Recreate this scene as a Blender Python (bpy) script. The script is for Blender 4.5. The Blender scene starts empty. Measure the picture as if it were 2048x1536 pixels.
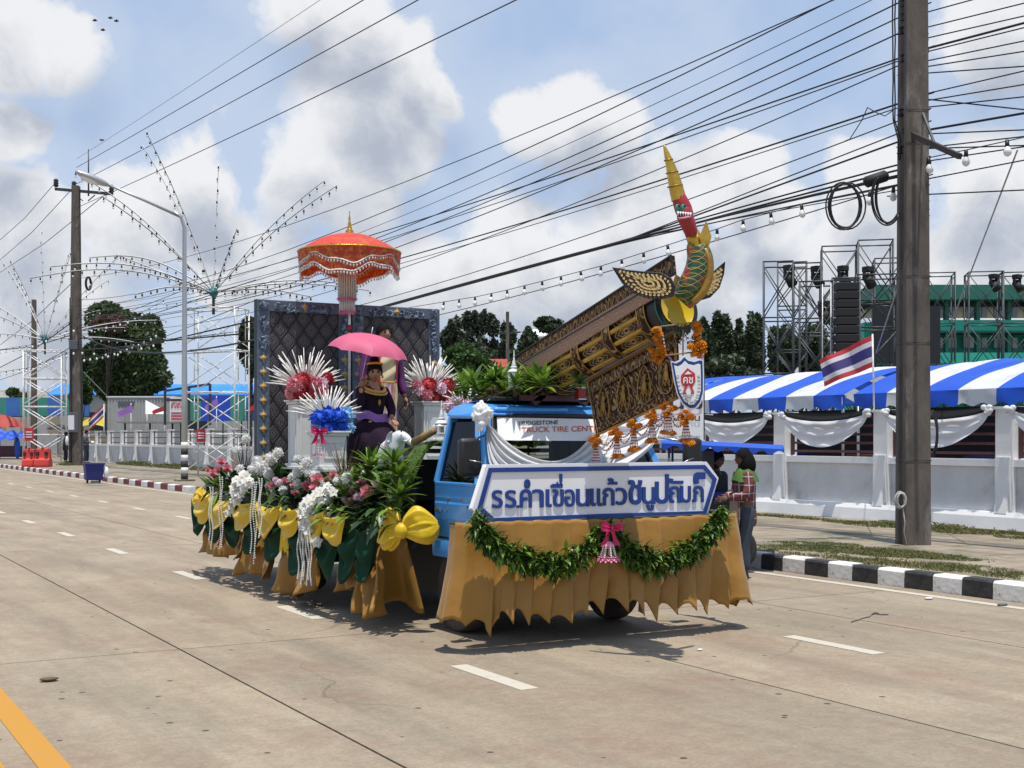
import bpy,bmesh,math,random
import numpy as np
from mathutils import Vector,Matrix,noise as mnoise

random.seed(7)
rng = np.random.default_rng(11)
R = math.radians
scene = bpy.context.scene
col = scene.collection

# ------------------------------------------------------------------ camera
FOC = 2543.0                      # focal length in pixels of a 2048 wide frame
CAMH = 1.70
cam_d = bpy.data.cameras.new('camera')
cam = bpy.data.objects.new('camera',cam_d)
col.objects.link(cam)
cam.location = (0,0,CAMH)
cam.rotation_euler = (R(90),0,R(-30))
cam_d.sensor_width = 36.0
cam_d.lens = FOC / 2048 * 36.0
cam_d.shift_y = (876 - 768) / 2048.0
cam_d.clip_end = 3000
scene.camera = cam

# ------------------------------------------------------------------ sky and sun
SUN_TO = Vector((-0.06,-0.20,1.0)).normalized()      # towards the sun
sun_el = math.asin(SUN_TO.z)
sun_az = math.atan2(SUN_TO.x,SUN_TO.y)
world = bpy.data.worlds.new('World')
scene.world = world
world.use_nodes = True
sun_d = bpy.data.lights.new('sun','SUN')
sun_d.energy = 4.4
sun_d.angle = R(0.53)
sun_d.color = (1.0,0.95,0.87)
sun = bpy.data.objects.new('sun',sun_d)
col.objects.link(sun)
sun.rotation_euler = (-SUN_TO).to_track_quat('-Z','Y').to_euler()
sun.location = (0,0,60)

vs = scene.view_settings
vs.view_transform = 'Standard'
vs.look = 'None'
vs.gamma = 1.0
vs.use_curve_mapping = False
vs.exposure = 0.10
scene.render.film_transparent = False
scene.cycles.max_bounces = 8
scene.cycles.transparent_max_bounces = 12
scene.cycles.use_denoising = True

def pdir(px,py):
	"""direction of a point of the photograph (2048 x 1536)"""
	a = (px - 1024) / FOC
	b = (876 - py) / FOC
	return Vector((.5 + .8660254 * a,.8660254 - .5 * a,b))

def onZ(px,py,z=0.0):
	d = pdir(px,py)
	t = (z - CAMH) / d.z
	return Vector((d.x * t,d.y * t,z))

def onX(px,py,X):
	d = pdir(px,py)
	t = X / d.x
	return Vector((X,d.y * t,CAMH + d.z * t))

def onY(px,py,Y):
	d = pdir(px,py)
	t = Y / d.y
	return Vector((d.x * t,Y,CAMH + d.z * t))

def onD(px,py,D):
	d = pdir(px,py)
	return Vector((d.x * D,d.y * D,CAMH + d.z * D))

def build_world():
	nt = world.node_tree
	N,L = nt.nodes,nt.links
	N.clear()
	out = N.new('ShaderNodeOutputWorld')
	bg = N.new('ShaderNodeBackground')
	bg.inputs[1].default_value = 0.085
	sky = N.new('ShaderNodeTexSky')
	sky.sky_type = 'NISHITA'
	sky.sun_disc = False
	sky.sun_elevation = sun_el
	sky.sun_rotation = sun_az
	sky.air_density = 1.0
	sky.dust_density = 0.6
	sky.ozone_density = 2.0
	geo = N.new('ShaderNodeTexCoord')
	L.new(geo.outputs['Generated'],sky.inputs[0]) if sky.inputs else None

	# cumulus banks: node group giving the thickness of cloud for a direction
	blobs = [  # px, py, radius px
		(590,0,120),(700,40,130),(790,110,110),(860,190,75),(720,200,130),
		(780,290,110),(640,330,150),(700,390,110),
		(30,80,120),(130,110,80),(0,270,100),(60,430,130),(230,450,130),(400,350,110),
		(1140,200,75),(1080,250,90),(1190,260,95),
		(1480,330,85),(1420,400,100),(1540,410,90),(1290,450,130),
		(1000,540,150),(830,560,110),(1160,570,150),(1400,570,150),(480,530,150),(120,610,190),
		(1740,350,100),(1980,60,130),(1960,390,140),(1700,510,160),(1960,560,170)]
	grp = bpy.data.node_groups.new('cumulus','ShaderNodeTree')
	grp.interface.new_socket('Vector',in_out='INPUT',socket_type='NodeSocketVector')
	grp.interface.new_socket('Density',in_out='OUTPUT',socket_type='NodeSocketFloat')
	gn,gl = grp.nodes,grp.links
	gi = gn.new('NodeGroupInput')
	go = gn.new('NodeGroupOutput')
	last = None
	for (px,py,r) in blobs:
		c = pdir(px,py).normalized()
		dn = gn.new('ShaderNodeVectorMath'); dn.operation = 'DISTANCE'
		dn.inputs[1].default_value = c
		gl.new(gi.outputs[0],dn.inputs[0])
		# 1 at the centre of a bank, 0 at its rim
		m = gn.new('ShaderNodeMath'); m.operation = 'MULTIPLY_ADD'
		m.inputs[1].default_value = -FOC / (r * 1.10); m.inputs[2].default_value = 1.0
		gl.new(dn.outputs['Value'],m.inputs[0])
		if last is None:
			last = m.outputs[0]
		else:
			k = gn.new('ShaderNodeMath'); k.operation = 'SMOOTH_MAX'; k.inputs[2].default_value = 0.3
			gl.new(last,k.inputs[0]); gl.new(m.outputs[0],k.inputs[1]); last = k.outputs[0]
	# the rest of the sky: the same kind of broken cumulus
	n2 = gn.new('ShaderNodeTexNoise'); n2.inputs['Scale'].default_value = 4.2; n2.inputs['Detail'].default_value = 1
	gl.new(gi.outputs[0],n2.inputs['Vector'])
	m2 = gn.new('ShaderNodeMath'); m2.operation = 'MULTIPLY_ADD'; m2.inputs[1].default_value = 4.0; m2.inputs[2].default_value = -2.62
	gl.new(n2.outputs['Fac'],m2.inputs[0])
	m = gn.new('ShaderNodeMath'); m.operation = 'SMOOTH_MAX'; m.inputs[2].default_value = .2
	gl.new(last,m.inputs[0]); gl.new(m2.outputs[0],m.inputs[1])
	gl.new(m.outputs[0],go.inputs[0])

	def math_(op,a,b,c=None):
		n = N.new('ShaderNodeMath'); n.operation = op
		for i,x in enumerate((a,b,c)):
			if x is None:
				continue
			if isinstance(x,(int,float)):
				n.inputs[i].default_value = x
			else:
				L.new(x,n.inputs[i])
		return n.outputs[0]

	# wobble the directions so that the banks get cauliflower edges
	n1 = N.new('ShaderNodeTexNoise'); n1.inputs['Scale'].default_value = 9; n1.inputs['Detail'].default_value = 2
	L.new(geo.outputs['Generated'],n1.inputs['Vector'])
	sub = N.new('ShaderNodeVectorMath'); sub.operation = 'SUBTRACT'; sub.inputs[1].default_value = (.5,.5,.5)
	L.new(n1.outputs['Color'],sub.inputs[0])
	sc = N.new('ShaderNodeVectorMath'); sc.operation = 'SCALE'; sc.inputs['Scale'].default_value = 0.05
	L.new(sub.outputs[0],sc.inputs[0])
	ad = N.new('ShaderNodeVectorMath'); ad.operation = 'ADD'
	L.new(geo.outputs['Generated'],ad.inputs[0]); L.new(sc.outputs[0],ad.inputs[1])
	n3 = N.new('ShaderNodeTexNoise'); n3.inputs['Scale'].default_value = 17; n3.inputs['Detail'].default_value = 8
	n3.inputs['Roughness'].default_value = 0.6
	L.new(ad.outputs[0],n3.inputs['Vector'])
	bil = math_('SUBTRACT',n3.outputs['Fac'],.5)
	g1 = N.new('ShaderNodeGroup'); g1.node_tree = grp
	L.new(ad.outputs[0],g1.inputs[0])
	off = N.new('ShaderNodeVectorMath'); off.operation = 'ADD'; off.inputs[1].default_value = (-0.012,-0.01,0.042)
	L.new(ad.outputs[0],off.inputs[0])
	g2 = N.new('ShaderNodeGroup'); g2.node_tree = grp
	L.new(off.outputs[0],g2.inputs[0])

	def ramp(x,a,b,smooth=True):
		r = N.new('ShaderNodeMapRange')
		if smooth:
			r.interpolation_type = 'SMOOTHSTEP'
		r.inputs['From Min'].default_value = a; r.inputs['From Max'].default_value = b
		L.new(x,r.inputs['Value'])
		return r.outputs[0]
	dens = math_('MULTIPLY_ADD',bil,1.5,g1.outputs[0])
	wisp = math_('MULTIPLY',ramp(math_('MULTIPLY_ADD',bil,1.6,g1.outputs[0]),-1.1,.3),.30)
	mask = math_('MAXIMUM',ramp(dens,0.03,0.42),wisp)
	# thicker cloud above = less light below
	sh = ramp(math_('MULTIPLY_ADD',bil,2.1,g2.outputs[0]),-0.05,1.05)
	cc = N.new('ShaderNodeValToRGB')
	e = cc.color_ramp.elements
	e[0].position = 0.0; e[0].color = (9.9,9.9,10.0,1)
	e[1].position = 1.0; e[1].color = (5.0,5.4,6.4,1)
	k = cc.color_ramp.elements.new(0.40); k.color = (7.9,8.05,8.4,1)
	k = cc.color_ramp.elements.new(0.65); k.color = (6.8,7.1,7.7,1)
	L.new(sh,cc.inputs[0])
	# thin veil of moist air over the blue
	veil = N.new('ShaderNodeMixRGB'); veil.inputs[0].default_value = 0.75
	veil.inputs[2].default_value = (5.2,6.9,9.9,1)
	L.new(sky.outputs[0],veil.inputs[1])
	mix = N.new('ShaderNodeMixRGB')
	L.new(math_('MULTIPLY',mask,.93),mix.inputs[0]); L.new(veil.outputs[0],mix.inputs[1]); L.new(cc.outputs[0],mix.inputs[2])
	L.new(mix.outputs[0],bg.inputs[0])
	L.new(bg.outputs[0],out.inputs[0])
	world.cycles.sampling_method = 'MANUAL'
	world.cycles.sample_map_resolution = 512

build_world()

# ------------------------------------------------------------------ lettering, made first while the scene is empty
_glyph = {}

def glyph(ch,bold=0.02):
	"""flat outline mesh of some characters as (verts, faces) in a unit box; also width/height ratio"""
	key = (ch,bold)
	if key in _glyph:
		return _glyph[key]
	cu = bpy.data.curves.new('tmp','FONT')
	cu.body = ch
	cu.size = 1.0
	cu.resolution_u = 3
	cu.offset = bold
	o = bpy.data.objects.new('tmp',cu)
	col.objects.link(o)
	dg = bpy.context.evaluated_depsgraph_get()
	me = bpy.data.meshes.new_from_object(o.evaluated_get(dg))
	vv = [v.co.copy() for v in me.vertices]
	ff = [tuple(p.vertices) for p in me.polygons]
	bpy.data.objects.remove(o)
	bpy.data.curves.remove(cu)
	bpy.data.meshes.remove(me)
	if vv:
		x0 = min(v.x for v in vv); x1 = max(v.x for v in vv)
		y0 = min(v.y for v in vv); y1 = max(v.y for v in vv)
		w,h = max(x1 - x0,1e-5),max(y1 - y0,1e-5)
		vv = [((v.x - x0) / w,(v.y - y0) / h) for v in vv]
		r = (vv,ff,w / h)
	else:
		r = ([],[],1)
	_glyph[key] = r
	return r

SIGN = [('ร',380,450,255,372),('ร',465,537,255,370),('.',538,557,350,370),('ค',560,636,250,368),
		('\u0e4d',588,626,186,246),('า',640,712,250,366),('เ',726,764,250,366),('ข',768,840,250,363),
		('\u0e37',757,832,204,241),('\u0e48',814,830,152,204),('อ',846,912,250,363),('น',920,1005,248,361),
		('แ',1012,1086,245,358),('ก',1090,1164,240,354),('\u0e49',1122,1182,178,221),('ว',1172,1244,240,351),
		('ช',1252,1340,190,349),('น',1342,1424,236,346),('\u0e39',1370,1414,348,388),('ป',1424,1511,154,343),
		('ถ',1512,1584,231,339),('\u0e31',1510,1603,180,216),('ม',1586,1652,229,337),('ภ',1660,1734,228,334),
		('\u0e4c',1668,1744,142,219)]
for s in SIGN:
	glyph(s[0],0.016)
SHIELD_TEXT = ['โ','ร','ง','เ','ร','ย','น','ค','า','เ','ข','อ','น','แ','ก','ว','ช','น','ป','ถ','ม','ภ']
for s in SHIELD_TEXT + ['BRIDGESTONE','TRUCK TIRE CENTER','คช','จังหวัดยโสธร','ขนม','ขนม บ้าน','นมโรงเรียน','กรุณาเข้าแถว','สงลม','ยโสธร','GH']:
	glyph(s,0.012)

# ------------------------------------------------------------------ helpers
ORG = {}

def shift_faces(fs,k):
	return [tuple(i + k for i in f) for f in fs]

class MB:
	def __init__(s):
		s.v = []; s.f = []; s.m = []

	def add(s,vs_,fs_,mi=0):
		k = len(s.v)
		s.v += [tuple(p) for p in vs_]
		s.f += [tuple(i + k for i in f) for f in fs_]
		s.m += [mi] * len(fs_)
		return s

	def box(s,x0,x1,y0,y1,z0,z1,mi=0):
		return s.add([(x0,y0,z0),(x1,y0,z0),(x1,y1,z0),(x0,y1,z0),(x0,y0,z1),(x1,y0,z1),(x1,y1,z1),(x0,y1,z1)],
					 [(0,3,2,1),(4,5,6,7),(0,1,5,4),(1,2,6,5),(2,3,7,6),(3,0,4,7)],mi)

	def obox(s,c,ax,ay,az,hx,hy,hz,mi=0):
		c,ax,ay,az = Vector(c),Vector(ax).normalized(),Vector(ay).normalized(),Vector(az).normalized()
		vv = []
		for k in (-1,1):
			for (i,j) in ((-1,-1),(1,-1),(1,1),(-1,1)):
				vv.append(c + ax * hx * i + ay * hy * j + az * hz * k)
		return s.add(vv,[(0,3,2,1),(4,5,6,7),(0,1,5,4),(1,2,6,5),(2,3,7,6),(3,0,4,7)],mi)

	def bar(s,p,q,w,h=None,up=(0,0,1),mi=0):
		p,q = Vector(p),Vector(q)
		h = h or w
		d = (q - p)
		if d.length < 1e-6:
			return s
		u = Vector(up)
		if abs(d.normalized().dot(u)) > .97:
			u = Vector((1,0,0))
		a = d.cross(u).normalized(); b = a.cross(d).normalized()
		return s.obox((p + q) / 2,d,a,b,d.length / 2,w / 2,h / 2,mi)

	def tube(s,pts,r,n=6,caps=True,mi=0,closed=False):
		pts = [Vector(p) for p in pts]
		k = len(pts)
		rr = r if isinstance(r,(list,tuple)) else [r] * k
		vv = []; ff = []
		prev = None
		for i,p in enumerate(pts):
			if closed:
				d = pts[(i + 1) % k] - pts[i - 1]
			else:
				d = pts[min(i + 1,k - 1)] - pts[max(i - 1,0)]
			d = d.normalized() if d.length > 1e-9 else Vector((0,0,1))
			if prev is None:
				u = Vector((0,0,1)) if abs(d.z) < .9 else Vector((1,0,0))
				a = d.cross(u).normalized()
			else:
				a = (prev - d * prev.dot(d))
				a = a.normalized() if a.length > 1e-6 else d.orthogonal().normalized()
			prev = a
			b = d.cross(a)
			for j in range(n):
				t = 2 * math.pi * j / n
				vv.append(p + (a * math.cos(t) + b * math.sin(t)) * rr[i])
		m = k if closed else k - 1
		for i in range(m):
			i2 = (i + 1) % k
			for j in range(n):
				j2 = (j + 1) % n
				ff.append((i * n + j,i * n + j2,i2 * n + j2,i2 * n + j))
		if caps and not closed:
			ff.append(tuple(range(n - 1,-1,-1)))
			ff.append(tuple((k - 1) * n + j for j in range(n)))
		return s.add(vv,ff,mi)

	def cyl(s,p,q,r0,r1=None,n=10,caps=True,mi=0):
		return s.tube([p,q],[r0,r0 if r1 is None else r1],n,caps,mi)

	def lathe(s,c,prof,n=16,M=None,mi=0,cap=True):
		"""prof: list of (radius, height)"""
		c = Vector(c)
		vv = []; ff = []
		for (r,h) in prof:
			for j in range(n):
				t = 2 * math.pi * j / n
				p = Vector((r * math.cos(t),r * math.sin(t),h))
				if M is not None:
					p = M @ p
				vv.append(c + p)
		for i in range(len(prof) - 1):
			for j in range(n):
				j2 = (j + 1) % n
				ff.append((i * n + j,i * n + j2,(i + 1) * n + j2,(i + 1) * n + j))
		if cap:
			ff.append(tuple(range(n - 1,-1,-1)))
			ff.append(tuple((len(prof) - 1) * n + j for j in range(n)))
		return s.add(vv,ff,mi)

	def ball(s,c,rx,ry=None,rz=None,nu=10,nv=7,M=None,mi=0):
		ry = rx if ry is None else ry
		rz = rx if rz is None else rz
		c = Vector(c)
		vv = []; ff = []
		for i in range(nv + 1):
			th = math.pi * i / nv
			for j in range(nu):
				t = 2 * math.pi * j / nu
				p = Vector((rx * math.sin(th) * math.cos(t),ry * math.sin(th) * math.sin(t),rz * math.cos(th)))
				if M is not None:
					p = M @ p
				vv.append(c + p)
		for i in range(nv):
			for j in range(nu):
				j2 = (j + 1) % nu
				ff.append((i * nu + j,(i + 1) * nu + j,(i + 1) * nu + j2,i * nu + j2))
		return s.add(vv,ff,mi)

	def grid(s,fn,nu,nv,mi=0,closed=False):
		vv = [fn(i / nu,j / nv) for j in range(nv + 1) for i in range(nu + (0 if closed else 1))]
		w = nu if closed else nu + 1
		ff = []
		for j in range(nv):
			for i in range(nu):
				i2 = (i + 1) % w
				ff.append((j * w + i,j * w + i2,(j + 1) * w + i2,(j + 1) * w + i))
		return s.add(vv,ff,mi)

	def prism(s,pts,fn,t0,t1,mi=0):
		"""closed 2D outline pts mapped with fn(a, b, t); front at t0 and back at t1"""
		n = len(pts)
		vv = [fn(a,b,t0) for a,b in pts] + [fn(a,b,t1) for a,b in pts]
		ff = [tuple(range(n)),tuple(range(2 * n - 1,n - 1,-1))]
		for i in range(n):
			j = (i + 1) % n
			ff.append((i,i + n,j + n,j))
		return s.add(vv,ff,mi)

	def leaf(s,base,d,length,width,droop=.3,fold=.12,up=(0,0,1),mi=0,seg=3):
		base,d = Vector(base),Vector(d).normalized()
		u = Vector(up)
		a = d.cross(u)
		a = a.normalized() if a.length > 1e-4 else d.orthogonal().normalized()
		nrm = a.cross(d).normalized()
		vv = []; ff = []
		for i in range(seg + 1):
			t = i / seg
			c = base + d * length * t - nrm * droop * length * t * t
			w = width * (math.sin(math.pi * (0.12 + 0.88 * t)) ** .8 if i < seg else 0.06) * .5
			vv += [c - a * w + nrm * w * fold * 4,c,c + a * w + nrm * w * fold * 4]
		for i in range(seg):
			k = i * 3
			ff += [(k,k + 1,k + 4,k + 3),(k + 1,k + 2,k + 5,k + 4)]
		return s.add(vv,ff,mi)

	def text(s,ch,fn,bold=.012,mi=0,thick=None):
		"""flat outline; fn(a, b, t) maps the unit box"""
		vv,ff,_ = glyph(ch,bold)
		if not vv:
			return s
		n = len(vv)
		if thick is None:
			return s.add([fn(a,b,0) for a,b in vv],ff,mi)
		edges = {}
		for f in ff:
			for i in range(len(f)):
				e = (f[i],f[(i + 1) % len(f)])
				edges[e] = 1
		allv = [fn(a,b,0) for a,b in vv] + [fn(a,b,thick) for a,b in vv]
		fs = list(ff) + [tuple(i + n for i in reversed(f)) for f in ff]
		for (a,b) in edges:
			if (b,a) not in edges:
				fs.append((b,a,a + n,b + n))
		return s.add(allv,fs,mi)

	def build(s,name,mat,parent=None,smooth=True,stuff=False,bevel=0,angle=None):
		o_ = ORG.get(parent.name,Vector((0,0,0))) if parent is not None else Vector((0,0,0))
		me = bpy.data.meshes.new(name)
		vv = np.array([tuple(p) for p in s.v],dtype=np.float64).reshape(-1,3) - np.array(o_)
		me.from_pydata(vv.tolist(),[],s.f)
		for mt in (mat if isinstance(mat,(list,tuple)) else [mat]):
			me.materials.append(M_[mt] if isinstance(mt,str) else mt)
		if isinstance(mat,(list,tuple)):
			me.polygons.foreach_set('material_index',s.m)
		if smooth:
			me.polygons.foreach_set('use_smooth',[True] * len(s.f))
		me.validate()
		o = bpy.data.objects.new(name,me)
		col.objects.link(o)
		if parent is not None:
			o.parent = parent
		ORG[o.name] = o_
		if stuff:
			o['kind'] = 'stuff'
		if bevel:
			b = o.modifiers.new('bevel','BEVEL')
			b.width = bevel; b.segments = 2; b.limit_method = 'ANGLE'; b.angle_limit = R(40)
			b.harden_normals = False
		if smooth and angle:
			try:
				me.set_sharp_from_angle(angle=R(angle))
			except Exception:
				pass
		return o

def tag(o,label,cat,group=None):
	o['label'] = label
	o['category'] = cat
	if group:
		o['group'] = group
	return o

def thing(name,loc,label,cat,group=None):
	o = bpy.data.objects.new(name,None)
	o.empty_display_size = .1
	col.objects.link(o)
	o.location = loc
	ORG[o.name] = Vector(loc)
	return tag(o,label,cat,group)

def struct(o):
	o['kind'] = 'structure'
	return o

def piece(src,name,parent,M):
	"""a linked copy of a small piece placed with the matrix M (relative to the parent)"""
	o = src.copy()
	o.name = name
	col.objects.link(o)
	o.parent = parent
	o.matrix_local = M
	return o

def mesh_of(mb,name,mat,smooth=True):
	"""mesh data block only (for pieces that share it)"""
	me = bpy.data.meshes.new(name)
	me.from_pydata([tuple(p) for p in mb.v],[],mb.f)
	for mt in (mat if isinstance(mat,(list,tuple)) else [mat]):
		me.materials.append(M_[mt])
	if isinstance(mat,(list,tuple)):
		me.polygons.foreach_set('material_index',mb.m)
	if smooth:
		me.polygons.foreach_set('use_smooth',[True] * len(mb.f))
	return me

def inst(name,me,parent,loc,rot=None,scale=None):
	"""object from shared mesh data; loc in world coordinates"""
	o = bpy.data.objects.new(name,me)
	col.objects.link(o)
	if parent is not None:
		o.parent = parent
		o.location = Vector(loc) - ORG[parent.name]
	else:
		o.location = loc
	if rot is not None:
		o.rotation_euler = rot if not isinstance(rot,Matrix) else rot.to_euler()
	if scale is not None:
		o.scale = scale if isinstance(scale,(tuple,list,Vector)) else (scale,) * 3
	return o

def frame_to(d,up=(0,0,1)):
	"""rotation matrix whose local +Z looks along d"""
	d = Vector(d).normalized()
	return d.to_track_quat('Z','Y').to_matrix()

# ------------------------------------------------------------------ materials
M_ = {}

def mat(name,c,rough=.7,c2=None,scale=8.0,detail=4,lo=.35,hi=.65,bump=0.0,bscale=None,metal=0.0,spec=.5,
		stretch=None,trans=0.0,alpha=None,sheen=0.0,coat=0.0,stain=None,stain_scale=1.2,stain_lo=.55,stain_hi=.75,rand=0.0,tl=None):
	m = bpy.data.materials.new(name)
	m.use_nodes = True
	nt = m.node_tree
	N,L = nt.nodes,nt.links
	b = N['Principled BSDF']
	b.inputs['Roughness'].default_value = rough
	b.inputs['Metallic'].default_value = metal
	b.inputs['Specular IOR Level'].default_value = spec
	if sheen:
		b.inputs['Sheen Weight'].default_value = sheen
	if coat:
		b.inputs['Coat Weight'].default_value = coat
		b.inputs['Coat Roughness'].default_value = .12
	if trans:
		b.inputs['Transmission Weight'].default_value = trans
	if alpha is not None:
		b.inputs['Alpha'].default_value = alpha
	b.inputs['Base Color'].default_value = (*c,1)
	colout = None
	if c2 is not None or bump or stain:
		tc = N.new('ShaderNodeTexCoord')
		mp = N.new('ShaderNodeMapping')
		L.new(tc.outputs['Object'],mp.inputs['Vector'])
		if stretch:
			mp.inputs['Scale'].default_value = stretch
	if c2 is not None:
		n = N.new('ShaderNodeTexNoise')
		n.inputs['Scale'].default_value = scale
		n.inputs['Detail'].default_value = detail
		n.inputs['Roughness'].default_value = .6
		L.new(mp.outputs[0],n.inputs['Vector'])
		r = N.new('ShaderNodeValToRGB')
		r.color_ramp.elements[0].position = lo; r.color_ramp.elements[0].color = (*c,1)
		r.color_ramp.elements[1].position = hi; r.color_ramp.elements[1].color = (*c2,1)
		L.new(n.outputs['Fac'],r.inputs[0])
		colout = r.outputs[0]
	if stain:
		n = N.new('ShaderNodeTexNoise')
		n.inputs['Scale'].default_value = stain_scale
		n.inputs['Detail'].default_value = 7
		n.inputs['Roughness'].default_value = .65
		L.new(mp.outputs[0],n.inputs['Vector'])
		mr = N.new('ShaderNodeMapRange')
		mr.inputs['From Min'].default_value = stain_lo; mr.inputs['From Max'].default_value = stain_hi
		L.new(n.outputs['Fac'],mr.inputs['Value'])
		mx = N.new('ShaderNodeMixRGB')
		L.new(mr.outputs[0],mx.inputs[0])
		if colout is not None:
			L.new(colout,mx.inputs[1])
		else:
			mx.inputs[1].default_value = (*c,1)
		mx.inputs[2].default_value = (*stain,1)
		colout = mx.outputs[0]
	if rand:
		oi = N.new('ShaderNodeObjectInfo')
		hs = N.new('ShaderNodeHueSaturation')
		mr = N.new('ShaderNodeMapRange')
		mr.inputs['To Min'].default_value = 1 - rand; mr.inputs['To Max'].default_value = 1 + rand
		L.new(oi.outputs['Random'],mr.inputs['Value'])
		L.new(mr.outputs[0],hs.inputs['Value'])
		if colout is not None:
			L.new(colout,hs.inputs['Color'])
		else:
			hs.inputs['Color'].default_value = (*c,1)
		colout = hs.outputs[0]
	if colout is not None:
		L.new(colout,b.inputs['Base Color'])
	if bump:
		n = N.new('ShaderNodeTexNoise')
		n.inputs['Scale'].default_value = bscale or scale * 3
		n.inputs['Detail'].default_value = 5
		L.new(mp.outputs[0],n.inputs['Vector'])
		bp = N.new('ShaderNodeBump')
		bp.inputs['Strength'].default_value = bump
		bp.inputs['Distance'].default_value = .02
		L.new(n.outputs['Fac'],bp.inputs['Height'])
		L.new(bp.outputs[0],b.inputs['Normal'])
	if tl:   # thin cloth or leaf lets some light through
		t = N.new('ShaderNodeBsdfTranslucent')
		if colout is not None:
			L.new(colout,t.inputs['Color'])
		else:
			t.inputs['Color'].default_value = (*c,1)
		ms = N.new('ShaderNodeMixShader')
		ms.inputs[0].default_value = tl
		L.new(b.outputs[0],ms.inputs[1]); L.new(t.outputs[0],ms.inputs[2])
		L.new(ms.outputs[0],N['Material Output'].inputs['Surface'])
	M_[name] = m
	return m

def node_tools(m):
	N,L = m.node_tree.nodes,m.node_tree.links

	def val(op,a,b=None,c=None):
		n = N.new('ShaderNodeMath'); n.operation = op
		for i,x in enumerate((a,b,c)):
			if x is None:
				continue
			if isinstance(x,(int,float)):
				n.inputs[i].default_value = x
			else:
				L.new(x,n.inputs[i])
		return n.outputs[0]

	def mix(f,a,b):
		n = N.new('ShaderNodeMixRGB')
		for i,x in enumerate((f,a,b)):
			if isinstance(x,(int,float)):
				n.inputs[i].default_value = x
			elif isinstance(x,tuple):
				n.inputs[i].default_value = (*x,1)
			else:
				L.new(x,n.inputs[i])
		return n.outputs[0]

	def noise(vec,scale,detail=3,rough=.55):
		n = N.new('ShaderNodeTexNoise')
		n.inputs['Scale'].default_value = scale; n.inputs['Detail'].default_value = detail; n.inputs['Roughness'].default_value = rough
		L.new(vec,n.inputs['Vector'])
		return n.outputs['Fac']

	def rangev(x,a,b,lo=0.,hi=1.,smooth=False):
		n = N.new('ShaderNodeMapRange')
		if smooth:
			n.interpolation_type = 'SMOOTHSTEP'
		n.inputs['From Min'].default_value = a; n.inputs['From Max'].default_value = b
		n.inputs['To Min'].default_value = lo; n.inputs['To Max'].default_value = hi
		L.new(x,n.inputs['Value'])
		return n.outputs[0]
	return N,L,val,mix,noise,rangev
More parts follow.
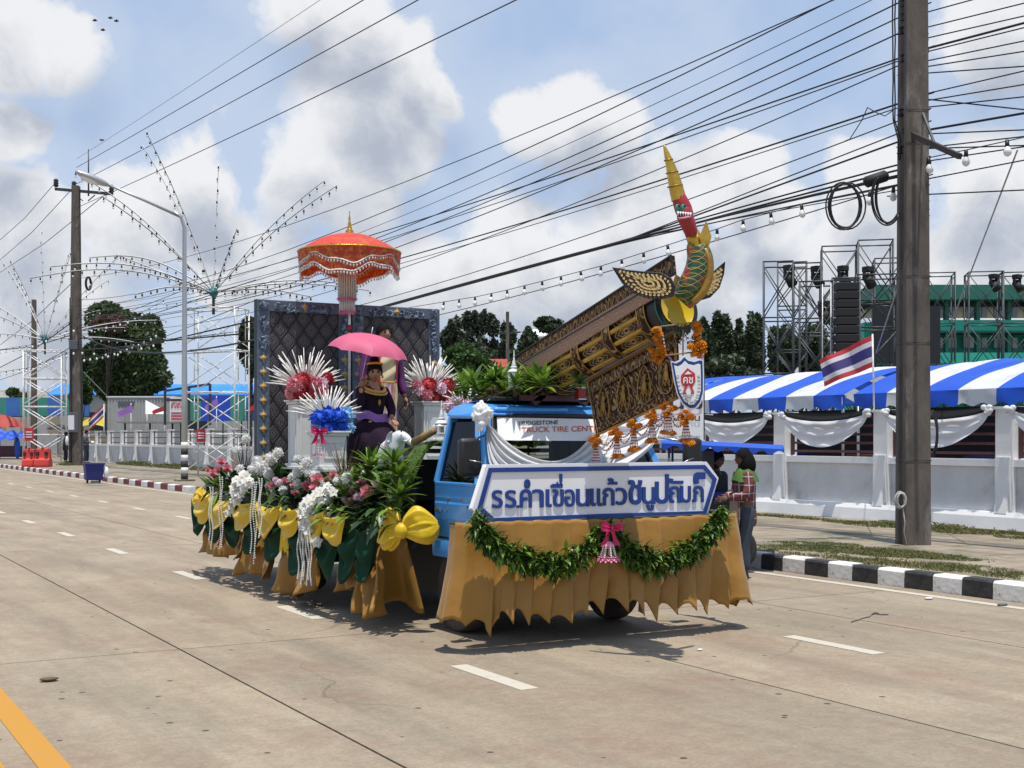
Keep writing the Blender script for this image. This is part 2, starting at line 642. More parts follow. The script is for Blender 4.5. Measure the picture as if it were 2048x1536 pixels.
# ------------------------------------------------------------------ materials used by the setting
def concrete_road():
	m = mat('road_concrete',(.3,.26,.22),.85)
	N,L,val,mix,noise,rng_ = node_tools(m)
	b = N['Principled BSDF']
	g = N.new('ShaderNodeNewGeometry')
	mp = N.new('ShaderNodeMapping'); mp.inputs['Scale'].default_value = (1,.16,1)
	L.new(g.outputs['Position'],mp.inputs[0])
	mp2 = N.new('ShaderNodeMapping'); mp2.inputs['Scale'].default_value = (1,1,1)
	L.new(g.outputs['Position'],mp2.inputs[0])
	big = noise(mp2.outputs[0],.55,6,.68)
	streak = noise(mp.outputs[0],2.6,5,.62)
	fine = noise(mp2.outputs[0],38,3,.7)
	mpx = N.new('ShaderNodeMapping'); mpx.inputs['Scale'].default_value = (.25,3.2,1)   # brushed across the lane
	L.new(g.outputs['Position'],mpx.inputs[0])
	broom = noise(mpx.outputs[0],9,3,.7)
	c = mix(rng_(big,.38,.64),(.305,.242,.168),(.385,.315,.228))
	c = mix(val('MULTIPLY',rng_(streak,.42,.72),.62),c,(.185,.142,.10))
	c = mix(val('MULTIPLY',rng_(broom,.5,.75),.35),c,(.36,.315,.26))
	red = noise(mp2.outputs[0],.8,5,.7)
	c = mix(val('MULTIPLY',rng_(red,.50,.68),.6),c,(.265,.165,.122))
	grn = noise(mp.outputs[0],1.1,5,.7)
	c = mix(val('MULTIPLY',rng_(grn,.50,.68),.6),c,(.195,.18,.132))
	mid = noise(mp2.outputs[0],9,8,.75)
	c = mix(rng_(mid,.48,.7,.0,.4),c,(.19,.15,.108))
	c = mix(rng_(mid,.5,.3,.0,.4),c,(.40,.335,.245))
	c = mix(rng_(fine,.40,.66,.0,.38),c,(.15,.12,.09))
	# dark spots of gum, oil and grit
	vo = N.new('ShaderNodeTexVoronoi'); vo.inputs['Scale'].default_value = 3.1; vo.inputs['Randomness'].default_value = 1
	L.new(mp2.outputs[0],vo.inputs['Vector'])
	spot = rng_(val('SUBTRACT',vo.outputs['Distance'],val('MULTIPLY',noise(mp2.outputs[0],1.7),.05)),.052,.034)
	c = mix(val('MULTIPLY',spot,.9),c,(.06,.05,.042))
	sx = N.new('ShaderNodeSeparateXYZ'); L.new(g.outputs['Position'],sx.inputs[0])
	lane = val('COSINE',val('MULTIPLY',val('SUBTRACT',sx.outputs[0],2.08),6.283 / 1.55))      # two wheel paths to a lane
	track = val('MULTIPLY',rng_(lane,.2,1.0),rng_(noise(mp.outputs[0],1.3,4,.6),.35,.62))
	c = mix(val('MULTIPLY',track,.26),c,(.17,.138,.105))
	oil = noise(mp.outputs[0],3.4,6,.72)
	c = mix(val('MULTIPLY',rng_(oil,.66,.76),.75),c,(.07,.058,.048))
	cr = N.new('ShaderNodeTexVoronoi'); cr.feature = 'DISTANCE_TO_EDGE'; cr.inputs['Scale'].default_value = .22
	wv = N.new('ShaderNodeVectorMath'); wv.operation = 'MULTIPLY_ADD'; wv.inputs[1].default_value = (.5,.5,0)
	nn = N.new('ShaderNodeTexNoise'); nn.inputs['Scale'].default_value = 1.6; nn.inputs['Detail'].default_value = 6
	L.new(mp2.outputs[0],nn.inputs['Vector']); L.new(nn.outputs['Color'],wv.inputs[0]); L.new(mp2.outputs[0],wv.inputs[2])
	L.new(wv.outputs[0],cr.inputs['Vector'])
	crack = val('MULTIPLY',rng_(cr.outputs['Distance'],.0035,.001),rng_(noise(mp2.outputs[0],.5,2),.5,.58))
	c = mix(val('MULTIPLY',crack,.38),c,(.07,.055,.042))
	oi = N.new('ShaderNodeObjectInfo')
	hs = N.new('ShaderNodeHueSaturation')
	L.new(rng_(oi.outputs['Random'],0,1,.93,1.07),hs.inputs['Value'])
	L.new(c,hs.inputs['Color'])
	L.new(hs.outputs[0],b.inputs['Base Color'])
	bp = N.new('ShaderNodeBump'); bp.inputs['Strength'].default_value = .35; bp.inputs['Distance'].default_value = .01
	L.new(val('ADD',fine,val('MULTIPLY',broom,.8)),bp.inputs['Height'])
	L.new(bp.outputs[0],b.inputs['Normal'])
	b.inputs['Specular IOR Level'].default_value = .3

def worn_paint(name,c,wear=(.3,.26,.22)):
	m = mat(name,c,.7)
	N,L,val,mix,noise,rng_ = node_tools(m)
	b = N['Principled BSDF']
	g = N.new('ShaderNodeNewGeometry')
	n1 = noise(g.outputs['Position'],6,8,.7)
	n2 = noise(g.outputs['Position'],60,3,.7)
	f = val('MAXIMUM',rng_(n1,.56,.70,0,.75),rng_(n2,.60,.74,0,.6))
	L.new(mix(f,c,wear),b.inputs['Base Color'])
	b.inputs['Specular IOR Level'].default_value = .3

concrete_road()
worn_paint('road_white',(.50,.46,.38))
worn_paint('road_yellow',(.46,.225,.03))
mat('joint_dark',(.035,.028,.022),.95)
mat('ground_dirt',(.2,.16,.11),.95,(.12,.13,.06),.6,bump=.3,bscale=9)
mat('pavement',(.33,.27,.2),.92,(.22,.18,.13),1.4,8,.35,.68,bump=.5,bscale=18,stain=(.13,.13,.075),stain_scale=.55,stain_lo=.50,stain_hi=.62)
mat('kerb_white',(.78,.77,.74),.75,(.66,.64,.6),7,bump=.3,bscale=22,stain=(.2,.17,.13),stain_scale=7,stain_lo=.6,stain_hi=.75)
mat('kerb_black',(.018,.018,.02),.7,(.05,.048,.046),8,bump=.3,bscale=22)
mat('kerb_red',(.2,.03,.03),.75,(.14,.03,.03),5)
mat('wall_white',(.80,.79,.78),.8,(.72,.72,.71),1.5,bump=.12,bscale=14,stain=(.3,.29,.27),stain_scale=.9,stain_lo=.60,stain_hi=.82)
mat('wall_old',(.62,.62,.62),.85,(.5,.5,.5),1.1,bump=.15,bscale=14,stain=(.26,.25,.22),stain_scale=.9,stain_lo=.55,stain_hi=.75)
mat('maroon_steel',(.085,.02,.024),.5,(.06,.018,.02),5)
mat('grey_steel',(.42,.43,.44),.45,(.3,.3,.3),9,metal=.55)
mat('white_steel',(.82,.82,.80),.5,(.66,.62,.58),12,.45)
mat('dark_steel',(.045,.05,.055),.5,(.07,.075,.08),8,metal=.5)
mat('pole_concrete',(.15,.125,.102),.9,(.07,.058,.05),4.0,7,.3,.7,bump=.35,bscale=20,stretch=(1,1,.35),stain=(.27,.25,.22),stain_scale=2.6,stain_lo=.55,stain_hi=.72)
mat('wire_black',(.012,.012,.013),.55)
mat('rubber_black',(.02,.02,.021),.75,(.035,.033,.03),9)
mat('cloth_white',(.84,.84,.85),.8,(.78,.78,.8),3,tl=.35)
mat('cloth_black',(.012,.012,.013),.8)
mat('tarp_blue',(.008,.085,.6),.5,(.012,.11,.66),2,tl=.22,stain=(.05,.1,.38),stain_scale=2.2,stain_lo=.55,stain_hi=.8)
mat('tarp_white',(.78,.79,.8),.55,(.72,.73,.74),1.4,tl=.25,stain=(.5,.48,.43),stain_scale=2.0,stain_lo=.54,stain_hi=.8)
mat('sheet_blue',(.05,.16,.5),.5,(.06,.19,.55),.7,tl=.1)
mat('sheet_green',(.05,.27,.2),.5,(.06,.31,.23),.7,tl=.1)
mat('sheet_dblue',(.02,.07,.52),.45)
mat('roof_blue',(.03,.25,.75),.45,(.02,.2,.62),1)
mat('roof_grey',(.3,.28,.25),.8,(.2,.19,.17),1)
mat('container_grey',(.38,.38,.37),.6,(.33,.33,.32),2)
mat('tree_leaf',(.032,.06,.016),.6,(.065,.10,.026),.9,5,.35,.7,tl=.2)
mat('tree_leaf_bright',(.06,.125,.02),.55,(.03,.07,.012),1.2,5,.35,.7,tl=.25)
mat('tree_leaf_dark',(.028,.046,.02),.65,(.06,.08,.034),.6,5,.35,.7,tl=.15)
mat('tree_leaf_grey',(.065,.08,.046),.65,(.034,.045,.026),.5,5,.35,.7,tl=.15)
mat('tree_leaf_red',(.16,.06,.05),.6,(.07,.075,.03),1.3,5,.35,.7,tl=.2)
mat('bark',(.1,.075,.055),.9,(.06,.045,.035),5,bump=.5)
mat('grass_blade',(.10,.13,.035),.7,(.2,.18,.07),2.5,tl=.25)
mat('building_green',(.012,.36,.25),.6,(.015,.4,.28),.4)
mat('building_dgreen',(.01,.12,.085),.6,(.012,.14,.1),.5)
mat('window_pale',(.62,.66,.68),.3,(.5,.54,.56),.8)
mat('window_dark',(.015,.02,.022),.25)
mat('speaker_black',(.01,.01,.011),.7)
mat('screen_black',(.012,.012,.014),.4)
mat('red_plastic',(.62,.05,.035),.5,(.5,.035,.025),3)
mat('bin_blue',(.012,.02,.16),.5,(.01,.016,.12),2)
mat('bin_grey',(.1,.105,.13),.6)
mat('parasol_red',(.5,.08,.06),.7,(.42,.06,.05),2,tl=.25)
mat('cloth_yellow_old',(.55,.5,.03),.6,(.48,.42,.03),2,tl=.2)
mat('flag_purple',(.42,.2,.6),.7,tl=.35)
mat('flag_red',(.62,.05,.06),.7,tl=.3)
mat('flag_white',(.75,.75,.76),.7,tl=.3)
mat('flag_blue',(.07,.055,.22),.7,tl=.3)
mat('paper_white',(.75,.75,.76),.6)
mat('print_red',(.5,.03,.04),.6)
mat('print_black',(.03,.03,.035),.6)
mat('wood_brown',(.16,.085,.04),.7,(.1,.055,.03),6)
mat('bulb_glass',(.8,.8,.78),.2,coat=.3)
mat('bulb_socket',(.015,.015,.015),.5)
mat('lamp_metal',(.45,.46,.47),.4,metal=.6)
mat('teal_hub',(.02,.2,.22),.5)
mat('rope_white',(.5,.49,.45),.85)
mat('sacking',(.3,.25,.18),.9)

def paving():
	m = M_['pavement']
	N,L,val,mix,noise,rng_ = node_tools(m)
	b = N['Principled BSDF']
	src = b.inputs['Base Color'].links[0].from_socket
	g = N.new('ShaderNodeNewGeometry')
	br = N.new('ShaderNodeTexBrick'); br.inputs['Scale'].default_value = 1.0; br.inputs['Brick Width'].default_value = .8; br.inputs['Row Height'].default_value = .4
	br.inputs['Mortar Size'].default_value = .012; br.inputs['Color1'].default_value = (1,1,1,1); br.inputs['Color2'].default_value = (.86,.86,.86,1); br.inputs['Mortar'].default_value = (.35,.33,.28,1)
	wv = N.new('ShaderNodeVectorMath'); wv.operation = 'MULTIPLY_ADD'; wv.inputs[1].default_value = (.04,.04,0)
	nn = N.new('ShaderNodeTexNoise'); nn.inputs['Scale'].default_value = 2.5
	L.new(g.outputs['Position'],nn.inputs['Vector']); L.new(nn.outputs['Color'],wv.inputs[0]); L.new(g.outputs['Position'],wv.inputs[2]); L.new(wv.outputs[0],br.inputs['Vector'])
	mu = N.new('ShaderNodeMixRGB'); mu.blend_type = 'MULTIPLY'; mu.inputs[0].default_value = .8
	L.new(src,mu.inputs[1]); L.new(br.outputs['Color'],mu.inputs[2])
	mp = N.new('ShaderNodeMapping'); mp.inputs['Scale'].default_value = (1.6,.3,1); L.new(g.outputs['Position'],mp.inputs[0])
	L.new(mix(val('MULTIPLY',rng_(noise(mp.outputs[0],1.6,6,.7),.5,.66),.6),mu.outputs[0],(.12,.10,.065)),b.inputs['Base Color'])

paving()

# ------------------------------------------------------------------ ground and road
KX = 11.08          # road side of the kerb
SZ = 0.18           # pavement height
WX = 17.8           # boundary wall, road side

mb = MB(); mb.box(-420,700,-160,900,-.5,-.05)
struct(mb.build('ground','ground_dirt',smooth=False))
mb = MB(); mb.box(-12,KX + .02,-30,320,-.3,-.014)
road = struct(mb.build('road','joint_dark',smooth=False))
XE = [-10.0,-6.8,-3.6,-.4,2.8,5.9,8.75,KX]
YE = [-19.8 + 10 * i for i in range(15)]
gap = .018
for i in range(len(XE) - 1):
	w = XE[i + 1] - XE[i] - gap
	mb = MB(); mb.box(-w / 2,w / 2,-5 + gap / 2,5 - gap / 2,-.03,0)
	me = mesh_of(mb,'road_slab','road_concrete',smooth=False)
	for j in range(len(YE) - 1):
		o = inst('slab',me,road,((XE[i] + XE[i + 1]) / 2,(YE[j] + YE[j + 1]) / 2,0))
	mb = MB(); mb.box(XE[i] + gap / 2,XE[i + 1] - gap / 2,YE[-1],320,-.03,0)
	mb.build('slab','road_concrete',road,smooth=False)

def paint(name,x0,x1,y0,y1,m):
	mb = MB(); mb.box(x0,x1,y0,y1,.0005,.005)
	return struct(mb.build(name,m,smooth=False))

paint('road_line',1.16,1.31,-20,260,'road_yellow')
paint('road_line',.86,1.01,-20,260,'road_yellow')
# edge line beside the kerb
paint('road_line',10.66,10.79,-20,260,'road_white')
# lane dashes, about one metre long every 3.9 m
d0 = onZ(985,1354)
for row,(xc,ph) in enumerate(((4.40,d0.y),(7.50,onZ(1660,1290).y))):
	mbd = MB(); mbd.box(-.07,.07,-.52,.52,.0005,.005)
	me = mesh_of(mbd,'lane_dash','road_white',smooth=False)
	for k in range(-5,42):
		y = ph + k * 3.86
		struct(inst('lane_dash',me,None,(xc,y,0)))

# a crack with sealed tar near the kerb lane
mb = MB()
base_ = [(1702,1244),(1716,1240),(1726,1236),(1738,1234),(1744,1229),(1750,1226),(1762,1229),(1783,1229)]
rgt = random.Random(12)
P_ = []
for (a,b),(c,d) in zip(base_,base_[1:]):
	for k in range(4):
		P_.append((a + (c - a) * k / 4 + rgt.uniform(-1.2,1.2),b + (d - b) * k / 4 + rgt.uniform(-.5,.5)))
pl_,pr_ = [],[]
for k,(a,b) in enumerate(P_):
	w = 1.1 + .9 * rgt.random() + (2.2 if 16 < k < 23 else 0)
	pl_.append(onZ(a,b - w * .5,.004)); pr_.append(onZ(a,b + w * .5,.004))
n_ = len(P_)
mb.add(pl_ + pr_,[(i,i + n_,i + 1 + n_,i + 1) for i in range(n_ - 1)])
struct(mb.build('tar_patch','joint_dark',road,smooth=False))

# ------------------------------------------------------------------ pavement, kerbs
mb = MB(); mb.box(KX + .2,WX + .4,-30,24.0,-.3,SZ - .004); struct(mb.build('pavement','pavement',smooth=False))
mb = MB(); mb.box(KX + .2,WX + .4,38.5,260,-.3,SZ - .004); struct(mb.build('pavement_beyond','pavement',smooth=False))
mb = MB(); mb.box(KX + .2,WX + .4,24.0,38.5,-.3,.03); struct(mb.build('driveway','pavement',smooth=False))

def kerb_run(name,label,y0,y1,step,mats):
	t = struct(thing(name,(KX,y0,0),label,'kerb'))
	del t['category']; del t['label']
	mbk = MB()
	w,h,l = .2,SZ + .015,step - .012
	prof = [(0,-.2),(w,-.2),(w,h),(.03,h),(0.008,h - .025)]
	mbk.prism(prof,lambda a,b,t: (a,t,b),-l / 2,l / 2)
	mes = [mesh_of(mbk,'kerb_block',m,smooth=False) for m in mats]
	n = int(round((y1 - y0) / step))
	for i in range(n):
		y = y0 + (i + .5) * step
		inst('kerb_block',mes[i % 2],t,(KX + random.uniform(-.004,.004),y,random.uniform(-.006,.004)))
	return t

kerb_run('kerb','',12.31 - .405 * 44,12.31 + .405 * 29,.405,['kerb_black','kerb_white'])
kerb_run('kerb_beyond','',39.2,39.2 + .88 * 130,.88,['kerb_white','kerb_red'])

# ------------------------------------------------------------------ boundary wall
def wall_run(name,label,y0,y1,step,mt,htop,hpost,thick_base,bars,barmat):
	t = thing(name,(WX,y0,SZ),label,'wall')
	n = int(round((y1 - y0) / step))
	# post with a flared foot
	mbp = MB()
	mbp.box(-.05,.27,-.17,.17,SZ - .3,hpost)
	mbp.box(-.09,-.045,-.145,.145,SZ + .32,htop + .04)
	mbp.prism([(-.09,SZ + .26),(-.045,SZ + .26),(-.045,htop * .8),(-.15,SZ + .26)],lambda a,b,t_: (a,t_,b),-.12,.12)
	mbp.box(-.075,.295,-.195,.195,hpost,hpost + .05)
	mep = mesh_of(mbp,'post',mt,smooth=False)
	mbw = MB(); mbw.box(.04,.18,-step / 2 + .17,step / 2 - .17,SZ - .3,htop - .12)
	mew = mesh_of(mbw,'wall_panel','wall_old' if mt == 'wall_white' else mt,smooth=False)
	mbc = MB(); mbc.box(-.02,.24,-step / 2 + .17,step / 2 - .17,htop - .12,htop)
	mec = mesh_of(mbc,'coping',mt,smooth=False)
	mbb = MB(); mbb.prism([(-.24,SZ - .3),(.2,SZ - .3),(.2,SZ + .28),(-.13,SZ + .28),(-.17,SZ + .2)],lambda a,b,t_: (a,t_,b),-step / 2,step / 2)
	meb = mesh_of(mbb,'plinth',mt,smooth=False)
	mbf = MB()
	x = .11; a = step / 2 - .19
	mbf.box(x - .02,x + .02,-a,-a + .07,htop + .02,hpost - .02)
	mbf.box(x - .02,x + .02,a - .07,a,htop + .02,hpost - .02)
	mef = mesh_of(mbf,'fence_frame',barmat,smooth=False)
	mbr = MB(); mbr.box(x - .016,x + .016,-a,a,-.024,.024)
	mer = mesh_of(mbr,'rail',barmat,smooth=False)
	for i in range(n):
		y = y0 + i * step
		inst('post',mep,t,(WX,y,0))
		ym = y + step / 2
		inst('wall_panel',mew,t,(WX,ym,0))
		inst('coping',mec,t,(WX,ym,0))
		if thick_base:
			inst('plinth',meb,t,(WX,ym,0))
		inst('fence_frame',mef,t,(WX,ym,0))
		for k in range(bars):
			inst('rail',mer,t,(WX,ym,htop + .1 + (hpost - htop - .18) * (k + .0) / max(1,bars - 1)))
	return t

wall_run('boundary_wall','white plastered wall with posts and maroon rails behind the concrete pole',14.3 - 2.75 * 4,14.3 + 2.75 * 4,2.75,'wall_white',1.34,2.18,True,5,'maroon_steel')
wall_run('boundary_wall','grey white wall with many narrow posts in the left distance',39.0,39 + 3.5 * 16,3.5,'wall_white',1.32,2.1,False,3,'maroon_steel')

# swags of white and black cloth knotted to the posts
def swag(y0,y1,label):
	zt = 2.2
	t = thing('bunting_swag',(WX - .14,(y0 + y1) / 2,zt),label,'bunting','swags of cloth along the wall')
	sag = .52 + random.uniform(-.04,.05)
	ph = random.uniform(0,6)

	def white(u,v):
		y = y0 + (y1 - y0) * u
		c = 4 * u * (1 - u)
		top = zt - .05 - .13 * c
		bot = zt - .09 - sag * c ** .85 - .03
		z = top + (bot - top) * v
		x = WX - .16 - .035 * math.sin(v * 15 + ph + 2.2 * math.sin(u * 3.1)) * c - .04 * c - .012 * math.sin(u * 26 + v * 9)
		return (x,y,z)

	def black(u,v):
		y = y0 + (y1 - y0) * u
		c = 4 * u * (1 - u)
		top = zt + .03 - .05 * c
		bot = zt - .02 - .30 * c
		return (WX - .125 - .02 * math.sin(v * 9 + ph) * c,y,top + (bot - top) * v)
	mb = MB(); mb.grid(white,34,16); mb.build('white_cloth','cloth_white',t)
	mb = MB(); mb.grid(black,24,6); mb.build('black_cloth','cloth_black',t)
	for yy in (y0,y1):
		mb = MB()
		for k in range(7):
			mb.ball((WX - .18 + random.uniform(-.03,.02),yy + random.uniform(-.07,.07),zt - .03 + random.uniform(-.05,.05)),.05,.06,.05,7,5)
		mb.build('knot','cloth_white',t)
	return t

for i,nm in enumerate(['outside the right edge of the wall','right of the concrete pole','hidden partly by the concrete pole','left of the concrete pole','above the blue cart awning','behind the white notice board']):
	y0 = 14.3 + 2.75 * (i - 1) + (.22 if True else 0)
	if i == 0:
		continue
	swag(y0,y0 + 2.75 - .44,'white and black cloth swag on the wall ' + nm)
swag(14.3 - 2.75 + .22,14.3 - .22,'white and black cloth swag at the right frame edge')
# ------------------------------------------------------------------ striped tents beyond the wall
def tent(y0,y1,first_blue,label,gi):
	t = thing('tent',(21,(y0 + y1) / 2,SZ),label,'tent','striped tents beyond the wall')
	n = max(1,int(round((y1 - y0) / .9)))
	st = (y1 - y0) / n
	xe,xr,ze,zr = 19.5,22.4,2.62,3.32
	for i in range(n):
		a = y0 + i * st
		blue = (i % 2 == 0) == first_blue

		def roof(u,v,a=a):
			y = a + st * u
			# near slope, ridge, far slope
			w = v * 2
			if w <= 1:
				x = xe + (xr - xe) * w
				z = ze + (zr - ze) * math.sin(w * math.pi / 2) ** .9
			else:
				x = xr + (xr - xe) * (w - 1)
				z = ze + (zr - ze) * math.cos((w - 1) * math.pi / 2) ** .9
			z += .02 * math.sin(y * 7.0 + x * 3) * math.sin(math.pi * v) + .035 * math.sin(x * 2.2 + y * 1.3)* math.sin(math.pi * v) - .015 * math.sin(math.pi * u)
			return (x,y,z)
		mb = MB(); mb.grid(roof,8,40)
		# valance with a wavy hem

		def val_(u,v,a=a):
			y = a + st * u
			hem = ze - .29 - .035 * math.sin((y - y0) * 2 * math.pi / .45)
			return (xe - .015 - .02 * math.sin(y * 4 + v * 2),y,ze + (hem - ze) * v)
		mb.grid(val_,10,4)
		mb.build('canopy_stripe','tarp_blue' if blue else 'tarp_white',t)
	for y in (y0 + .08,y1 - .08):
		for x in (xe + .03,2 * xr - xe - .03):
			mb = MB(); mb.cyl((x,y,SZ - .2),(x,y,ze),.03); mb.build('tent_pole','grey_steel',t)
	mb = MB(); mb.cyl((xe + .03,y0,ze - .03),(xe + .03,y1,ze - .03),.025)
	mb.build('eave_rail','grey_steel',t)
	return t

yb = 19.75
tent(yb - .02,yb + .9 * 7,True,'blue and white striped tent left of the concrete pole',0)
tent(yb - .3 - .9 * 7,yb - .3,True,'blue and white striped tent right of the concrete pole',1)
tent(yb + .9 * 7 + .1,yb + .9 * 13,True,'blue and white striped tent end behind the shield emblem',2)

# dim things under the tents: tables and stacked chairs seen through the rails
for k,y in enumerate((11.4,14.2,17.0,20.2,22.6)):
	t = thing('trestle_table',(20.6,y,SZ),'dark trestle table under the striped tent seen through the rails, number %d from the right' % (k + 1),'table','tables under the tents')
	t['label'] = ['trestle table under the tent at the right edge','trestle table under the tent right of the pole','trestle table under the tent behind the concrete pole','trestle table under the tent left of the concrete pole','trestle table under the tent behind the cart awning'][k]
	mb = MB(); mb.box(20.2,21.0,y - .9,y + .9,.9,.94); mb.build('table_top','bin_blue' if k > 2 else 'wood_brown',t,False)
	for sy in (-.8,.8):
		mb = MB(); mb.bar((20.25,y + sy,.9),(20.95,y + sy,SZ),.03); mb.bar((20.95,y + sy,.9),(20.25,y + sy,SZ),.03); mb.build('leg','grey_steel',t)
	mb = MB(); mb.box(20.3,20.8,y - .5,y + .3,.94,1.35); mb.build('crate','wood_brown' if k % 2 else 'bin_blue',t,False)
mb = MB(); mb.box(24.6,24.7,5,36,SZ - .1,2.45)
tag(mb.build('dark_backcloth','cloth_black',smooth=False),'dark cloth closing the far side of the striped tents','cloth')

# ------------------------------------------------------------------ national flag on a pole at the wall
def flag_mesh(mb_list,org,w,h,dirx,lift,amp):
	pass

def thai_flag(name,label,pole_base,pole_top,w,h,d,slope,r=.014,sag=0.0):
	"""d: horizontal unit direction the cloth streams to; slope: rise of the free end"""
	t = thing(name,pole_base,label,'flag')
	mb = MB(); mb.cyl(pole_base,pole_top,r); mb.build('flag_pole','white_steel',t)
	d = Vector(d).normalized(); side = Vector((-d.y,d.x,0))
	top = Vector(pole_top) - Vector((0,0,.02))
	bands = [(0,1 / 6,'flag_red'),(1 / 6,2 / 6,'flag_white'),(2 / 6,4 / 6,'flag_blue'),(4 / 6,5 / 6,'flag_white'),(5 / 6,1,'flag_red')]
	for a,b,m in bands:
		def fn(u,v):
			k = a + (b - a) * v
			p = top + d * (w * u * (1 - .06 * k)) + side * (.11 * w * math.sin(u * 9 + k * 2.2) * u ** .6) - Vector((0,0,h * k))
			p.z += slope * w * u + sag * w * u * (1 - u)
			p.z += .16 * h * u * (.5 - k)* -1
			return p
		mb = MB(); mb.grid(fn,18,3); mb.build('stripe',m,t)
	return t

p_top = onX(1745,668,17.75); p_bot = onX(1748,820,17.75)
thai_flag('national_flag','red white and blue striped flag streaming left above the striped tent',p_bot,p_top,.98,.60,(-.55,.83,0),-.40,.016)

# ------------------------------------------------------------------ leaves
def leaf_cloud(cent,rad,n,size,seed=0,flat=.0,shell=.55,clump=0):
	"""n leaf quads spread through ellipsoids; returns vertices and faces"""
	rg = np.random.default_rng(seed)
	cent = np.array(cent,float).reshape(-1,3); rad = np.array(rad,float).reshape(-1,3)
	vol = (rad.prod(axis=1)) ** .75
	pick = rg.choice(len(cent),n,p=vol / vol.sum())
	d = rg.normal(size=(n,3)); d /= np.linalg.norm(d,axis=1)[:,None]
	r = shell + (1 - shell) * rg.random(n) ** .6
	pos = cent[pick] + d * rad[pick] * r[:,None]
	# orientation
	a = rg.normal(size=(n,3)) + d * .3; a /= np.linalg.norm(a,axis=1)[:,None]
	b = np.cross(a,rg.normal(size=(n,3))); b /= np.linalg.norm(b,axis=1)[:,None]
	s = size * rg.uniform(.6,1.4,n)[:,None]
	v = np.stack([pos - a * s * .5,pos + b * s * .28,pos + a * s * .6,pos - b * s * .28],axis=1).reshape(-1,3)
	return v

def quads_obj(name,v,mt,parent=None,stuff=False):
	o_ = np.array(ORG.get(parent.name,(0,0,0))) if parent is not None else np.zeros(3)
	n = len(v) // 4
	me = bpy.data.meshes.new(name)
	me.vertices.add(n * 4); me.vertices.foreach_set('co',(v - o_).astype(np.float32).ravel())
	me.loops.add(n * 4); me.loops.foreach_set('vertex_index',np.arange(n * 4,dtype=np.int32))
	me.polygons.add(n); me.polygons.foreach_set('loop_start',np.arange(0,n * 4,4,dtype=np.int32))
	me.materials.append(M_[mt])
	me.update(calc_edges=True)
	o = bpy.data.objects.new(name,me)
	col.objects.link(o)
	o.parent = parent
	if stuff:
		o['kind'] = 'stuff'
	return o

def tree(name,label,base,blobs,n,size,mt,trunk_r,group=None,seed=1,sub=7,spread=.62,shell=.35):
	"""blobs: crown masses (centre, radii); each is broken into smaller clumps so that sky shows through"""
	rg = random.Random(seed)
	t = thing(name,base,label,'tree',group)
	cs,rs = [],[]
	for c,r in blobs:
		for k in range(sub):
			d = Vector((rg.gauss(0,1),rg.gauss(0,1),rg.gauss(0,1))).normalized()
			q = spread * rg.uniform(.75,1.25)
			cc = Vector(c) + Vector((d.x * r[0],d.y * r[1],d.z * r[2])) * q
			f = rg.uniform(.3,.55)
			cs.append(cc); rs.append((r[0] * f,r[1] * f,r[2] * f * .8))
	v = leaf_cloud(cs,rs,n,size,seed,shell=shell)
	quads_obj('crown',v,mt,t)
	top = Vector(blobs[0][0])
	mb = MB()
	b0 = Vector(base)
	mid = b0.lerp(top,.5) + Vector((rg.uniform(-.2,.2),rg.uniform(-.2,.2),0))
	mb.tube([b0 - Vector((0,0,.2)),b0.lerp(mid,.5),mid,top],[trunk_r,trunk_r * .8,trunk_r * .6,trunk_r * .2],8)
	for cc in cs[::2]:
		st = b0.lerp(top,rg.uniform(.4,.75))
		mb.tube([st,st.lerp(cc,.5) + Vector((0,0,.15)),cc],[trunk_r * .35,trunk_r * .22,trunk_r * .08],5)
	mb.build('trunk','bark',t)
	return t

def crown(px0,px1,py0,py1,D,dep=None):
	c = onD((px0 + px1) / 2,(py0 + py1) / 2,D)
	rx = (px1 - px0) / 2 * D / FOC
	rz = (py1 - py0) / 2 * D / FOC
	return (c,((dep or rx),rx,rz))

def foot(px,D,z=SZ):
	p = onD(px,876,D)
	return (p.x,p.y,z)

# big dark tree on the left and its neighbours
tree('broadleaf_tree','large dense dark green tree behind the left concrete pole',foot(245,104),
	 [crown(170,330,640,800,104),crown(170,275,596,700,104),crown(215,325,625,720,103),crown(190,330,700,815,103),crown(232,332,655,790,102)],
	 70000,.40,'tree_leaf',.35,seed=3,sub=30,spread=.6)
tree('flowering_tree','reddish brown leafed treetop in front of the large dark tree',foot(215,100),
	 [crown(188,250,626,668,100)],1700,.36,'tree_leaf_red',.16,seed=5,sub=9)
tree('broadleaf_tree','tall dark tree partly hidden by the left edge of the stage backdrop',foot(500,90),
	 [crown(474,540,612,760,90),crown(480,560,660,790,90)],14000,.36,'tree_leaf_dark',.25,seed=8,sub=10)
tree('garden_tree','small round tree at the far left beyond the sheet fence',foot(28,125),[crown(15,55,772,806,125)],1800,.4,'tree_leaf',.15,seed=9)
tree('garden_tree','low leafy tree just right of the left concrete pole',foot(165,96),[crown(140,190,745,815,96)],3200,.34,'tree_leaf_bright',.12,seed=10)
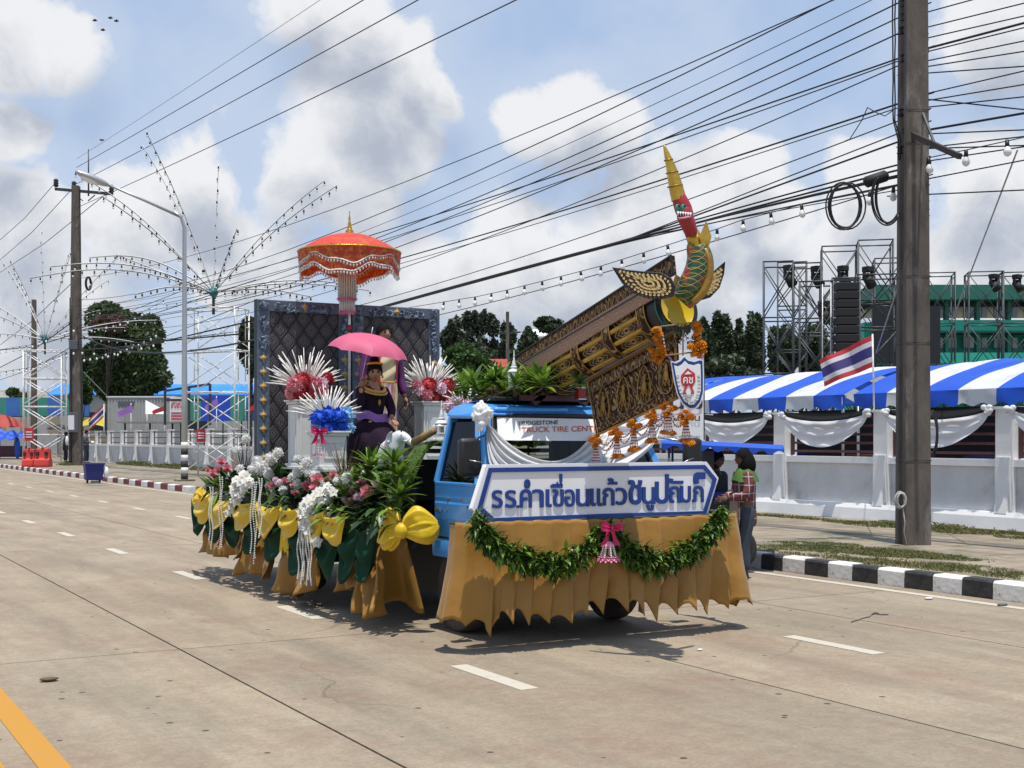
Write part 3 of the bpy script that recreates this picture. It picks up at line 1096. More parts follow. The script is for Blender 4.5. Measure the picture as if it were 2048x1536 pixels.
# trees behind the cab
tree('garden_tree','bright green leafy tree right of the stage backdrop',foot(930,58),
	 [crown(878,985,686,745,58),crown(880,950,715,790,57),crown(930,1005,715,775,59)],13000,.19,'tree_leaf_bright',.16,seed=12,sub=12)
for k,(a,b,c,d,D,lb) in enumerate([
		(884,930,632,740,112,'thin eucalyptus tree beside the backdrop edge'),(922,968,628,745,118,'second thin eucalyptus tree right of the backdrop'),
		(955,1000,622,745,115,'third thin eucalyptus tree above the bright green tree'),(996,1030,618,740,112,'tallest thin eucalyptus tree near the distant utility pole'),
		(1036,1078,652,760,120,'dense dark tree left of the pale gable'),(1076,1142,632,668,124,'spreading treetop above the pale gable'),
		(905,1000,690,770,108,'dark lower trees behind the bright green tree'),(1000,1050,700,770,108,'dark shrubby tree behind the white stupa finial')]):
	tree('eucalyptus_tree',lb,foot((a + b) / 2,D),[crown(a,b,c,d,D)],3600 if k < 6 else 3200,.42,'tree_leaf_grey' if k < 4 else 'tree_leaf_dark',.14,'far trees behind the cab',seed=20 + k,sub=13,spread=.7)
# columnar trees right of the rocket
for k,(a,b,c,d,D,lb) in enumerate([
		(1392,1428,622,760,72,'dark columnar tree just right of the serpent wing'),(1422,1466,612,770,70,'tall columnar tree in the dark row'),
		(1458,1500,630,775,72,'bushy dark tree between the columnar trees'),(1488,1530,608,770,68,'pointed columnar tree beside the steel scaffold'),
		(1532,1600,640,770,95,'dark tree seen through the left scaffold'),(1590,1662,628,770,98,'loose tree seen through the middle scaffold'),
		(1400,1530,700,790,66,'dark hedge of trees above the striped tent')]):
	tree('columnar_tree',lb,foot((a + b) / 2,D),[crown(a,b,c,d,D),crown(a + 4,b - 2,c + 30,d,D)],7000,.30,'tree_leaf_dark',.16,'dark trees behind the tents',seed=40 + k,sub=14,spread=.6)

# ------------------------------------------------------------------ far buildings
def box_thing(name,label,cat,px0,px1,py0,py1,D,dep,mt):
	"""block whose front faces the camera side at depth D"""
	a = onD(px0,py1,D); b = onD(px1,py0,D)
	return a,b

# green school building behind the pole
def green_building():
	D = 82
	def q(px,py,dd=0):
		return onD(px,py,D + dd)
	fw = Vector((.5,.866,0)); rt = Vector((.866,-.5,0))
	base = q(1900,876); base.z = 0
	t = thing('school_building',base,'long green three storey building with pale windows behind the tents','building')

	def slab(px0,px1,py0,py1,d0,d1,name,mt):
		a = q(px0,py1); b = q(px1,py0)
		w = (px1 - px0) / FOC * D; h = (py1 - py0) / FOC * D
		c = q((px0 + px1) / 2,(py0 + py1) / 2) + fw * ((d0 + d1) / 2)
		mb = MB(); mb.obox(c,rt,fw,(0,0,1),w / 2,(d1 - d0) / 2,h / 2)
		return mb.build(name,mt,t,smooth=False)
	slab(1742,2240,640,900,1.6,9,'wall','building_green')
	# storeys
	slab(1735,2250,573,602,-1.0,10,'roof','building_dgreen')
	slab(1760,2250,602,610,1.2,9,'fascia','window_dark')
	for (yt,yb_) in ((641,662),(706,726),(772,792)):
		slab(1755,2240,yt,yb_,-.4,-.25,'balcony_front','building_green')
		slab(1755,2240,yb_,yb_ + 4,-.4,1.6,'balcony_floor','building_dgreen')
	for (yt,yb_) in ((610,631),(672,693),(737,758)):
		for k in range(26):
			x = 1880 + k * 12.4
			if k % 5 == 4:
				continue
			w = slab(x,x + 10,yt,yb_,1.3,1.5,'window','window_pale')
	for k in range(7):
		x = 1765 + k * 62
		slab(x,x + 7,602,900,-.2,.3,'column','building_dgreen')
	return t

green_building()

def simple_house(name,label,px0,px1,py_eave,py_ridge,D,mt,roofmt,dep=6.0,wmat=None):
	fw = Vector((.5,.866,0)); rt = Vector((.866,-.5,0))
	c0 = onD((px0 + px1) / 2,876,D); c0.z = 0
	t = thing(name,c0,label,'building')
	w = (px1 - px0) / FOC * D / 2
	he = CAMH + (876 - py_eave) / FOC * D
	hr = CAMH + (876 - py_ridge) / FOC * D
	mb = MB(); mb.obox(c0 + fw * dep / 2 + Vector((0,0,he / 2)),rt,fw,(0,0,1),w,dep / 2,he / 2); mb.build('wall',mt,t,False)
	mb = MB()
	pts = [(-.4,he),(dep / 2,hr),(dep + .4,he),(dep + .4,he - .15),(dep / 2,hr - .15),(-.4,he - .15)]
	mb.prism(pts,lambda a,b,s: c0 + fw * a + rt * s + Vector((0,0,b)),-w - .3,w + .3)
	mb.build('roof',roofmt,t,False)
	for k in range(3):
		x = -w + (k + .5) * 2 * w / 3
		mb = MB(); mb.obox(c0 + rt * x + fw * -.02 + Vector((0,0,he * .55)),rt,fw,(0,0,1),w / 8,.05,he * .15); mb.build('window','window_dark',t,False)
	return t

simple_house('market_hall','long low hall with bright blue roof behind the scaffold towers',100,660,789,766,135,'container_grey','roof_blue')
simple_house('shop_house','grey tin roofed house at the far left edge',-60,130,800,778,150,'container_grey','roof_grey')
simple_house('gable_house','pale gabled building above the rocket rail',1072,1150,672,655,130,'wall_white','wall_white',4)
simple_house('temple_roof_house','small house with red orange pointed roof behind the plants',975,1005,735,716,78,'container_grey','parasol_red',2)
simple_house('market_hall','low pale building seen through the steel scaffold',1590,1660,690,672,120,'wall_white','roof_grey',5)

# ------------------------------------------------------------------ scaffolding
def scaffold(t,c,w,dep,z0,z1,tiers,mt,r=.024,ang=-30,brace=True,mesh=True):
	"""tube tower as a set of frames, ledgers and braces parented to t"""
	a = R(ang)
	ux = Vector((math.cos(a),math.sin(a),0)); uy = Vector((-math.sin(a),math.cos(a),0))
	c = Vector(c)
	cor = [c + ux * (sx * w / 2) + uy * (sy * dep / 2) for sx,sy in ((-1,-1),(1,-1),(1,1),(-1,1))]
	h = (z1 - z0) / tiers
	for p in cor:
		mb = MB(); mb.cyl((p.x,p.y,z0),(p.x,p.y,z1),r,n=6); mb.build('standard',mt,t)
	for k in range(tiers):
		za,zb = z0 + k * h,z0 + (k + 1) * h
		for i in range(4):
			p,q = cor[i],cor[(i + 1) % 4]
			mb = MB()
			mb.cyl((p.x,p.y,zb - .03),(q.x,q.y,zb - .03),r,n=6)
			if i % 2 == 1:    # ladder frame sides
				m1 = p.lerp(q,.25); m2 = p.lerp(q,.75)
				for m in (m1,m2):
					mb.cyl((m.x,m.y,zb - .03),(m.x,m.y,za + h * .25),r * .7,n=5)
				mb.cyl((p.x,p.y,za + h * .55),(m1.x,m1.y,za + h * .55),r * .7,n=5)
				mb.cyl((q.x,q.y,za + h * .55),(m2.x,m2.y,za + h * .55),r * .7,n=5)
			mb.build('ledger',mt,t)
			if brace and i % 2 == 0:
				mb = MB()
				mb.cyl((p.x,p.y,za + .12),(q.x,q.y,zb - .15),r * .75,n=5)
				mb.build('brace',mt,t)
				mb = MB()
				mb.cyl((q.x,q.y,za + .12),(p.x,p.y,zb - .15),r * .75,n=5)
				mb.build('brace',mt,t)

def burst(name,label,hub,ends,rodmat,seed,step=.45,rr=.017):
	"""firework shaped light sculpture: curved rods with bulbs"""
	rg = random.Random(seed)
	hub = Vector(hub)
	t = thing(name,hub,label,'light sculpture','firework shaped light sculptures')
	mb = MB(); mb.ball(hub,.2,.2,.2,8,6)
	for k in range(10):
		a = rg.uniform(0,6.28); e = rg.uniform(-.3,1.2)
		d = Vector((math.cos(a) * math.cos(e),math.sin(a) * math.cos(e),math.sin(e)))
		mb.cyl(hub + d * .1,hub + d * .45,.05,.03,6)
	mb.build('hub','teal_hub',t)
	mb = MB(); mb.cyl(hub - Vector((0,0,.9)),hub,.06,.06,8); mb.build('mast','dark_steel',t)
	for (e,bow) in ends:
		e = Vector(e)
		L_ = (e - hub).length
		n = max(8,int(L_ / step))
		pts = []
		for i in range(n + 1):
			u = i / n
			p = hub.lerp(e,u); p.z += bow * L_ * math.sin(math.pi * u) ** 1.0
			pts.append(p)
		mb = MB(); mb.tube(pts,[rr * (1.5 - .9 * i / n) for i in range(n + 1)],5)
		rod = mb.build('rod',rodmat,t)
		mb = MB()
		mb.tube([p + Vector((.0,.0,-.03)) for p in pts],.010,4)
		for i in range(2,n + 1):
			p = pts[i] + Vector((rg.uniform(-.05,.05),rg.uniform(-.05,.05),-.06))
			mb.cyl(p,p - Vector((0,0,.11)),.030,.034,6,mi=0)
			mb.ball(p - Vector((0,0,.15)),.042,.042,.05,6,5,mi=1)
		mb.build('bulb_string',['bulb_socket','bulb_glass'],rod,stuff=True)
	return t

# tower and light burst left of the stage backdrop
c1 = onD(432,876,52);
t = thing('scaffold_tower',(c1.x,c1.y,SZ),'white scaffold tower beside the street lamp, left of the stage backdrop','scaffold','white scaffold towers')
scaffold(t,(c1.x,c1.y,0),2.3,1.3,SZ,7.0,4,'white_steel',.032,ang=-30 - 14)
hub1 = onD(427,585,52)
ends = [((292,262),-2,.05),((285,290),1,.06),((437,330),0,.0),((474,457),-5,.0),((648,360),1,.05),((674,370),-2,.05),
		((150,343),1,.06),((205,392),-3,.05),((178,515),2,.10),((100,533),-1,.09),((60,556),1,.08),((270,588),-5,.05),
		((690,566),3,.05),((738,580),-1,.05),((620,592),-5,.03),((233,508),6,.0)]
burst('light_burst','firework shaped rods of bulbs above the scaffold tower beside the backdrop',hub1,[(onD(a[0],a[1],52 + d),b) for a,d,b in ends],'white_steel',4)
c2 = onD(90,876,80)
t = thing('scaffold_tower',(c2.x,c2.y,SZ),'white scaffold tower behind the red barriers at far left','scaffold','white scaffold towers')
scaffold(t,(c2.x,c2.y,0),2.3,1.3,SZ,7.2,4,'white_steel',.046,ang=-30 + 6)
hub2 = onD(90,680,80)
ends2 = [((82,462),0,0),((142,492),1,.03),((154,470),-2,.03),((-10,500),1,.05),((20,520),-3,.05),((30,545),4,.03),((-60,590),1,.06),((-40,620),-2,.05),
		 ((215,560),2,.06),((240,508),0,.03),((200,620),-3,.06),((250,655),1,.05),((-30,668),1,.04),((330,640),3,.05),((300,690),-3,.04)]
burst('light_burst','firework shaped rods of bulbs above the far left scaffold tower',hub2,[(onD(a[0],a[1],80 + d),b) for a,d,b in ends2],'white_steel',6,.6,.024)

# dark stage scaffolds at right
def dark_tower(px0,px1,py0,D,tiers,label,w_dep=1.4,ang=-42):
	c = onD((px0 + px1) / 2,876,D)
	t = thing('stage_scaffold',(c.x,c.y,0),label,'scaffold','stage scaffolds behind the tents')
	scaffold(t,(c.x,c.y,0),(px1 - px0) / FOC * D,w_dep,0,CAMH + (876 - py0) / FOC * D,tiers,'dark_steel',.03,ang=ang)
	return t

dark_tower(1528,1585,527,47,4,'black stage scaffold nearest the columnar trees',1.6)
dark_tower(1588,1640,530,47.4,4,'black stage scaffold with spotlights left of the speakers',1.6)
dark_tower(1600,1664,566,44.5,4,'lower black scaffold bay beside the speaker stack',1.5)
dark_tower(1644,1712,496,52,4,'tall black scaffold bay behind the speaker stack',1.6)
dark_tower(1716,1782,484,52,4,'tallest black scaffold bay behind the concrete pole',1.6)
dark_tower(1712,1790,552,47,4,'black scaffold bay behind the flag',1.5)
dark_tower(1556,1612,528,51,5,'second row black scaffold bay left of the speakers',1.6)
dark_tower(1664,1716,560,45.4,5,'black scaffold bay framing the speaker stack',1.7)
dark_tower(1748,1800,520,55,5,'rear black scaffold bay above the stage screen',1.6)
dark_tower(1850,1905,548,60,4,'black scaffold bay right of the concrete pole',1.5)
dark_tower(1935,2000,546,58,4,'black scaffold bay with lamps at the right',1.5)
dark_tower(2002,2070,547,58,4,'black scaffold bay cut by the right frame edge',1.5)
# stage spot lamps hung in the scaffolds
sp = [(1578,540,46.6,'left stage lamp hung in the black scaffold'),(1633,542,46.8,'second stage lamp hung in the black scaffold'),(1686,541,48,'third stage lamp hung in the black scaffold'),
	  (1736,543,46.6,'stage lamp hung nearest the concrete pole'),(1987,556,57.8,'first stage lamp right of the pole'),(2034,557,57.8,'last stage lamp at the right edge'),(1648,612,44.3,'stage lamp hung beside the speaker stack')]
for px,py,D,lb in sp:
	p = onD(px,py,D)
	t = thing('stage_lamp',p,lb,'stage lamp','stage lamps')
	mb = MB(); mb.box(p.x - .16,p.x + .16,p.y - .16,p.y + .16,p.z - .02,p.z + .18); mb.build('base','speaker_black',t,False,bevel=.02)
	for s in (-1,1):
		mb = MB(); mb.box(p.x + s * .19 - .03,p.x + s * .19 + .03,p.y - .06,p.y + .06,p.z - .34,p.z + .02)
		mb.build('yoke_arm','speaker_black',t,False)
	mb = MB(); mb.cyl(p + Vector((0,.1,-.15)),p + Vector((0,-.2,-.55)),.16,.19,12); mb.build('head','speaker_black',t)
# line array speakers
p0 = onD(1693,563,43); w = 44 / FOC * 43
t = thing('speaker_stack',onD(1693,700,43),'tall black hanging stack of loudspeaker cabinets in the scaffold','speaker')
for k in range(8):
	p = onD(1693,574 + k * 17.2,43)
	mb = MB(); mb.obox(p,(.866,-.5,0),(.5,.866,0),(0,0,1),w / 2,.3,.13); mb.build('cabinet','speaker_black',t,False,bevel=.02)
mb = MB(); mb.obox(onD(1693,560,43),(.866,-.5,0),(.5,.866,0),(0,0,1),w / 2 + .05,.05,.04); mb.build('rigging_bar','dark_steel',t,False)
# steel truss beside the speakers
t = thing('truss_tower',foot(1662,43.6,0),'silver lattice truss mast left of the speaker stack','truss')
p = onD(1662,876,43.6)
zt = CAMH + (876 - 568) / FOC * 43.6
for i,(a,b) in enumerate(((-.2,-.2),(.2,-.2),(.2,.2),(-.2,.2))):
	mb = MB(); mb.cyl((p.x + a,p.y + b,0),(p.x + a,p.y + b,zt),.025,n=6); mb.build('chord','grey_steel',t)
mb = MB()
z = .3
k = 0
while z < zt - .4:
	cs = [(-.2,-.2),(.2,-.2),(.2,.2),(-.2,.2)]
	for i in range(4):
		a = cs[i]; b = cs[(i + 1) % 4]
		mb.cyl((p.x + a[0],p.y + a[1],z),(p.x + b[0],p.y + b[1],z + .4),.014,n=4)
	z += .4
mb.build('lacing','grey_steel',t)
# stage screen
a = onD(1744,728,50); b = onD(1880,612,50)
t = thing('led_screen',onD(1812,728,50),'large black stage screen behind the concrete pole','screen')
for i in range(4):
	for j in range(3):
		px = 1744 + (i + .5) * 34; py = 612 + (j + .5) * 38.6
		mb = MB(); mb.obox(onD(px,py,50),(.866,-.5,0),(.5,.866,0),(0,0,1),16.7 / FOC * 50,.06,19 / FOC * 50); mb.build('panel','screen_black',t,False)
mb = MB()
for px in (1750,1812,1874):
	q = onD(px,670,50.3); mb.cyl((q.x,q.y,0),(q.x,q.y,6.8),.05,n=6)
mb.build('support','dark_steel',t)
mat('dark_rust',(.05,.035,.03),.7,(.03,.025,.022),6)
# ------------------------------------------------------------------ concrete utility poles
def util_pole(name,label,x,y,h,w0,w1,extras=True):
	t = thing(name,(x,y,SZ),label,'utility pole','concrete utility poles')
	a = R(-24)
	mb = MB()
	# I-section shaft: two flanges and a recessed web
	def ring(w,z):
		k = w / 2
		fl = [(-k,-k),(k,-k),(k,-k * .45),(k * .72,-k * .3),(k * .72,k * .3),(k,k * .45),(k,k),(-k,k),(-k,k * .45),(-k * .72,k * .3),(-k * .72,-k * .3),(-k,-k * .45)]
		return [(x + p * math.cos(a) - q * math.sin(a),y + p * math.sin(a) + q * math.cos(a),z) for p,q in fl]
	rings = []
	nz = 10
	for i in range(nz + 1):
		u = i / nz
		rings.append(ring(w0 + (w1 - w0) * u,SZ - .3 + (h + .3 - 0) * u))
	vv = [p for r_ in rings for p in r_]
	ff = []
	m = 12
	for i in range(nz):
		for j in range(m):
			j2 = (j + 1) % m
			ff.append((i * m + j,i * m + j2,(i + 1) * m + j2,(i + 1) * m + j))
	ff.append(tuple((nz) * m + j for j in range(m)))
	mb.add(vv,ff)
	mb.build('shaft','pole_concrete',t,smooth=False,bevel=.012)
	return t

PA = onZ(1826,1088,SZ)
pole_a = util_pole('utility_pole','thick weathered concrete pole standing on the grassy pavement at right',PA.x,PA.y,12.0,.385,.285)
PBx,PBy = foot(152,71)[:2]
HB = CAMH + (876 - 372) / FOC * 71
pole_b = util_pole('utility_pole','concrete pole with insulator crossarm behind the blue bin',PBx,PBy,HB - SZ,.66,.40)
PCx,PCy = foot(68,96)[:2]
pole_c = util_pole('utility_pole','distant thin concrete pole behind the far left scaffold',PCx,PCy,CAMH + (876 - 604) / FOC * 96,.4,.3)
PDx,PDy = foot(1015,100)[:2]
pole_d = util_pole('utility_pole','distant slim utility pole with crossarm before the eucalyptus trees',PDx,PDy,CAMH + (876 - 628) / FOC * 100,.34,.24)
mb = MB(); q = onD(1015,668,100); mb.bar(q + Vector((-.9,.5,0)),q + Vector((.9,-.5,.15)),.12); mb.build('crossarm','dark_steel',pole_d,False)

# crossarm of the left pole
mb = MB(); a = onD(110,378,71); b = onD(226,388,71); mb.bar(a,b,.13,.15); mb.build('crossarm','dark_steel',pole_b,False)
mb = MB(); mb.bar(onD(148,388,71),onD(166,402,71),.05); mb.bar(onD(190,390,71),onD(176,402,71),.05); mb.build('brace','dark_steel',pole_b,False)
mb = MB(); mb.cyl(onD(177,392,71),onD(177,298,71),.05,.03,6); mb.build('spike','dark_steel',pole_b)
for px,py in ((112,374),(148,379),(223,386)):
	q = onD(px,py,71)
	mb = MB(); mb.lathe(q,[(.08,0),(.16,.1),(.1,.15),(.16,.22),(.1,.28),(.15,.36),(.07,.46)],10); mb.build('insulator','wire_black',pole_b)
mb = MB()
for k in range(3):
	c = onD(176,567,70.6); mb.tube([c + Vector((.16 * math.cos(t_) + .02 * k,.1 * math.cos(t_),.36 * math.sin(t_))) for t_ in np.linspace(0,6.1,14)],.05,5)
mb.build('cable_coil','wire_black',pole_b)
for (py,w_,h_) in ((845,.5,1.1),(690,.42,.5)):
	q = onD(146,py,70.7); mb = MB(); mb.box(q.x - w_ / 2,q.x + w_ / 2,q.y - .2,q.y + .1,q.z - h_ / 2,q.z + h_ / 2); mb.build('junction_box','bin_grey',pole_b,False,bevel=.02)
mb = MB(); q = onD(142,845,70.5); mb.box(q.x - .16,q.x + .16,q.y - .05,q.y,q.z - .4,q.z + .4); mb.build('notice','paper_white',pole_b,False)
for dx in (-.12,.1):
	mb = MB(); mb.tube([(PBx - .33 + dx * .4,PBy - .28,z + 0) for z in np.linspace(SZ,9.5,8)],.03,5); mb.build('down_lead','wire_black',pole_b)
# bands along the near pole
for k,py in enumerate((560,690,920,236,300)):
	q = onD(1824,py,18.55); z = q.z
	wz = (.385 + (.285 - .385) * (z / 12)) / 2 + .006
	mb = MB(); a = R(-24)
	pts = [Vector((PA.x + sx * wz * math.cos(a) - sy * wz * math.sin(a),PA.y + sx * wz * math.sin(a) + sy * wz * math.cos(a),z)) for sx,sy in ((-1,-1),(1,-1),(1,1),(-1,1))]
	mb.tube(pts,.006,4,closed=True); mb.build('steel_band','dark_steel',pole_a)

def near(px,py,off=.0):
	"""a point on the camera side face of the near pole"""
	return onD(px,py,18.32 - off)

mb = MB(); c = near(1845,800); mb.box(c.x - .085,c.x + .085,c.y - .06,c.y + .1,c.z - .36,c.z + .36); mb.build('meter_box','speaker_black',pole_a,False,bevel=.015)
mb = MB(); c = near(1838,447,.03); mb.obox(c,(.866,-.5,0),(.5,.866,0),(0,0,1),.07,.012,.10); mb.build('number_plate','bin_grey',pole_a,False,bevel=.006)
# inclined crossarm with brace
mb = MB(); mb.bar(near(1797,257,-.1),onD(1920,313,17.0),.06,.075); mb.build('crossarm','dark_rust',pole_a,False)
mb = MB(); mb.bar(near(1835,200),onD(1868,284,17.6),.03); mb.build('brace','dark_steel',pole_a,False)
# insulator spools
for px,py in ((1806,8),(1806,36),(1803,62),(1851,74),(1800,300),(1853,396),(1853,425),(1805,118),(1802,226)):
	c = near(px,py,.02)
	mb = MB(); mb.lathe(c - Vector((0,0,.06)),[(.03,0),(.05,.015),(.03,.035),(.03,.085),(.05,.105),(.03,.12)],9); mb.build('insulator','wire_black',pole_a)
# splice closure and cable loops
mb = MB(); a = near(1728,366); b = near(1776,350); mb.tube([a,a.lerp(b,.1),a.lerp(b,.9),b],[.04,.085,.085,.04],10); mb.build('splice_case','speaker_black',pole_a)
for (cx,cy,rw,rh,n) in ((1690,412,36,48,5),(1776,395,30,56,4)):
	for k in range(n):
		mb = MB()
		s1 = random.uniform(.8,1.05); s2 = random.uniform(.85,1.05); ox = random.uniform(-5,5)
		arc = (0,6.28) if cx < 1700 else (2.2,5.6)
		pts = [onD(cx + ox + rw * s1 * math.cos(t_),cy + rh * s2 * math.sin(-t_) ,18.2 + .03 * k) for t_ in np.linspace(arc[0],arc[1],26)]
		mb.tube(pts,.012,5,closed=cx < 1700)
		mb.build('cable_loop','wire_black',pole_a)
for k in range(4):
	mb = MB()
	pts = [onD(1862 + 11 * math.cos(t_) + k,868 + (38 + 3 * k) * math.sin(t_),18.1 + .02 * k) for t_ in np.linspace(0,6.28,22)]
	mb.tube(pts,.010,5,closed=True); mb.build('cable_loop','wire_black',pole_a)
mb = MB(); mb.tube([near(1803,835),near(1806,870,.03),near(1822,893,.05),near(1845,902,.03),near(1853,902)],.010,5); mb.build('slack_cable','wire_black',pole_a)
for px0 in (1786,1790,1832):
	mb = MB(); mb.tube([near(px0 + random.uniform(-1,1) + 10 * (py > 240) * (px0 < 1800),py,.03) for py in range(-40,340 if px0 < 1800 else 700,40)],.011,5); mb.build('riser_cable','wire_black',pole_a)
mb = MB(); mb.tube([near(1806,py,.02) for py in (500,700,850,940,985)],.006,5)
mb.build('riser_cable','rope_white',pole_a)
# coil of white rope tied low on the pole
rope = thing('rope_coil',near(1803,1000),'coil of pale rope hanging low on the concrete pole','rope')
for k in range(6):
	mb = MB()
	s = random.uniform(.6,1.1); ox_ = random.uniform(-3,3)
	mb.tube([onD(1801 + ox_ + (12 * s) * math.cos(t_) + random.uniform(-.8,.8),1000 + 19 * s * math.sin(t_),17.85 + .015 * k) for t_ in np.linspace(0,6.0,20)],.007,5,closed=True)
	mb.build('loop','rope_white',rope)
mb = MB(); mb.tube([onD(1806,1018,17.87),onD(1810,1045,17.9),onD(1808,1062,17.9),onD(1814,1092,17.95)],.008,5); mb.build('tail','rope_white',rope)

# ------------------------------------------------------------------ overhead wires (in the vertical plane of the pole line)
WPL = 14.45

def wire(label,pts,r=.011,X=WPL,name='overhead_wire',ext=None,cat='cable'):
	P = [onX(px,py,X) for px,py in pts]
	ys = np.array([p.y for p in P]); zs = np.array([p.z for p in P])
	deg = min(2,len(P) - 1)
	co = np.polyfit(ys,zs,deg)
	y0,y1 = ys.min(),ys.max()
	if ext:
		lo,hi = ext
		y0 = lo if lo is not None else y0
		y1 = hi if hi is not None else y1
	n = 30
	# closer steps near the camera
	yy = y0 + (y1 - y0) * (np.linspace(0,1,n) ** 1.5)
	zz = np.polyval(co,yy)
	mb = MB(); mb.tube([(X,y,z) for y,z in zip(yy,zz)],r,5)
	o = mb.build(name,'wire_black')
	return tag(o,label,cat,'overhead wires between the poles')

YA,YB = PA.y,PBy
E = (YA,YB)
names = ['highest','second highest','third','fourth','fifth','sixth','seventh','eighth','ninth','tenth','eleventh','twelfth','thirteenth','fourteenth','fifteenth','sixteenth']
L_ = [
	([(1664,0),(900,330),(500,475),(171,555)],.011,(-26,YB)),
	([(1660,2),(900,368),(500,526),(165,600)],.012,(-26,YB)),
	([(1700,21),(900,392),(165,612)],.007,E),
	([(1795,8),(1700,51),(900,418),(165,622)],.012,E),
	([(1795,37),(1700,80),(900,434),(165,630)],.011,E),
	([(1795,70),(1700,109),(900,455),(165,636)],.012,E),
	([(1795,118),(1330,277),(900,421),(165,618)],.014,E),
	([(1795,124),(1330,288),(900,438),(165,626)],.010,E),
	([(1795,135),(1700,176),(1250,358),(900,506),(165,655)],.010,E),
	([(1795,207),(1330,359),(900,488),(165,650)],.016,E),
	([(1795,214),(1330,370),(900,498),(165,656)],.009,E),
	([(1795,232),(1380,412),(900,555),(165,668)],.010,E),
	([(1700,398),(1028,600),(882,624),(165,690)],.010,E),
]
for k,(p,r,e) in enumerate(L_):
	wire('%s of the overhead wires left of the concrete pole, counted from the top' % names[k],p,r,WPL + .08 * math.sin(k * 2.3),ext=e)
# thick lashed bundle
bun = thing('cable_bundle',onX(1200,495,WPL),'thick lashed bundle of black cables passing behind the serpent head','cable')
main = [onX(a,b,WPL) for a,b in [(1795,350),(1450,432),(1200,494),(1000,551),(800,604),(165,672)]]
mco = np.polyfit([q.y for q in main],[q.z for q in main],3)
ym = onX(1225,490,WPL).y
for k,(za,r) in enumerate([(262,.010),(276,.015),(330,.014),(340,.016),(350,.018),(358,.014),(370,.012),(384,.008)]):
	y0 = YA
	z0 = onX(1795,za,WPL).z
	yy = y0 + (YB - y0) * np.linspace(0,1,46) ** 1.6
	pts = []
	for y in yy:
		f = min(1,max(0,(y - y0) / (ym - y0)))
		w = (1 - f) ** 1.15
		zc = np.polyval(mco,y) + .022 * math.sin(k * 2.4 + y * .15)
		pts.append((WPL + .02 * math.cos(k * 2.4),y,zc + w * (z0 - np.polyval(mco,y0))))
	mb = MB(); mb.tube(pts,r,6); mb.build('cable','wire_black',bun)
yy = np.linspace(ym - .6,YB,30)
mb = MB(); mb.tube([(WPL,y,np.polyval(mco,y)) for y in yy],[.012] + [.036] * 28 + [.012],7); mb.build('lashed_core','wire_black',bun)
# wires leaving to the right
R_ = [((1846,24),(1937,0)),((1821,60),(2048,6)),((1854,73),(2048,31)),((1847,97),(2048,46)),((1847,103),(2048,55)),((1847,120),(2048,81)),((1847,130),(2048,101)),((1821,142),(2048,130)),
	  ((1847,187),(2048,142)),((1847,199),(2048,168)),((1824,213),(2048,192)),((1857,188),(2048,213)),((1847,259),(2048,226)),((1847,262),(2048,257)),((1824,295),(2048,272)),
	  ((1860,291),(2048,288)),((1847,321),(2048,293)),((1850,358),(2048,321)),((1800,387),(2048,379))]
for k,(a,b) in enumerate(R_):
	p,q = onX(*a,WPL),onX(*b,WPL)
	d = (q - p) / (p.y - q.y)
	pts = []
	for i in range(9):
		s = 34 * i / 8
		pts.append(p + d * s + Vector((0,0,.0012 * s * s - .001 * s)))
	pts[0] = p.copy(); pts[0].y += .25
	o = MB().tube(pts,(.018 if k in (3,12) else .010),5).build('overhead_wire','wire_black')
	tag(o,'overhead wire number %s from the top right of the concrete pole' % ['one','two','three','four','five','six','seven','eight','nine','ten','eleven','twelve','thirteen','fourteen','fifteen','sixteen','seventeen','eighteen','nineteen'][k],'cable','overhead wires right of the pole')
# high lines from the left pole to the upper frame edge
hl = [([(112,362),(440,148),(700,0)],.016,'first high line from the left crossarm'),([(148,370),(470,188),(785,0)],.016,'second high line from the left crossarm'),
	  ([(223,378),(610,195),(950,0)],.016,'third high line from the left crossarm'),([(177,300),(400,150),(605,0)],.008,'thin earth wire from the left pole spike')]
for p,r,lb in hl:
	a,b,c = [onX(x,y,WPL) for x,y in p]
	ys = np.array([a.y,b.y,c.y]); zs = np.array([a.z,b.z,c.z])
	co = np.polyfit(ys,zs,1)
	yy = np.linspace(YB,-26,24)
	s = (yy - YB) / (-26 - YB)
	o = MB().tube([(WPL,y,np.polyval(co,y) - 1.0 * 4 * u * (1 - u) * .35) for y,u in zip(yy,s)],r,5).build('overhead_wire','wire_black')
	tag(o,lb + ' to the upper frame edge','cable')
# lines going on behind the left pole
for k,(a,b,r) in enumerate([((112,364),(0,480),.02),((148,374),(0,520),.02),((222,380),(0,545),.02),((150,560),(0,690),.02),((150,640),(0,735),.03),((150,668),(0,700),.03),((150,690),(0,760),.02)]):
	p,q = onX(*a,WPL),onX(*b,WPL - .001)
	o = MB().tube([p,p.lerp(q,.5) - Vector((0,0,.25)),q],r,5).build('overhead_wire','wire_black')
	tag(o,'wire number %s running on past the left concrete pole to the frame edge' % ['one','two','three','four','five','six','seven'][k],'cable','wires left of the left pole')
# wires crossing in front of the big tree between left pole and lamp post
for k,(a,b,r) in enumerate([((160,655),(512,560),.018),((160,700),(512,640),.03),((160,676),(480,668),.03),((160,720),(512,600),.014),((160,640),(420,560),.014)]):
	p,q = onD(*a,70.5),onX(*b,WPL)
	o = MB().tube([p,p.lerp(q,.5) - Vector((0,0,.3)),q],r,5).build('overhead_wire','wire_black')
	tag(o,'wire number %s crossing the large dark tree beside the left pole' % ['one','two','three','four','five'][k],'cable','wires before the dark tree')
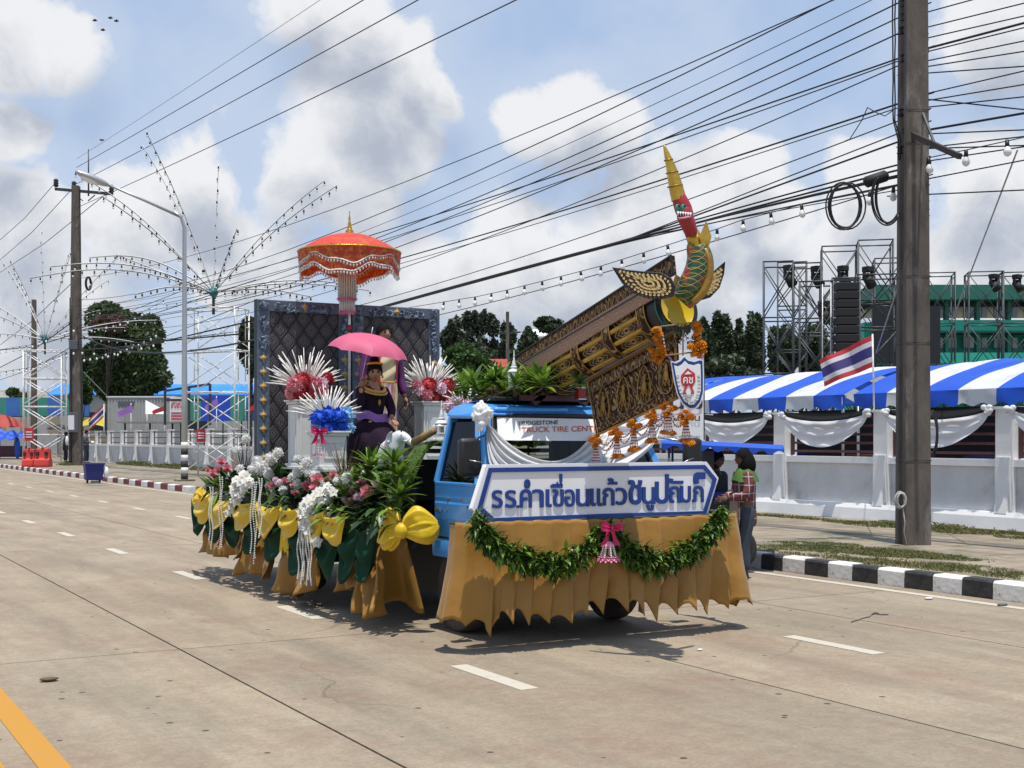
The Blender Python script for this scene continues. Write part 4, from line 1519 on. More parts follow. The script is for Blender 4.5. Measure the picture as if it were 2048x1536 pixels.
# guy wires
o = MB().cyl(onD(2035,300,17),onD(1905,640,22),.012,n=5).build('guy_wire','grey_steel'); tag(o,'thin slanting stay wire right of the concrete pole','cable')
o = MB().cyl(onD(1800,560,19),onD(1752,706,26),.010,n=5).build('guy_wire','grey_steel'); tag(o,'short stay wire beside the flag','cable')
o = MB().cyl(onD(168,745,71),onD(215,793,78),.03,n=5).build('guy_wire','grey_steel'); tag(o,'stay wire from the left pole to the grey container','cable')
# service lines hanging in loops by the near pole
mb = MB(); mb.tube([near(1787,220),near(1770,232),near(1752,225),onD(1735,215,19),onD(1724,240,19.3),onD(1700,278,19.6),onD(1690,282,19.8)],.008,5)
tag(mb.build('drop_wire','wire_black'),'loose looping drop wire left of the concrete pole','cable')

# ------------------------------------------------------------------ festoon of light bulbs
def festoon(label,pts,bulbs,r=.008,X=WPL - .3,br=.035,indiv=True,D=None):
	P = [onX(a,b,X) if D is None else onD(a,b,D) for a,b in pts]
	t = thing('festoon_lights',P[0],label,'string lights','festoons of bulbs')
	mb = MB(); mb.tube(P,r,5); mb.build('wire','wire_black',t)
	meS = MB(); meS.cyl((0,0,.005),(0,0,-.075),.020,.026,8)
	s_me = mesh_of(meS,'socket','bulb_socket')
	meB = MB(); meB.lathe((0,0,0),[(.02,-.07),(.028,-.085),(.042,-.115),(.046,-.14),(.036,-.168),(.012,-.185)],10)
	b_me = mesh_of(meB,'bulb','bulb_glass')
	for (px,py) in bulbs:
		p = onX(px,py,X) if D is None else onD(px,py,D)
		s = br / .035
		so = inst('socket',s_me,t,p,(random.uniform(-.15,.15),random.uniform(-.15,.15),0),s)
		bo = inst('bulb',b_me,t,p,so.rotation_euler,s)
	return t

def pl(pts,x):
	for (a,b) in zip(pts,pts[1:]):
		lo,hi = (a,b) if a[0] < b[0] else (b,a)
		if lo[0] <= x <= hi[0]:
			return lo[1] + (hi[1] - lo[1]) * (x - lo[0]) / (hi[0] - lo[0])
	return None

st = [(1795,372),(1600,410),(1484,440),(1434,458),(1335,490),(1202,532),(1086,562),(1014,580),(955,593),(880,605),(760,625)]
bl = [(x,pl(st,x)) for x in (1787,1740,1603,1541,1486,1434,1335,1287,1243,1202,1161,1122,1084,1049,1014,983,950,918,888)]
festoon('festoon of clear bulbs running behind the rocket to the concrete pole',st,bl,br=.040)
st2 = [(1846,318),(1932,300),(2014,282),(2060,272)]
festoon('festoon of three bulbs right of the concrete pole',st2,[(1857,316),(1932,300),(2014,281)],br=.042)
# far festoons near the left pole
for k,(p,n) in enumerate([([(165,716),(215,708),(285,682),(316,665)],13),([(165,660),(250,642),(330,600)],12),([(160,700),(230,705),(330,680),(500,660)],15),([(-5,700),(60,690),(150,655)],12),
							([(-5,745),(60,735),(150,700)],12),([(330,610),(420,596),(512,585)],10)]):
	xs = np.linspace(p[0][0] + 4,p[-1][0] - 3,n)
	festoon(['festoon of white bulbs before the large dark tree','upper festoon crossing the large dark tree','long low festoon from the left pole to the white tower','upper festoon at the far left edge','lower festoon at the far left edge','festoon above the white scaffold tower'][k],
			p,[(x,pl(p,x)) for x in xs],r=.010,D=66,br=.042)

# ------------------------------------------------------------------ street lamp
b0 = onZ(369,962,SZ)
Dl = b0.x * .5 + b0.y * .866
t = thing('street_lamp',b0,'tall grey street lamp with a long arm over the road at left','street lamp')
ztop = CAMH + (876 - 432) / FOC * Dl
mb = MB(); mb.tube([b0,b0 + Vector((0,0,3)),(b0.x,b0.y,ztop - .4),(b0.x - .12,b0.y,ztop - .05),(b0.x - .4,b0.y,ztop + .12)],[.12,.1,.07,.06,.055],10); mb.build('post','lamp_metal',t)
arm_end = Vector((b0.x - 3.15,b0.y,ztop + 1.0))
mb = MB(); mb.tube([(b0.x - .1,b0.y,ztop - .05),(b0.x - 1.4,b0.y,ztop + .42),arm_end + Vector((.5,0,-.15))],[.055,.05,.04],8); mb.build('arm','lamp_metal',t)
dirv = Vector((-1,0,.33)).normalized()
Mh = Matrix((dirv,Vector((0,1,0)),dirv.cross(Vector((0,1,0))))).transposed()
mb = MB(); mb.ball(arm_end + dirv * .0,.62,.17,.13,14,8,M=Mh); mb.build('lamp_head','lamp_metal',t)
mb = MB(); mb.ball(arm_end + dirv * .1 - Vector((0,0,.09)),.36,.13,.11,12,6,M=Mh); mb.build('lens','bulb_glass',t)
# striped foot and concrete base
for k in range(6):
	z = SZ + .05 + k * .22
	mb = MB(); mb.cyl((b0.x,b0.y,z),(b0.x,b0.y,z + .22),.128,.126,12); mb.build('stripe_band','kerb_black' if k % 2 == 0 else 'kerb_white',t)
mb = MB(); mb.box(b0.x - .3,b0.x + .3,b0.y - .3,b0.y + .3,SZ - .1,SZ + .06); mb.build('footing','pavement',t,False)

# ------------------------------------------------------------------ things on the left pavement
def blue_bin():
	a = onZ(172,966,0); b = onZ(208,968,0)
	c = onZ(190,967,0)
	h = 40 / FOC * (c.x * .5 + c.y * .866) * 1.0
	w = h * .92
	t = thing('waste_bin',(c.x,c.y + .3,0),'dark blue square bin standing at the red and white kerb','bin')
	mb = MB()
	x0,x1,y0,y1 = c.x - w / 2,c.x + w / 2,c.y,c.y + w * .7
	k = .05
	mb.add([(x0 + k,y0 + k,.12),(x1 - k,y0 + k,.12),(x1 - k,y1 - k,.12),(x0 + k,y1 - k,.12),(x0,y0,h),(x1,y0,h),(x1,y1,h),(x0,y1,h)],
		   [(0,3,2,1),(0,1,5,4),(1,2,6,5),(2,3,7,6),(3,0,4,7)])
	mb.build('body','bin_blue',t,False,bevel=.02)
	mb = MB(); mb.box(x0 - .03,x1 + .03,y0 - .03,y1 + .03,h - .06,h + .02); mb.build('lid','bin_blue',t,False,bevel=.02)
	mb = MB(); mb.box(x0 + .2,x1 - .2,y0 - .04,y0 + .1,.0,.1); mb.build('foot_pedal','bin_grey',t,False)
	for s in (x0 + .12,x1 - .12):
		mb = MB(); mb.cyl((s,y1 - .1,.09),(s + .05,y1 - .1,.09),.09,n=10); mb.build('wheel','rubber_black',t)
	mb = MB(); mb.ball((x1 + .08,y1 - .4,h * .55),.1,.14,.22,8,6); mb.build('hanging_bag','paper_white',t)

blue_bin()

def barrier(px0,px1,py0,py1,label):
	c = onZ((px0 + px1) / 2,py1,SZ)
	D = c.x * .5 + c.y * .866
	h = (py1 - py0) / FOC * D; w = (px1 - px0) / FOC * D
	t = thing('road_barrier',c,label,'barrier','red plastic barriers')
	rt = Vector((.866,-.5,0)); fw = Vector((.5,.866,0))
	mb = MB()
	prof = [(-.34,0),(-.34,.12 * h),(-.3,.38 * h),(-.16,.48 * h),(-.11,.95 * h),(-.08,h),(.08,h),(.11,.95 * h),(.16,.48 * h),(.3,.38 * h),(.34,.12 * h),(.34,0)]
	mb.prism(prof,lambda a,b,s: c + fw * (a + .3) + rt * s + Vector((0,0,b)),-w / 2,w / 2)
	mb.build('shell','red_plastic',t,False,bevel=.03)
	for s in (-.3,.3):
		mb = MB(); q = c + rt * (s * w) + fw * .1 + Vector((0,0,.72 * h)); mb.obox(q,rt,fw,(0,0,1),w * .1,.06,.1 * h); mb.build('recess','joint_dark',t,False)
	mb = MB(); q = c + rt * 0 + fw * .3 + Vector((0,0,h)); mb.cyl(q,q + Vector((0,0,.06)),.1,n=10); mb.build('filler_cap','red_plastic',t)

barrier(43,66,898,934,'narrower red plastic barrier at the far left scaffold')
barrier(67,97,897,934,'wider red plastic barrier under the far left scaffold')

# grey container cabin
def container():
	D = 95
	rt = Vector((.866,-.5,0)); fw = Vector((.5,.866,0))
	c = onD(282,876,D); c.z = SZ
	h = CAMH + (876 - 795) / FOC * D - SZ; w = 134 / FOC * D
	t = thing('site_cabin',c,'plain grey container cabin behind the left wall','cabin')
	mb = MB(); mb.obox(c + fw * 1.2 + Vector((0,0,h / 2)),rt,fw,(0,0,1),w / 2,1.2,h / 2); mb.build('body','container_grey',t,False)
	for k in range(22):
		mb = MB(); mb.obox(c + rt * (-w / 2 + (k + .5) * w / 22) + fw * -.015 + Vector((0,0,h / 2)),rt,fw,(0,0,1),w / 80,.02,h / 2 - .1)
		mb.build('rib','container_grey',t,False)
	mb = MB(); mb.obox(c + fw * 1.2 + Vector((0,0,h + .05)),rt,fw,(0,0,1),w / 2 + .08,1.28,.05); mb.build('roof','wall_white',t,False)
	mb = MB(); mb.obox(c + rt * (-w / 2 + 1.4) + fw * -.05 + Vector((0,0,h - .45)),rt,fw,(0,0,1),.6,.04,.16); mb.build('vent','bin_grey',t,False)
	mb = MB(); mb.obox(c + rt * (-w / 2 + .8) + fw * -.04 + Vector((0,0,h * .42)),rt,fw,(0,0,1),.5,.03,h * .4); mb.build('door','container_grey',t,False)

container()

def sheet_fence(px0,px1,py0,py1,D,label,n,mats):
	rt = Vector((.866,-.5,0)); fw = Vector((.5,.866,0))
	t = thing('sheet_fence',foot((px0 + px1) / 2,D,0),label,'fence','painted sheet fences')
	for k in range(n):
		a = px0 + (px1 - px0) * k / n; b = px0 + (px1 - px0) * (k + 1) / n
		c = onD((a + b) / 2,(py0 + py1) / 2,D)
		mb = MB(); mb.obox(c,rt,fw,(0,0,1),(b - a) / 2 / FOC * D,.03,(py1 - py0) / 2 / FOC * D)
		mb.build('panel',mats[k % len(mats)],t,False)
	for px in np.linspace(px0,px1,5):
		q = onD(px,876,D + .2)
		mb = MB(); mb.cyl((q.x,q.y,0),(q.x,q.y,onD(px,py0,D).z),.05,n=6); mb.build('post','dark_steel',t)

sheet_fence(-70,178,795,832,118,'blue and green painted sheet fence left of the left pole',9,['sheet_green','sheet_blue','sheet_green','sheet_blue','sheet_green'])
sheet_fence(372,520,791,842,92,'blue and green painted sheet fence behind the white tower',5,['sheet_green','sheet_dblue','sheet_dblue','sheet_green','sheet_blue'])
sheet_fence(-70,178,834,870,116,'plain grey board fence under the painted sheets',9,['sacking','container_grey'])

def stall():
	D = 92
	t = thing('market_stall',foot(18,D),'low market stall with a wrinkled blue tarpaulin at the left edge','stall')
	rt = Vector((.866,-.5,0)); fw = Vector((.5,.866,0))
	c = onD(15,866,D)

	def tarp(u,v):
		p = onD(-30 + 78 * u,862 + 20 * v * (1 - .3 * u),D - 1.5 * v)
		return p + Vector((0,0,.10 * math.sin(u * 20 + v * 4) + .07 * math.sin(v * 16 + u * 5)))
	mb = MB(); mb.grid(tarp,26,12); mb.build('tarpaulin','tarp_blue',t)
	mb = MB(); q = onD(15,910,D); mb.obox(Vector((q.x,q.y,SZ + .55)),rt,fw,(0,0,1),1.2,.5,.4); mb.build('counter','maroon_steel',t,False)
	for px in (-20,46):
		q = onD(px,876,D); mb = MB(); mb.cyl((q.x,q.y,SZ),(q.x,q.y,2.3),.04,n=6); mb.build('stall_pole','dark_steel',t)
	mb = MB(); q = onD(35,888,D - 1); mb.ball(q - Vector((0,0,.3)),.2,.2,.8,8,6); mb.build('hanging_tarp_end','tarp_blue',t)

stall()

def market_parasol(px,py,rpx,D,label,mt,tiers=1,h=None):
	t = thing('market_parasol',foot(px,D),label,'parasol','market parasols')
	c = onD(px,py,D); r = rpx / FOC * D
	hh = h or r * .42
	ng = 10
	for g in range(ng):
		mb = MB()

		def fn(u,v,g=g):
			a = 2 * math.pi * (g + u) / ng
			rad = r * v * (1 - .04 * math.sin(math.pi * u) * v)
			return (c.x + rad * math.cos(a),c.y + rad * math.sin(a),c.z + hh * (1 - v ** 1.7) - .05 * r * math.sin(math.pi * u) * v)
		mb.grid(fn,4,6); mb.build('gore',mt,t)
	mb = MB(); mb.cyl((c.x,c.y,SZ),(c.x,c.y,c.z + hh + .15),.03,n=6); mb.build('pole','dark_steel',t)
	return t

market_parasol(0,852,52,94,'faded red market parasol at the left edge','parasol_red',h=.85)
market_parasol(120,858,26,98,'dark market parasol behind the far left tower','cloth_black',h=.35)

def yellow_awning():
	D = 90
	t = thing('yellow_awning',foot(185,D),'sagging yellow awning right of the left concrete pole','awning')

	def fn(u,v):
		p = onD(161 + 48 * u,846 - 14 * u * (1 - v) + 8 * v - 5 * math.sin(math.pi * u),D - 1.2 + 2.4 * (1 - v))
		return p
	mb = MB(); mb.grid(fn,14,8); mb.build('canopy','cloth_yellow_old',t)
	for px in (162,208):
		q = onD(px,876,D - .6); mb = MB(); mb.cyl((q.x,q.y,SZ),(q.x,q.y,onD(px,850,D).z),.05,n=6); mb.build('awning_pole','dark_steel',t)
	mb = MB(); q = onD(190,876,D + 2); mb.box(q.x - 1.2,q.x + 1.2,q.y - .1,q.y + .1,SZ,1.9); mb.build('back_board','sacking',t,False)

yellow_awning()
thai_flag('national_flag','small striped flag drooping beside the grey container',onD(208,905,86),onD(208,808,86),1.0,.85,(-.9,.2,0),-1.0,.03)

def pennant(px,py0,py1,dx,D,label,mt):
	t = thing('pennant',onD(px,905,D),label,'flag','pennants along the left wall')
	mb = MB(); mb.cyl(onD(px,905,D),onD(px,py0,D),.025,n=6); mb.build('pole','white_steel',t)

	def fn(u,v):
		p = onD(px + dx * u,py0 + (py1 - py0) * (v * .45 * (1 - .3 * u) + u * .62),D)
		return p + Vector((.1 * math.sin(u * 6 + v),-.1 * math.sin(u * 6 + v),0))
	mb = MB(); mb.grid(fn,12,5); mb.build('cloth',mt,t)

pennant(262,806,842,-27,85,'purple flag before the grey container','flag_purple')
pennant(433,792,830,-22,84,'purple flag behind the white scaffold tower','flag_purple')
pennant(329,808,834,-24,85,'red flag beside the white canopy','flag_red')
pennant(515,800,830,-14,80,'red flag end beside the backdrop edge','flag_red')
# red printed banner
t = thing('printed_banner',onD(354,842,83),'white banner with large red lettering beside the street lamp','banner')
rt = Vector((.866,-.5,0)); fw = Vector((.5,.866,0))
mb = MB(); mb.obox(onD(354,819,83),rt,fw,(0,0,1),14 / FOC * 83,.02,24 / FOC * 83); mb.build('sheet','paper_white',t,False)
mb = MB(); mb.text('สงลม',lambda a,b,s: onD(342 + 24 * a,817 - 18 * b,82.95),.012); mb.build('lettering','print_red',t,False)
mb = MB()
for k in range(3):
	mb.obox(onD(354,826 + 6 * k,82.96),rt,fw,(0,0,1),12 / FOC * 83,.012,1.4 / FOC * 83)
mb.build('lettering','print_red',t,False)
# white canopy and tables
t = thing('white_canopy',foot(312,88),'small white canopy roof between container and banner','awning')
mb = MB(); mb.grid(lambda u,v: onD(291 + 42 * u,828 - 22 * (1 - u) * (1 - v) - 6 * (1 - v),88 + 1.5 * (1 - v)),6,6); mb.build('canopy','tarp_white',t)
for px in (294,330):
	q = onD(px,876,88); mb = MB(); mb.cyl((q.x,q.y,SZ),(q.x,q.y,onD(px,822,88).z),.04,n=6); mb.build('pole','grey_steel',t)
t = thing('shade_roof',foot(305,82),'thin flat tin shade roof over the left wall','awning')
mb = MB(); mb.obox(onD(305,845,82),rt,fw,(0,0,1),62 / FOC * 82,1.0,.05); mb.build('roof','roof_grey',t,False)
for px in (250,300,345,362):
	q = onD(px,876,82); mb = MB(); mb.cyl((q.x,q.y,SZ),(q.x,q.y,onD(px,846,82).z),.06,n=6); mb.build('post','dark_steel',t)
t = thing('steel_frame',foot(410,80),'dark steel frame with slanted bar behind the street lamp','frame')
for p,q in (((330,782),(420,768)),((420,768),(420,850)),((330,782),(330,850)),((378,775),(378,850)),((420,800),(330,800))):
	mb = MB(); mb.bar(onD(*p,80),onD(*q,80),.14); mb.build('bar','dark_steel',t,False)
# red notices on the white tower
for px,py,D,lb in ((402,871,50.8,'small red notice hung on the white scaffold tower'),(58,869,78,'small red notice hung on the far left scaffold')):
	t = thing('notice_board',onD(px,py,D),lb,'notice','red notices')
	mb = MB(); mb.obox(onD(px,py,D),rt,fw,(0,0,1),9 / FOC * D,.015,13 / FOC * D); mb.build('sheet','print_red',t,False)
	mb = MB()
	for k in range(3):
		mb.obox(onD(px,py - 5 + 5 * k,D - .03),rt,fw,(0,0,1),6 / FOC * D,.008,1 / FOC * D)
	mb.build('print','paper_white',t,False)

# ------------------------------------------------------------------ grass and weeds on the pavement
def grass(name,label,patches,n,h,seed):
	rg = np.random.default_rng(seed)
	V = []
	for (c,rx,ry,k) in patches:
		m = int(n * k)
		a = rg.random(m) * 6.283; r = np.sqrt(rg.random(m))
		x = c.x + rx * 1.25 * r * np.cos(a); y = c.y + ry * 1.15 * r * np.sin(a)
		keep = np.array([mnoise.noise(Vector((p * 2.2,q * 1.3,seed))) + .5 * mnoise.noise(Vector((p * 6,q * 5,seed))) for p,q in zip(x,y)]) > (r - .72) * .9
		x,y,r = x[keep],y[keep],r[keep]; m = len(x)
		hh = h * rg.uniform(.4,1.3,m) * (1.1 - .6 * r)
		th = rg.random(m) * 6.283
		w = .006 + .006 * rg.random(m)
		lx,ly = rg.normal(0,.6,m) * hh,rg.normal(0,.6,m) * hh
		z = np.full(m,SZ - .01)
		p0 = np.stack([x - w * np.cos(th),y - w * np.sin(th),z],1); p1 = np.stack([x + w * np.cos(th),y + w * np.sin(th),z],1)
		p2 = np.stack([x + lx * .5 + w * .6 * np.cos(th),y + ly * .5 + w * .6 * np.sin(th),z + hh * .75],1); p3 = np.stack([x + lx,y + ly,z + hh],1)
		V.append(np.stack([p0,p1,p2,p3],1).reshape(-1,3))
	o = quads_obj(name,np.concatenate(V),'grass_blade',None,True)
	o['label'] = label; o['category'] = 'grass'
	return o

g0 = onZ(1745,1105,SZ)
grass('grass','patch of short grass around the foot of the near concrete pole',
	  [(onZ(1710,1100,SZ),.8,1.5,1.0),(onZ(1800,1108,SZ),.5,1.3,.7),(onZ(1870,1130,SZ),.35,1.8,.4),(onZ(1760,1125,SZ),.25,2.2,.3),(onZ(1650,1095,SZ),.4,.9,.25)],13000,.042,2)
grass('grass','weeds growing along the foot of the white wall',
	  [(onZ(1800,1052,SZ),.45,1.6,1.0),(onZ(1960,1066,SZ),.5,1.8,1.0),(onZ(1900,1050,SZ),.3,1.5,.5),(onZ(1590,1036,SZ),.15,2.0,.25)],9000,.06,3)
grass('grass','weeds along the foot of the left wall',
	  [(Vector((17.3,y,0)),.5,4,1) for y in (48,56,64,72)] + [(Vector((PBx,PBy,0)),.9,.9,.6)],2600,.22,4)
# scraps of paper and leaves on the road
for k,(px,py,s,mt,lb) in enumerate([(98,1361,.07,'wood_brown','small dark stone lying on the road at lower left'),(1858,1198,.06,'paper_white','white paper scrap near the right edge line'),
										 (2005,1211,.07,'bin_grey','flattened grey carton on the edge line'),(1400,1300,.03,'paper_white','tiny white scrap beside the truck shadow'),(1700,1147,.05,'wood_brown','dead leaf lying by the kerb')]):
	p = onZ(px,py,.006)
	mb = MB(); mb.ball(p + Vector((0,0,s * .15)),s,s * .6,s * .2,7,4)
	tag(mb.build('road_debris',mt),lb,'debris')
# ------------------------------------------------------------------ float materials
mat('truck_blue',(.045,.25,.62),.38,(.06,.29,.68),2.5,coat=.35,stain=(.14,.12,.1),stain_scale=4.5,stain_lo=.60,stain_hi=.74)
mat('truck_blue_roof',(.06,.30,.74),.32,(.07,.33,.78),2.0,coat=.4,stain=(.2,.2,.22),stain_scale=6,stain_lo=.70,stain_hi=.75)  # roof's sunlit tone put into the colour; also the sill's lighter paint
mat('black_trim',(.012,.012,.013),.5)
mat('cabin_dark',(.02,.02,.022),.7,(.035,.034,.033),5)
mat('seat_brown',(.07,.035,.025),.7)
mat('chrome',(.5,.5,.5),.25,metal=.9)
mat('rust',(.16,.08,.035),.9)
mat('mud_tyre',(.05,.042,.036),.9,(.09,.07,.055),6)
mat('rim_grey',(.28,.25,.22),.6,metal=.3)
mat('cloth_gold',(.36,.175,.02),.42,(.42,.21,.03),2.2,6,bump=.18,bscale=14,sheen=.2,tl=.22)
mat('cloth_gold_pale',(.38,.20,.035),.45,(.43,.24,.05),2.2,6,bump=.15,bscale=14,tl=.2)
mat('cloth_green',(.006,.036,.018),.75,(.009,.048,.024),2.5,5,bump=.1,bscale=12,spec=.15)
mat('cloth_yellow',(.80,.55,.008),.38,(.85,.62,.015),2.5,5,bump=.08,bscale=10,sheen=.2,tl=.25)
mat('cloth_drape',(.86,.86,.86),.65,(.82,.82,.82),3,tl=.3)
mat('sign_white',(.83,.83,.84),.55,(.8,.8,.81),3)
mat('sign_blue',(.008,.04,.22),.5,(.01,.05,.26),4)
mat('turf',(.05,.1,.012),.9,(.085,.15,.02),9,bump=1.0,bscale=60)
mat('gold_paint',(.40,.23,.04),.42,(.28,.15,.025),5,metal=.55,bump=.15,bscale=30)
mat('gold_foil',(.72,.45,.07),.28,(.55,.3,.04),7,metal=.85,bump=.5,bscale=22)
mat('brown_board',(.075,.022,.022),.5,(.055,.017,.017),6)
mat('pinkish_strip',(.3,.2,.16),.6,(.24,.15,.12),8)
mat('red_paint',(.35,.02,.03),.4,(.25,.015,.02),6)
mat('teal_paint',(.01,.22,.16),.4)
mat('white_gloss',(.78,.78,.78),.35)
mat('marigold',(.86,.33,.01),.65,(.72,.22,.006),30,bump=.6,bscale=60,tl=.15)
mat('rope_brown',(.3,.2,.1),.85)
mat('bead_red',(.3,.02,.03),.5)
mat('bead_white',(.72,.68,.62),.5)
mat('petal_white',(.86,.86,.84),.6,(.8,.8,.76),12,tl=.4)
mat('petal_pink',(.72,.22,.28),.6,(.8,.36,.4),9,tl=.3)
mat('petal_red',(.38,.012,.02),.6,(.5,.04,.05),9,tl=.2)
mat('petal_blue',(.005,.06,.55),.6,(.01,.12,.7),9,tl=.2)
mat('petal_sky',(.22,.48,.75),.6,(.3,.55,.8),9,tl=.25)
mat('petal_pale',(.75,.5,.62),.6,(.8,.62,.7),9,tl=.25)
mat('magenta_satin',(.55,.01,.1),.3,(.62,.015,.13),4,tl=.15)
mat('pink_tuft',(.75,.22,.42),.7,(.82,.35,.5),15,tl=.2)
mat('leaf_green',(.02,.06,.008),.42,(.05,.12,.015),5,4,.3,.7,spec=.6,tl=.2)
mat('leaf_lime',(.12,.23,.018),.42,(.2,.32,.04),6,spec=.6,tl=.25)
mat('leaf_dark',(.012,.03,.008),.4,(.02,.048,.012),6,spec=.6,tl=.12)
mat('leaf_variegated',(.2,.26,.04),.45,(.07,.14,.02),14,tl=.2)
mat('straw_brown',(.15,.09,.045),.7,(.09,.07,.03),10)
mat('reed_white',(.75,.74,.70),.6,(.64,.62,.57),14)
mat('bamboo',(.3,.19,.07),.6,(.2,.12,.05),8)
mat('pedestal_white',(.7,.7,.69),.5,(.64,.64,.63),2)
mat('backdrop_blue',(.105,.135,.185),.55,(.07,.09,.125),5,bump=.3,bscale=25)
mat('backdrop_edge',(.02,.035,.06),.6)
mat('carving_light',(.24,.31,.4),.5,(.05,.075,.12),22,3,.4,.55)
mat('stud_gold',(.55,.33,.06),.4,(.45,.25,.04),8)
mat('parasol_orange',(.76,.075,.05),.55,(.82,.13,.05),9,3,.5,.62,tl=.35)
mat('parasol_brocade',(.46,.05,.02),.5,(.62,.2,.02),22,3,.46,.62,tl=.2)
mat('umbrella_pink',(.80,.16,.30),.6,(.84,.2,.34),3,tl=.4)
mat('purple_silk',(.05,.008,.055),.4,(.12,.02,.14),9,3)
mat('dress_dark',(.014,.008,.017),.85,(.026,.012,.028),8,spec=.12)
mat('elephant_white',(.62,.63,.66),.45,(.56,.57,.6),5)
mat('cream_cloth',(.62,.55,.36),.5,(.55,.46,.25),8)
mat('skin',(.38,.2,.12),.5,(.34,.17,.1),6)
mat('skin_dark',(.12,.06,.035),.6)
mat('hair_black',(.006,.005,.005),.8,spec=.15)
mat('jacket_red',(.13,.03,.035),.8)
mat('denim',(.03,.04,.06),.85,(.045,.06,.085),7)
mat('cloth_lime',(.05,.12,.012),.8,(.065,.15,.02),7)
mat('cloth_greyblue',(.07,.085,.1),.8)
mat('shoe_dark',(.03,.026,.026),.6)
mat('pot_red',(.32,.012,.015),.4)

def glass_mat(name,tint):
	m = bpy.data.materials.new(name); m.use_nodes = True
	N,L = m.node_tree.nodes,m.node_tree.links
	N.clear()
	o = N.new('ShaderNodeOutputMaterial'); mx = N.new('ShaderNodeMixShader')
	tr = N.new('ShaderNodeBsdfTransparent'); tr.inputs[0].default_value = tint
	gl = N.new('ShaderNodeBsdfGlossy'); gl.inputs['Roughness'].default_value = .03
	fr = N.new('ShaderNodeLayerWeight'); fr.inputs[0].default_value = .5
	pw = N.new('ShaderNodeMath'); pw.operation = 'POWER'; pw.inputs[1].default_value = 5
	L.new(fr.outputs['Facing'],pw.inputs[0])
	ma = N.new('ShaderNodeMath'); ma.operation = 'MULTIPLY_ADD'; ma.inputs[1].default_value = .7; ma.inputs[2].default_value = .035
	L.new(pw.outputs[0],ma.inputs[0])
	L.new(ma.outputs[0],mx.inputs[0]); L.new(tr.outputs[0],mx.inputs[1]); L.new(gl.outputs[0],mx.inputs[2]); L.new(mx.outputs[0],o.inputs[0])
	M_[name] = m

glass_mat('glass',(.5,.54,.54,1))
glass_mat('glass_shaded',(.10,.11,.11,1))  # the dim cab interior is put into the colour of the side panes

def gilt_pattern(name,base,gold,scale,kind):
	"""gold stencilled Thai ornament on a dark board: object x = along, z = up"""
	m = mat(name,base,.5)
	N,L,val,mix,noise,rng_ = node_tools(m)
	b = N['Principled BSDF']
	tc = N.new('ShaderNodeUVMap') if False else N.new('ShaderNodeAttribute')
	tc.attribute_name = 'pat'
	mp = N.new('ShaderNodeMapping'); mp.inputs['Scale'].default_value = (scale,scale,scale)
	L.new(tc.outputs['Vector'],mp.inputs[0])
	nz = N.new('ShaderNodeTexNoise'); nz.inputs['Scale'].default_value = 2.2; nz.inputs['Detail'].default_value = 2
	L.new(mp.outputs[0],nz.inputs['Vector'])
	sub = N.new('ShaderNodeVectorMath'); sub.operation = 'MULTIPLY_ADD'; sub.inputs[1].default_value = (.55,.55,0)
	L.new(nz.outputs['Color'],sub.inputs[0]); L.new(mp.outputs[0],sub.inputs[2])
	sp = N.new('ShaderNodeSeparateXYZ'); L.new(sub.outputs[0],sp.inputs[0])
	u,v = sp.outputs[0],sp.outputs[1]
	if kind == 'flame':       # flame-like scrolls in repeating almond fields
		cu = val('COSINE',val('MULTIPLY',u,6.283)); cv = val('COSINE',val('MULTIPLY',v,3.1416))
		g = val('ADD',cu,cv)
		rings = val('SINE',val('MULTIPLY',g,9.0))
		wob = val('SINE',val('ADD',val('MULTIPLY',u,31.0),val('MULTIPLY',v,17.0)))
		f = rng_(val('ADD',rings,val('MULTIPLY',wob,.55)),.35,.7)
	elif kind == 'border':    # row of small upright leaves
		su = val('ABSOLUTE',val('SINE',val('MULTIPLY',u,9.42)))
		lv = val('SUBTRACT',su,val('MULTIPLY',v,1.6))
		f = rng_(val('SINE',val('MULTIPLY',lv,11)),.2,.6)
	else:                     # interlaced fret
		a = val('SINE',val('MULTIPLY',val('ADD',u,v),14)); c = val('SINE',val('MULTIPLY',val('SUBTRACT',u,v),14))
		f = rng_(val('ABSOLUTE',val('MULTIPLY',a,c)),.20,.10)
	L.new(mix(f,base,gold),b.inputs['Base Color'])
	L.new(val('MULTIPLY',f,.55),b.inputs['Metallic'])
	L.new(rng_(f,0,1,.5,.35),b.inputs['Roughness'])
	b.inputs['Specular IOR Level'].default_value = .15
	bp = N.new('ShaderNodeBump'); bp.inputs['Strength'].default_value = .5; bp.inputs['Distance'].default_value = .004
	L.new(f,bp.inputs['Height']); L.new(bp.outputs[0],b.inputs['Normal'])

gilt_pattern('gilt_flame',(.035,.013,.011),(.34,.21,.075),4.2,'flame')
gilt_pattern('gilt_border',(.035,.013,.011),(.30,.18,.065),4.0,'border')
gilt_pattern('gilt_fret',(.04,.015,.011),(.36,.21,.06),3.4,'fret')
gilt_pattern('gilt_strip',(.27,.15,.095),(.42,.27,.18),7.0,'fret')

def set_pat(o,fn):
	"""per-vertex pattern coordinates (metres on the board) used by the gilt materials"""
	me = o.data
	at = me.attributes.new('pat','FLOAT_VECTOR','POINT')
	off = ORG[o.name]
	at.data.foreach_set('vector',np.array([fn(v.co + off) for v in me.vertices],dtype=np.float32).ravel())

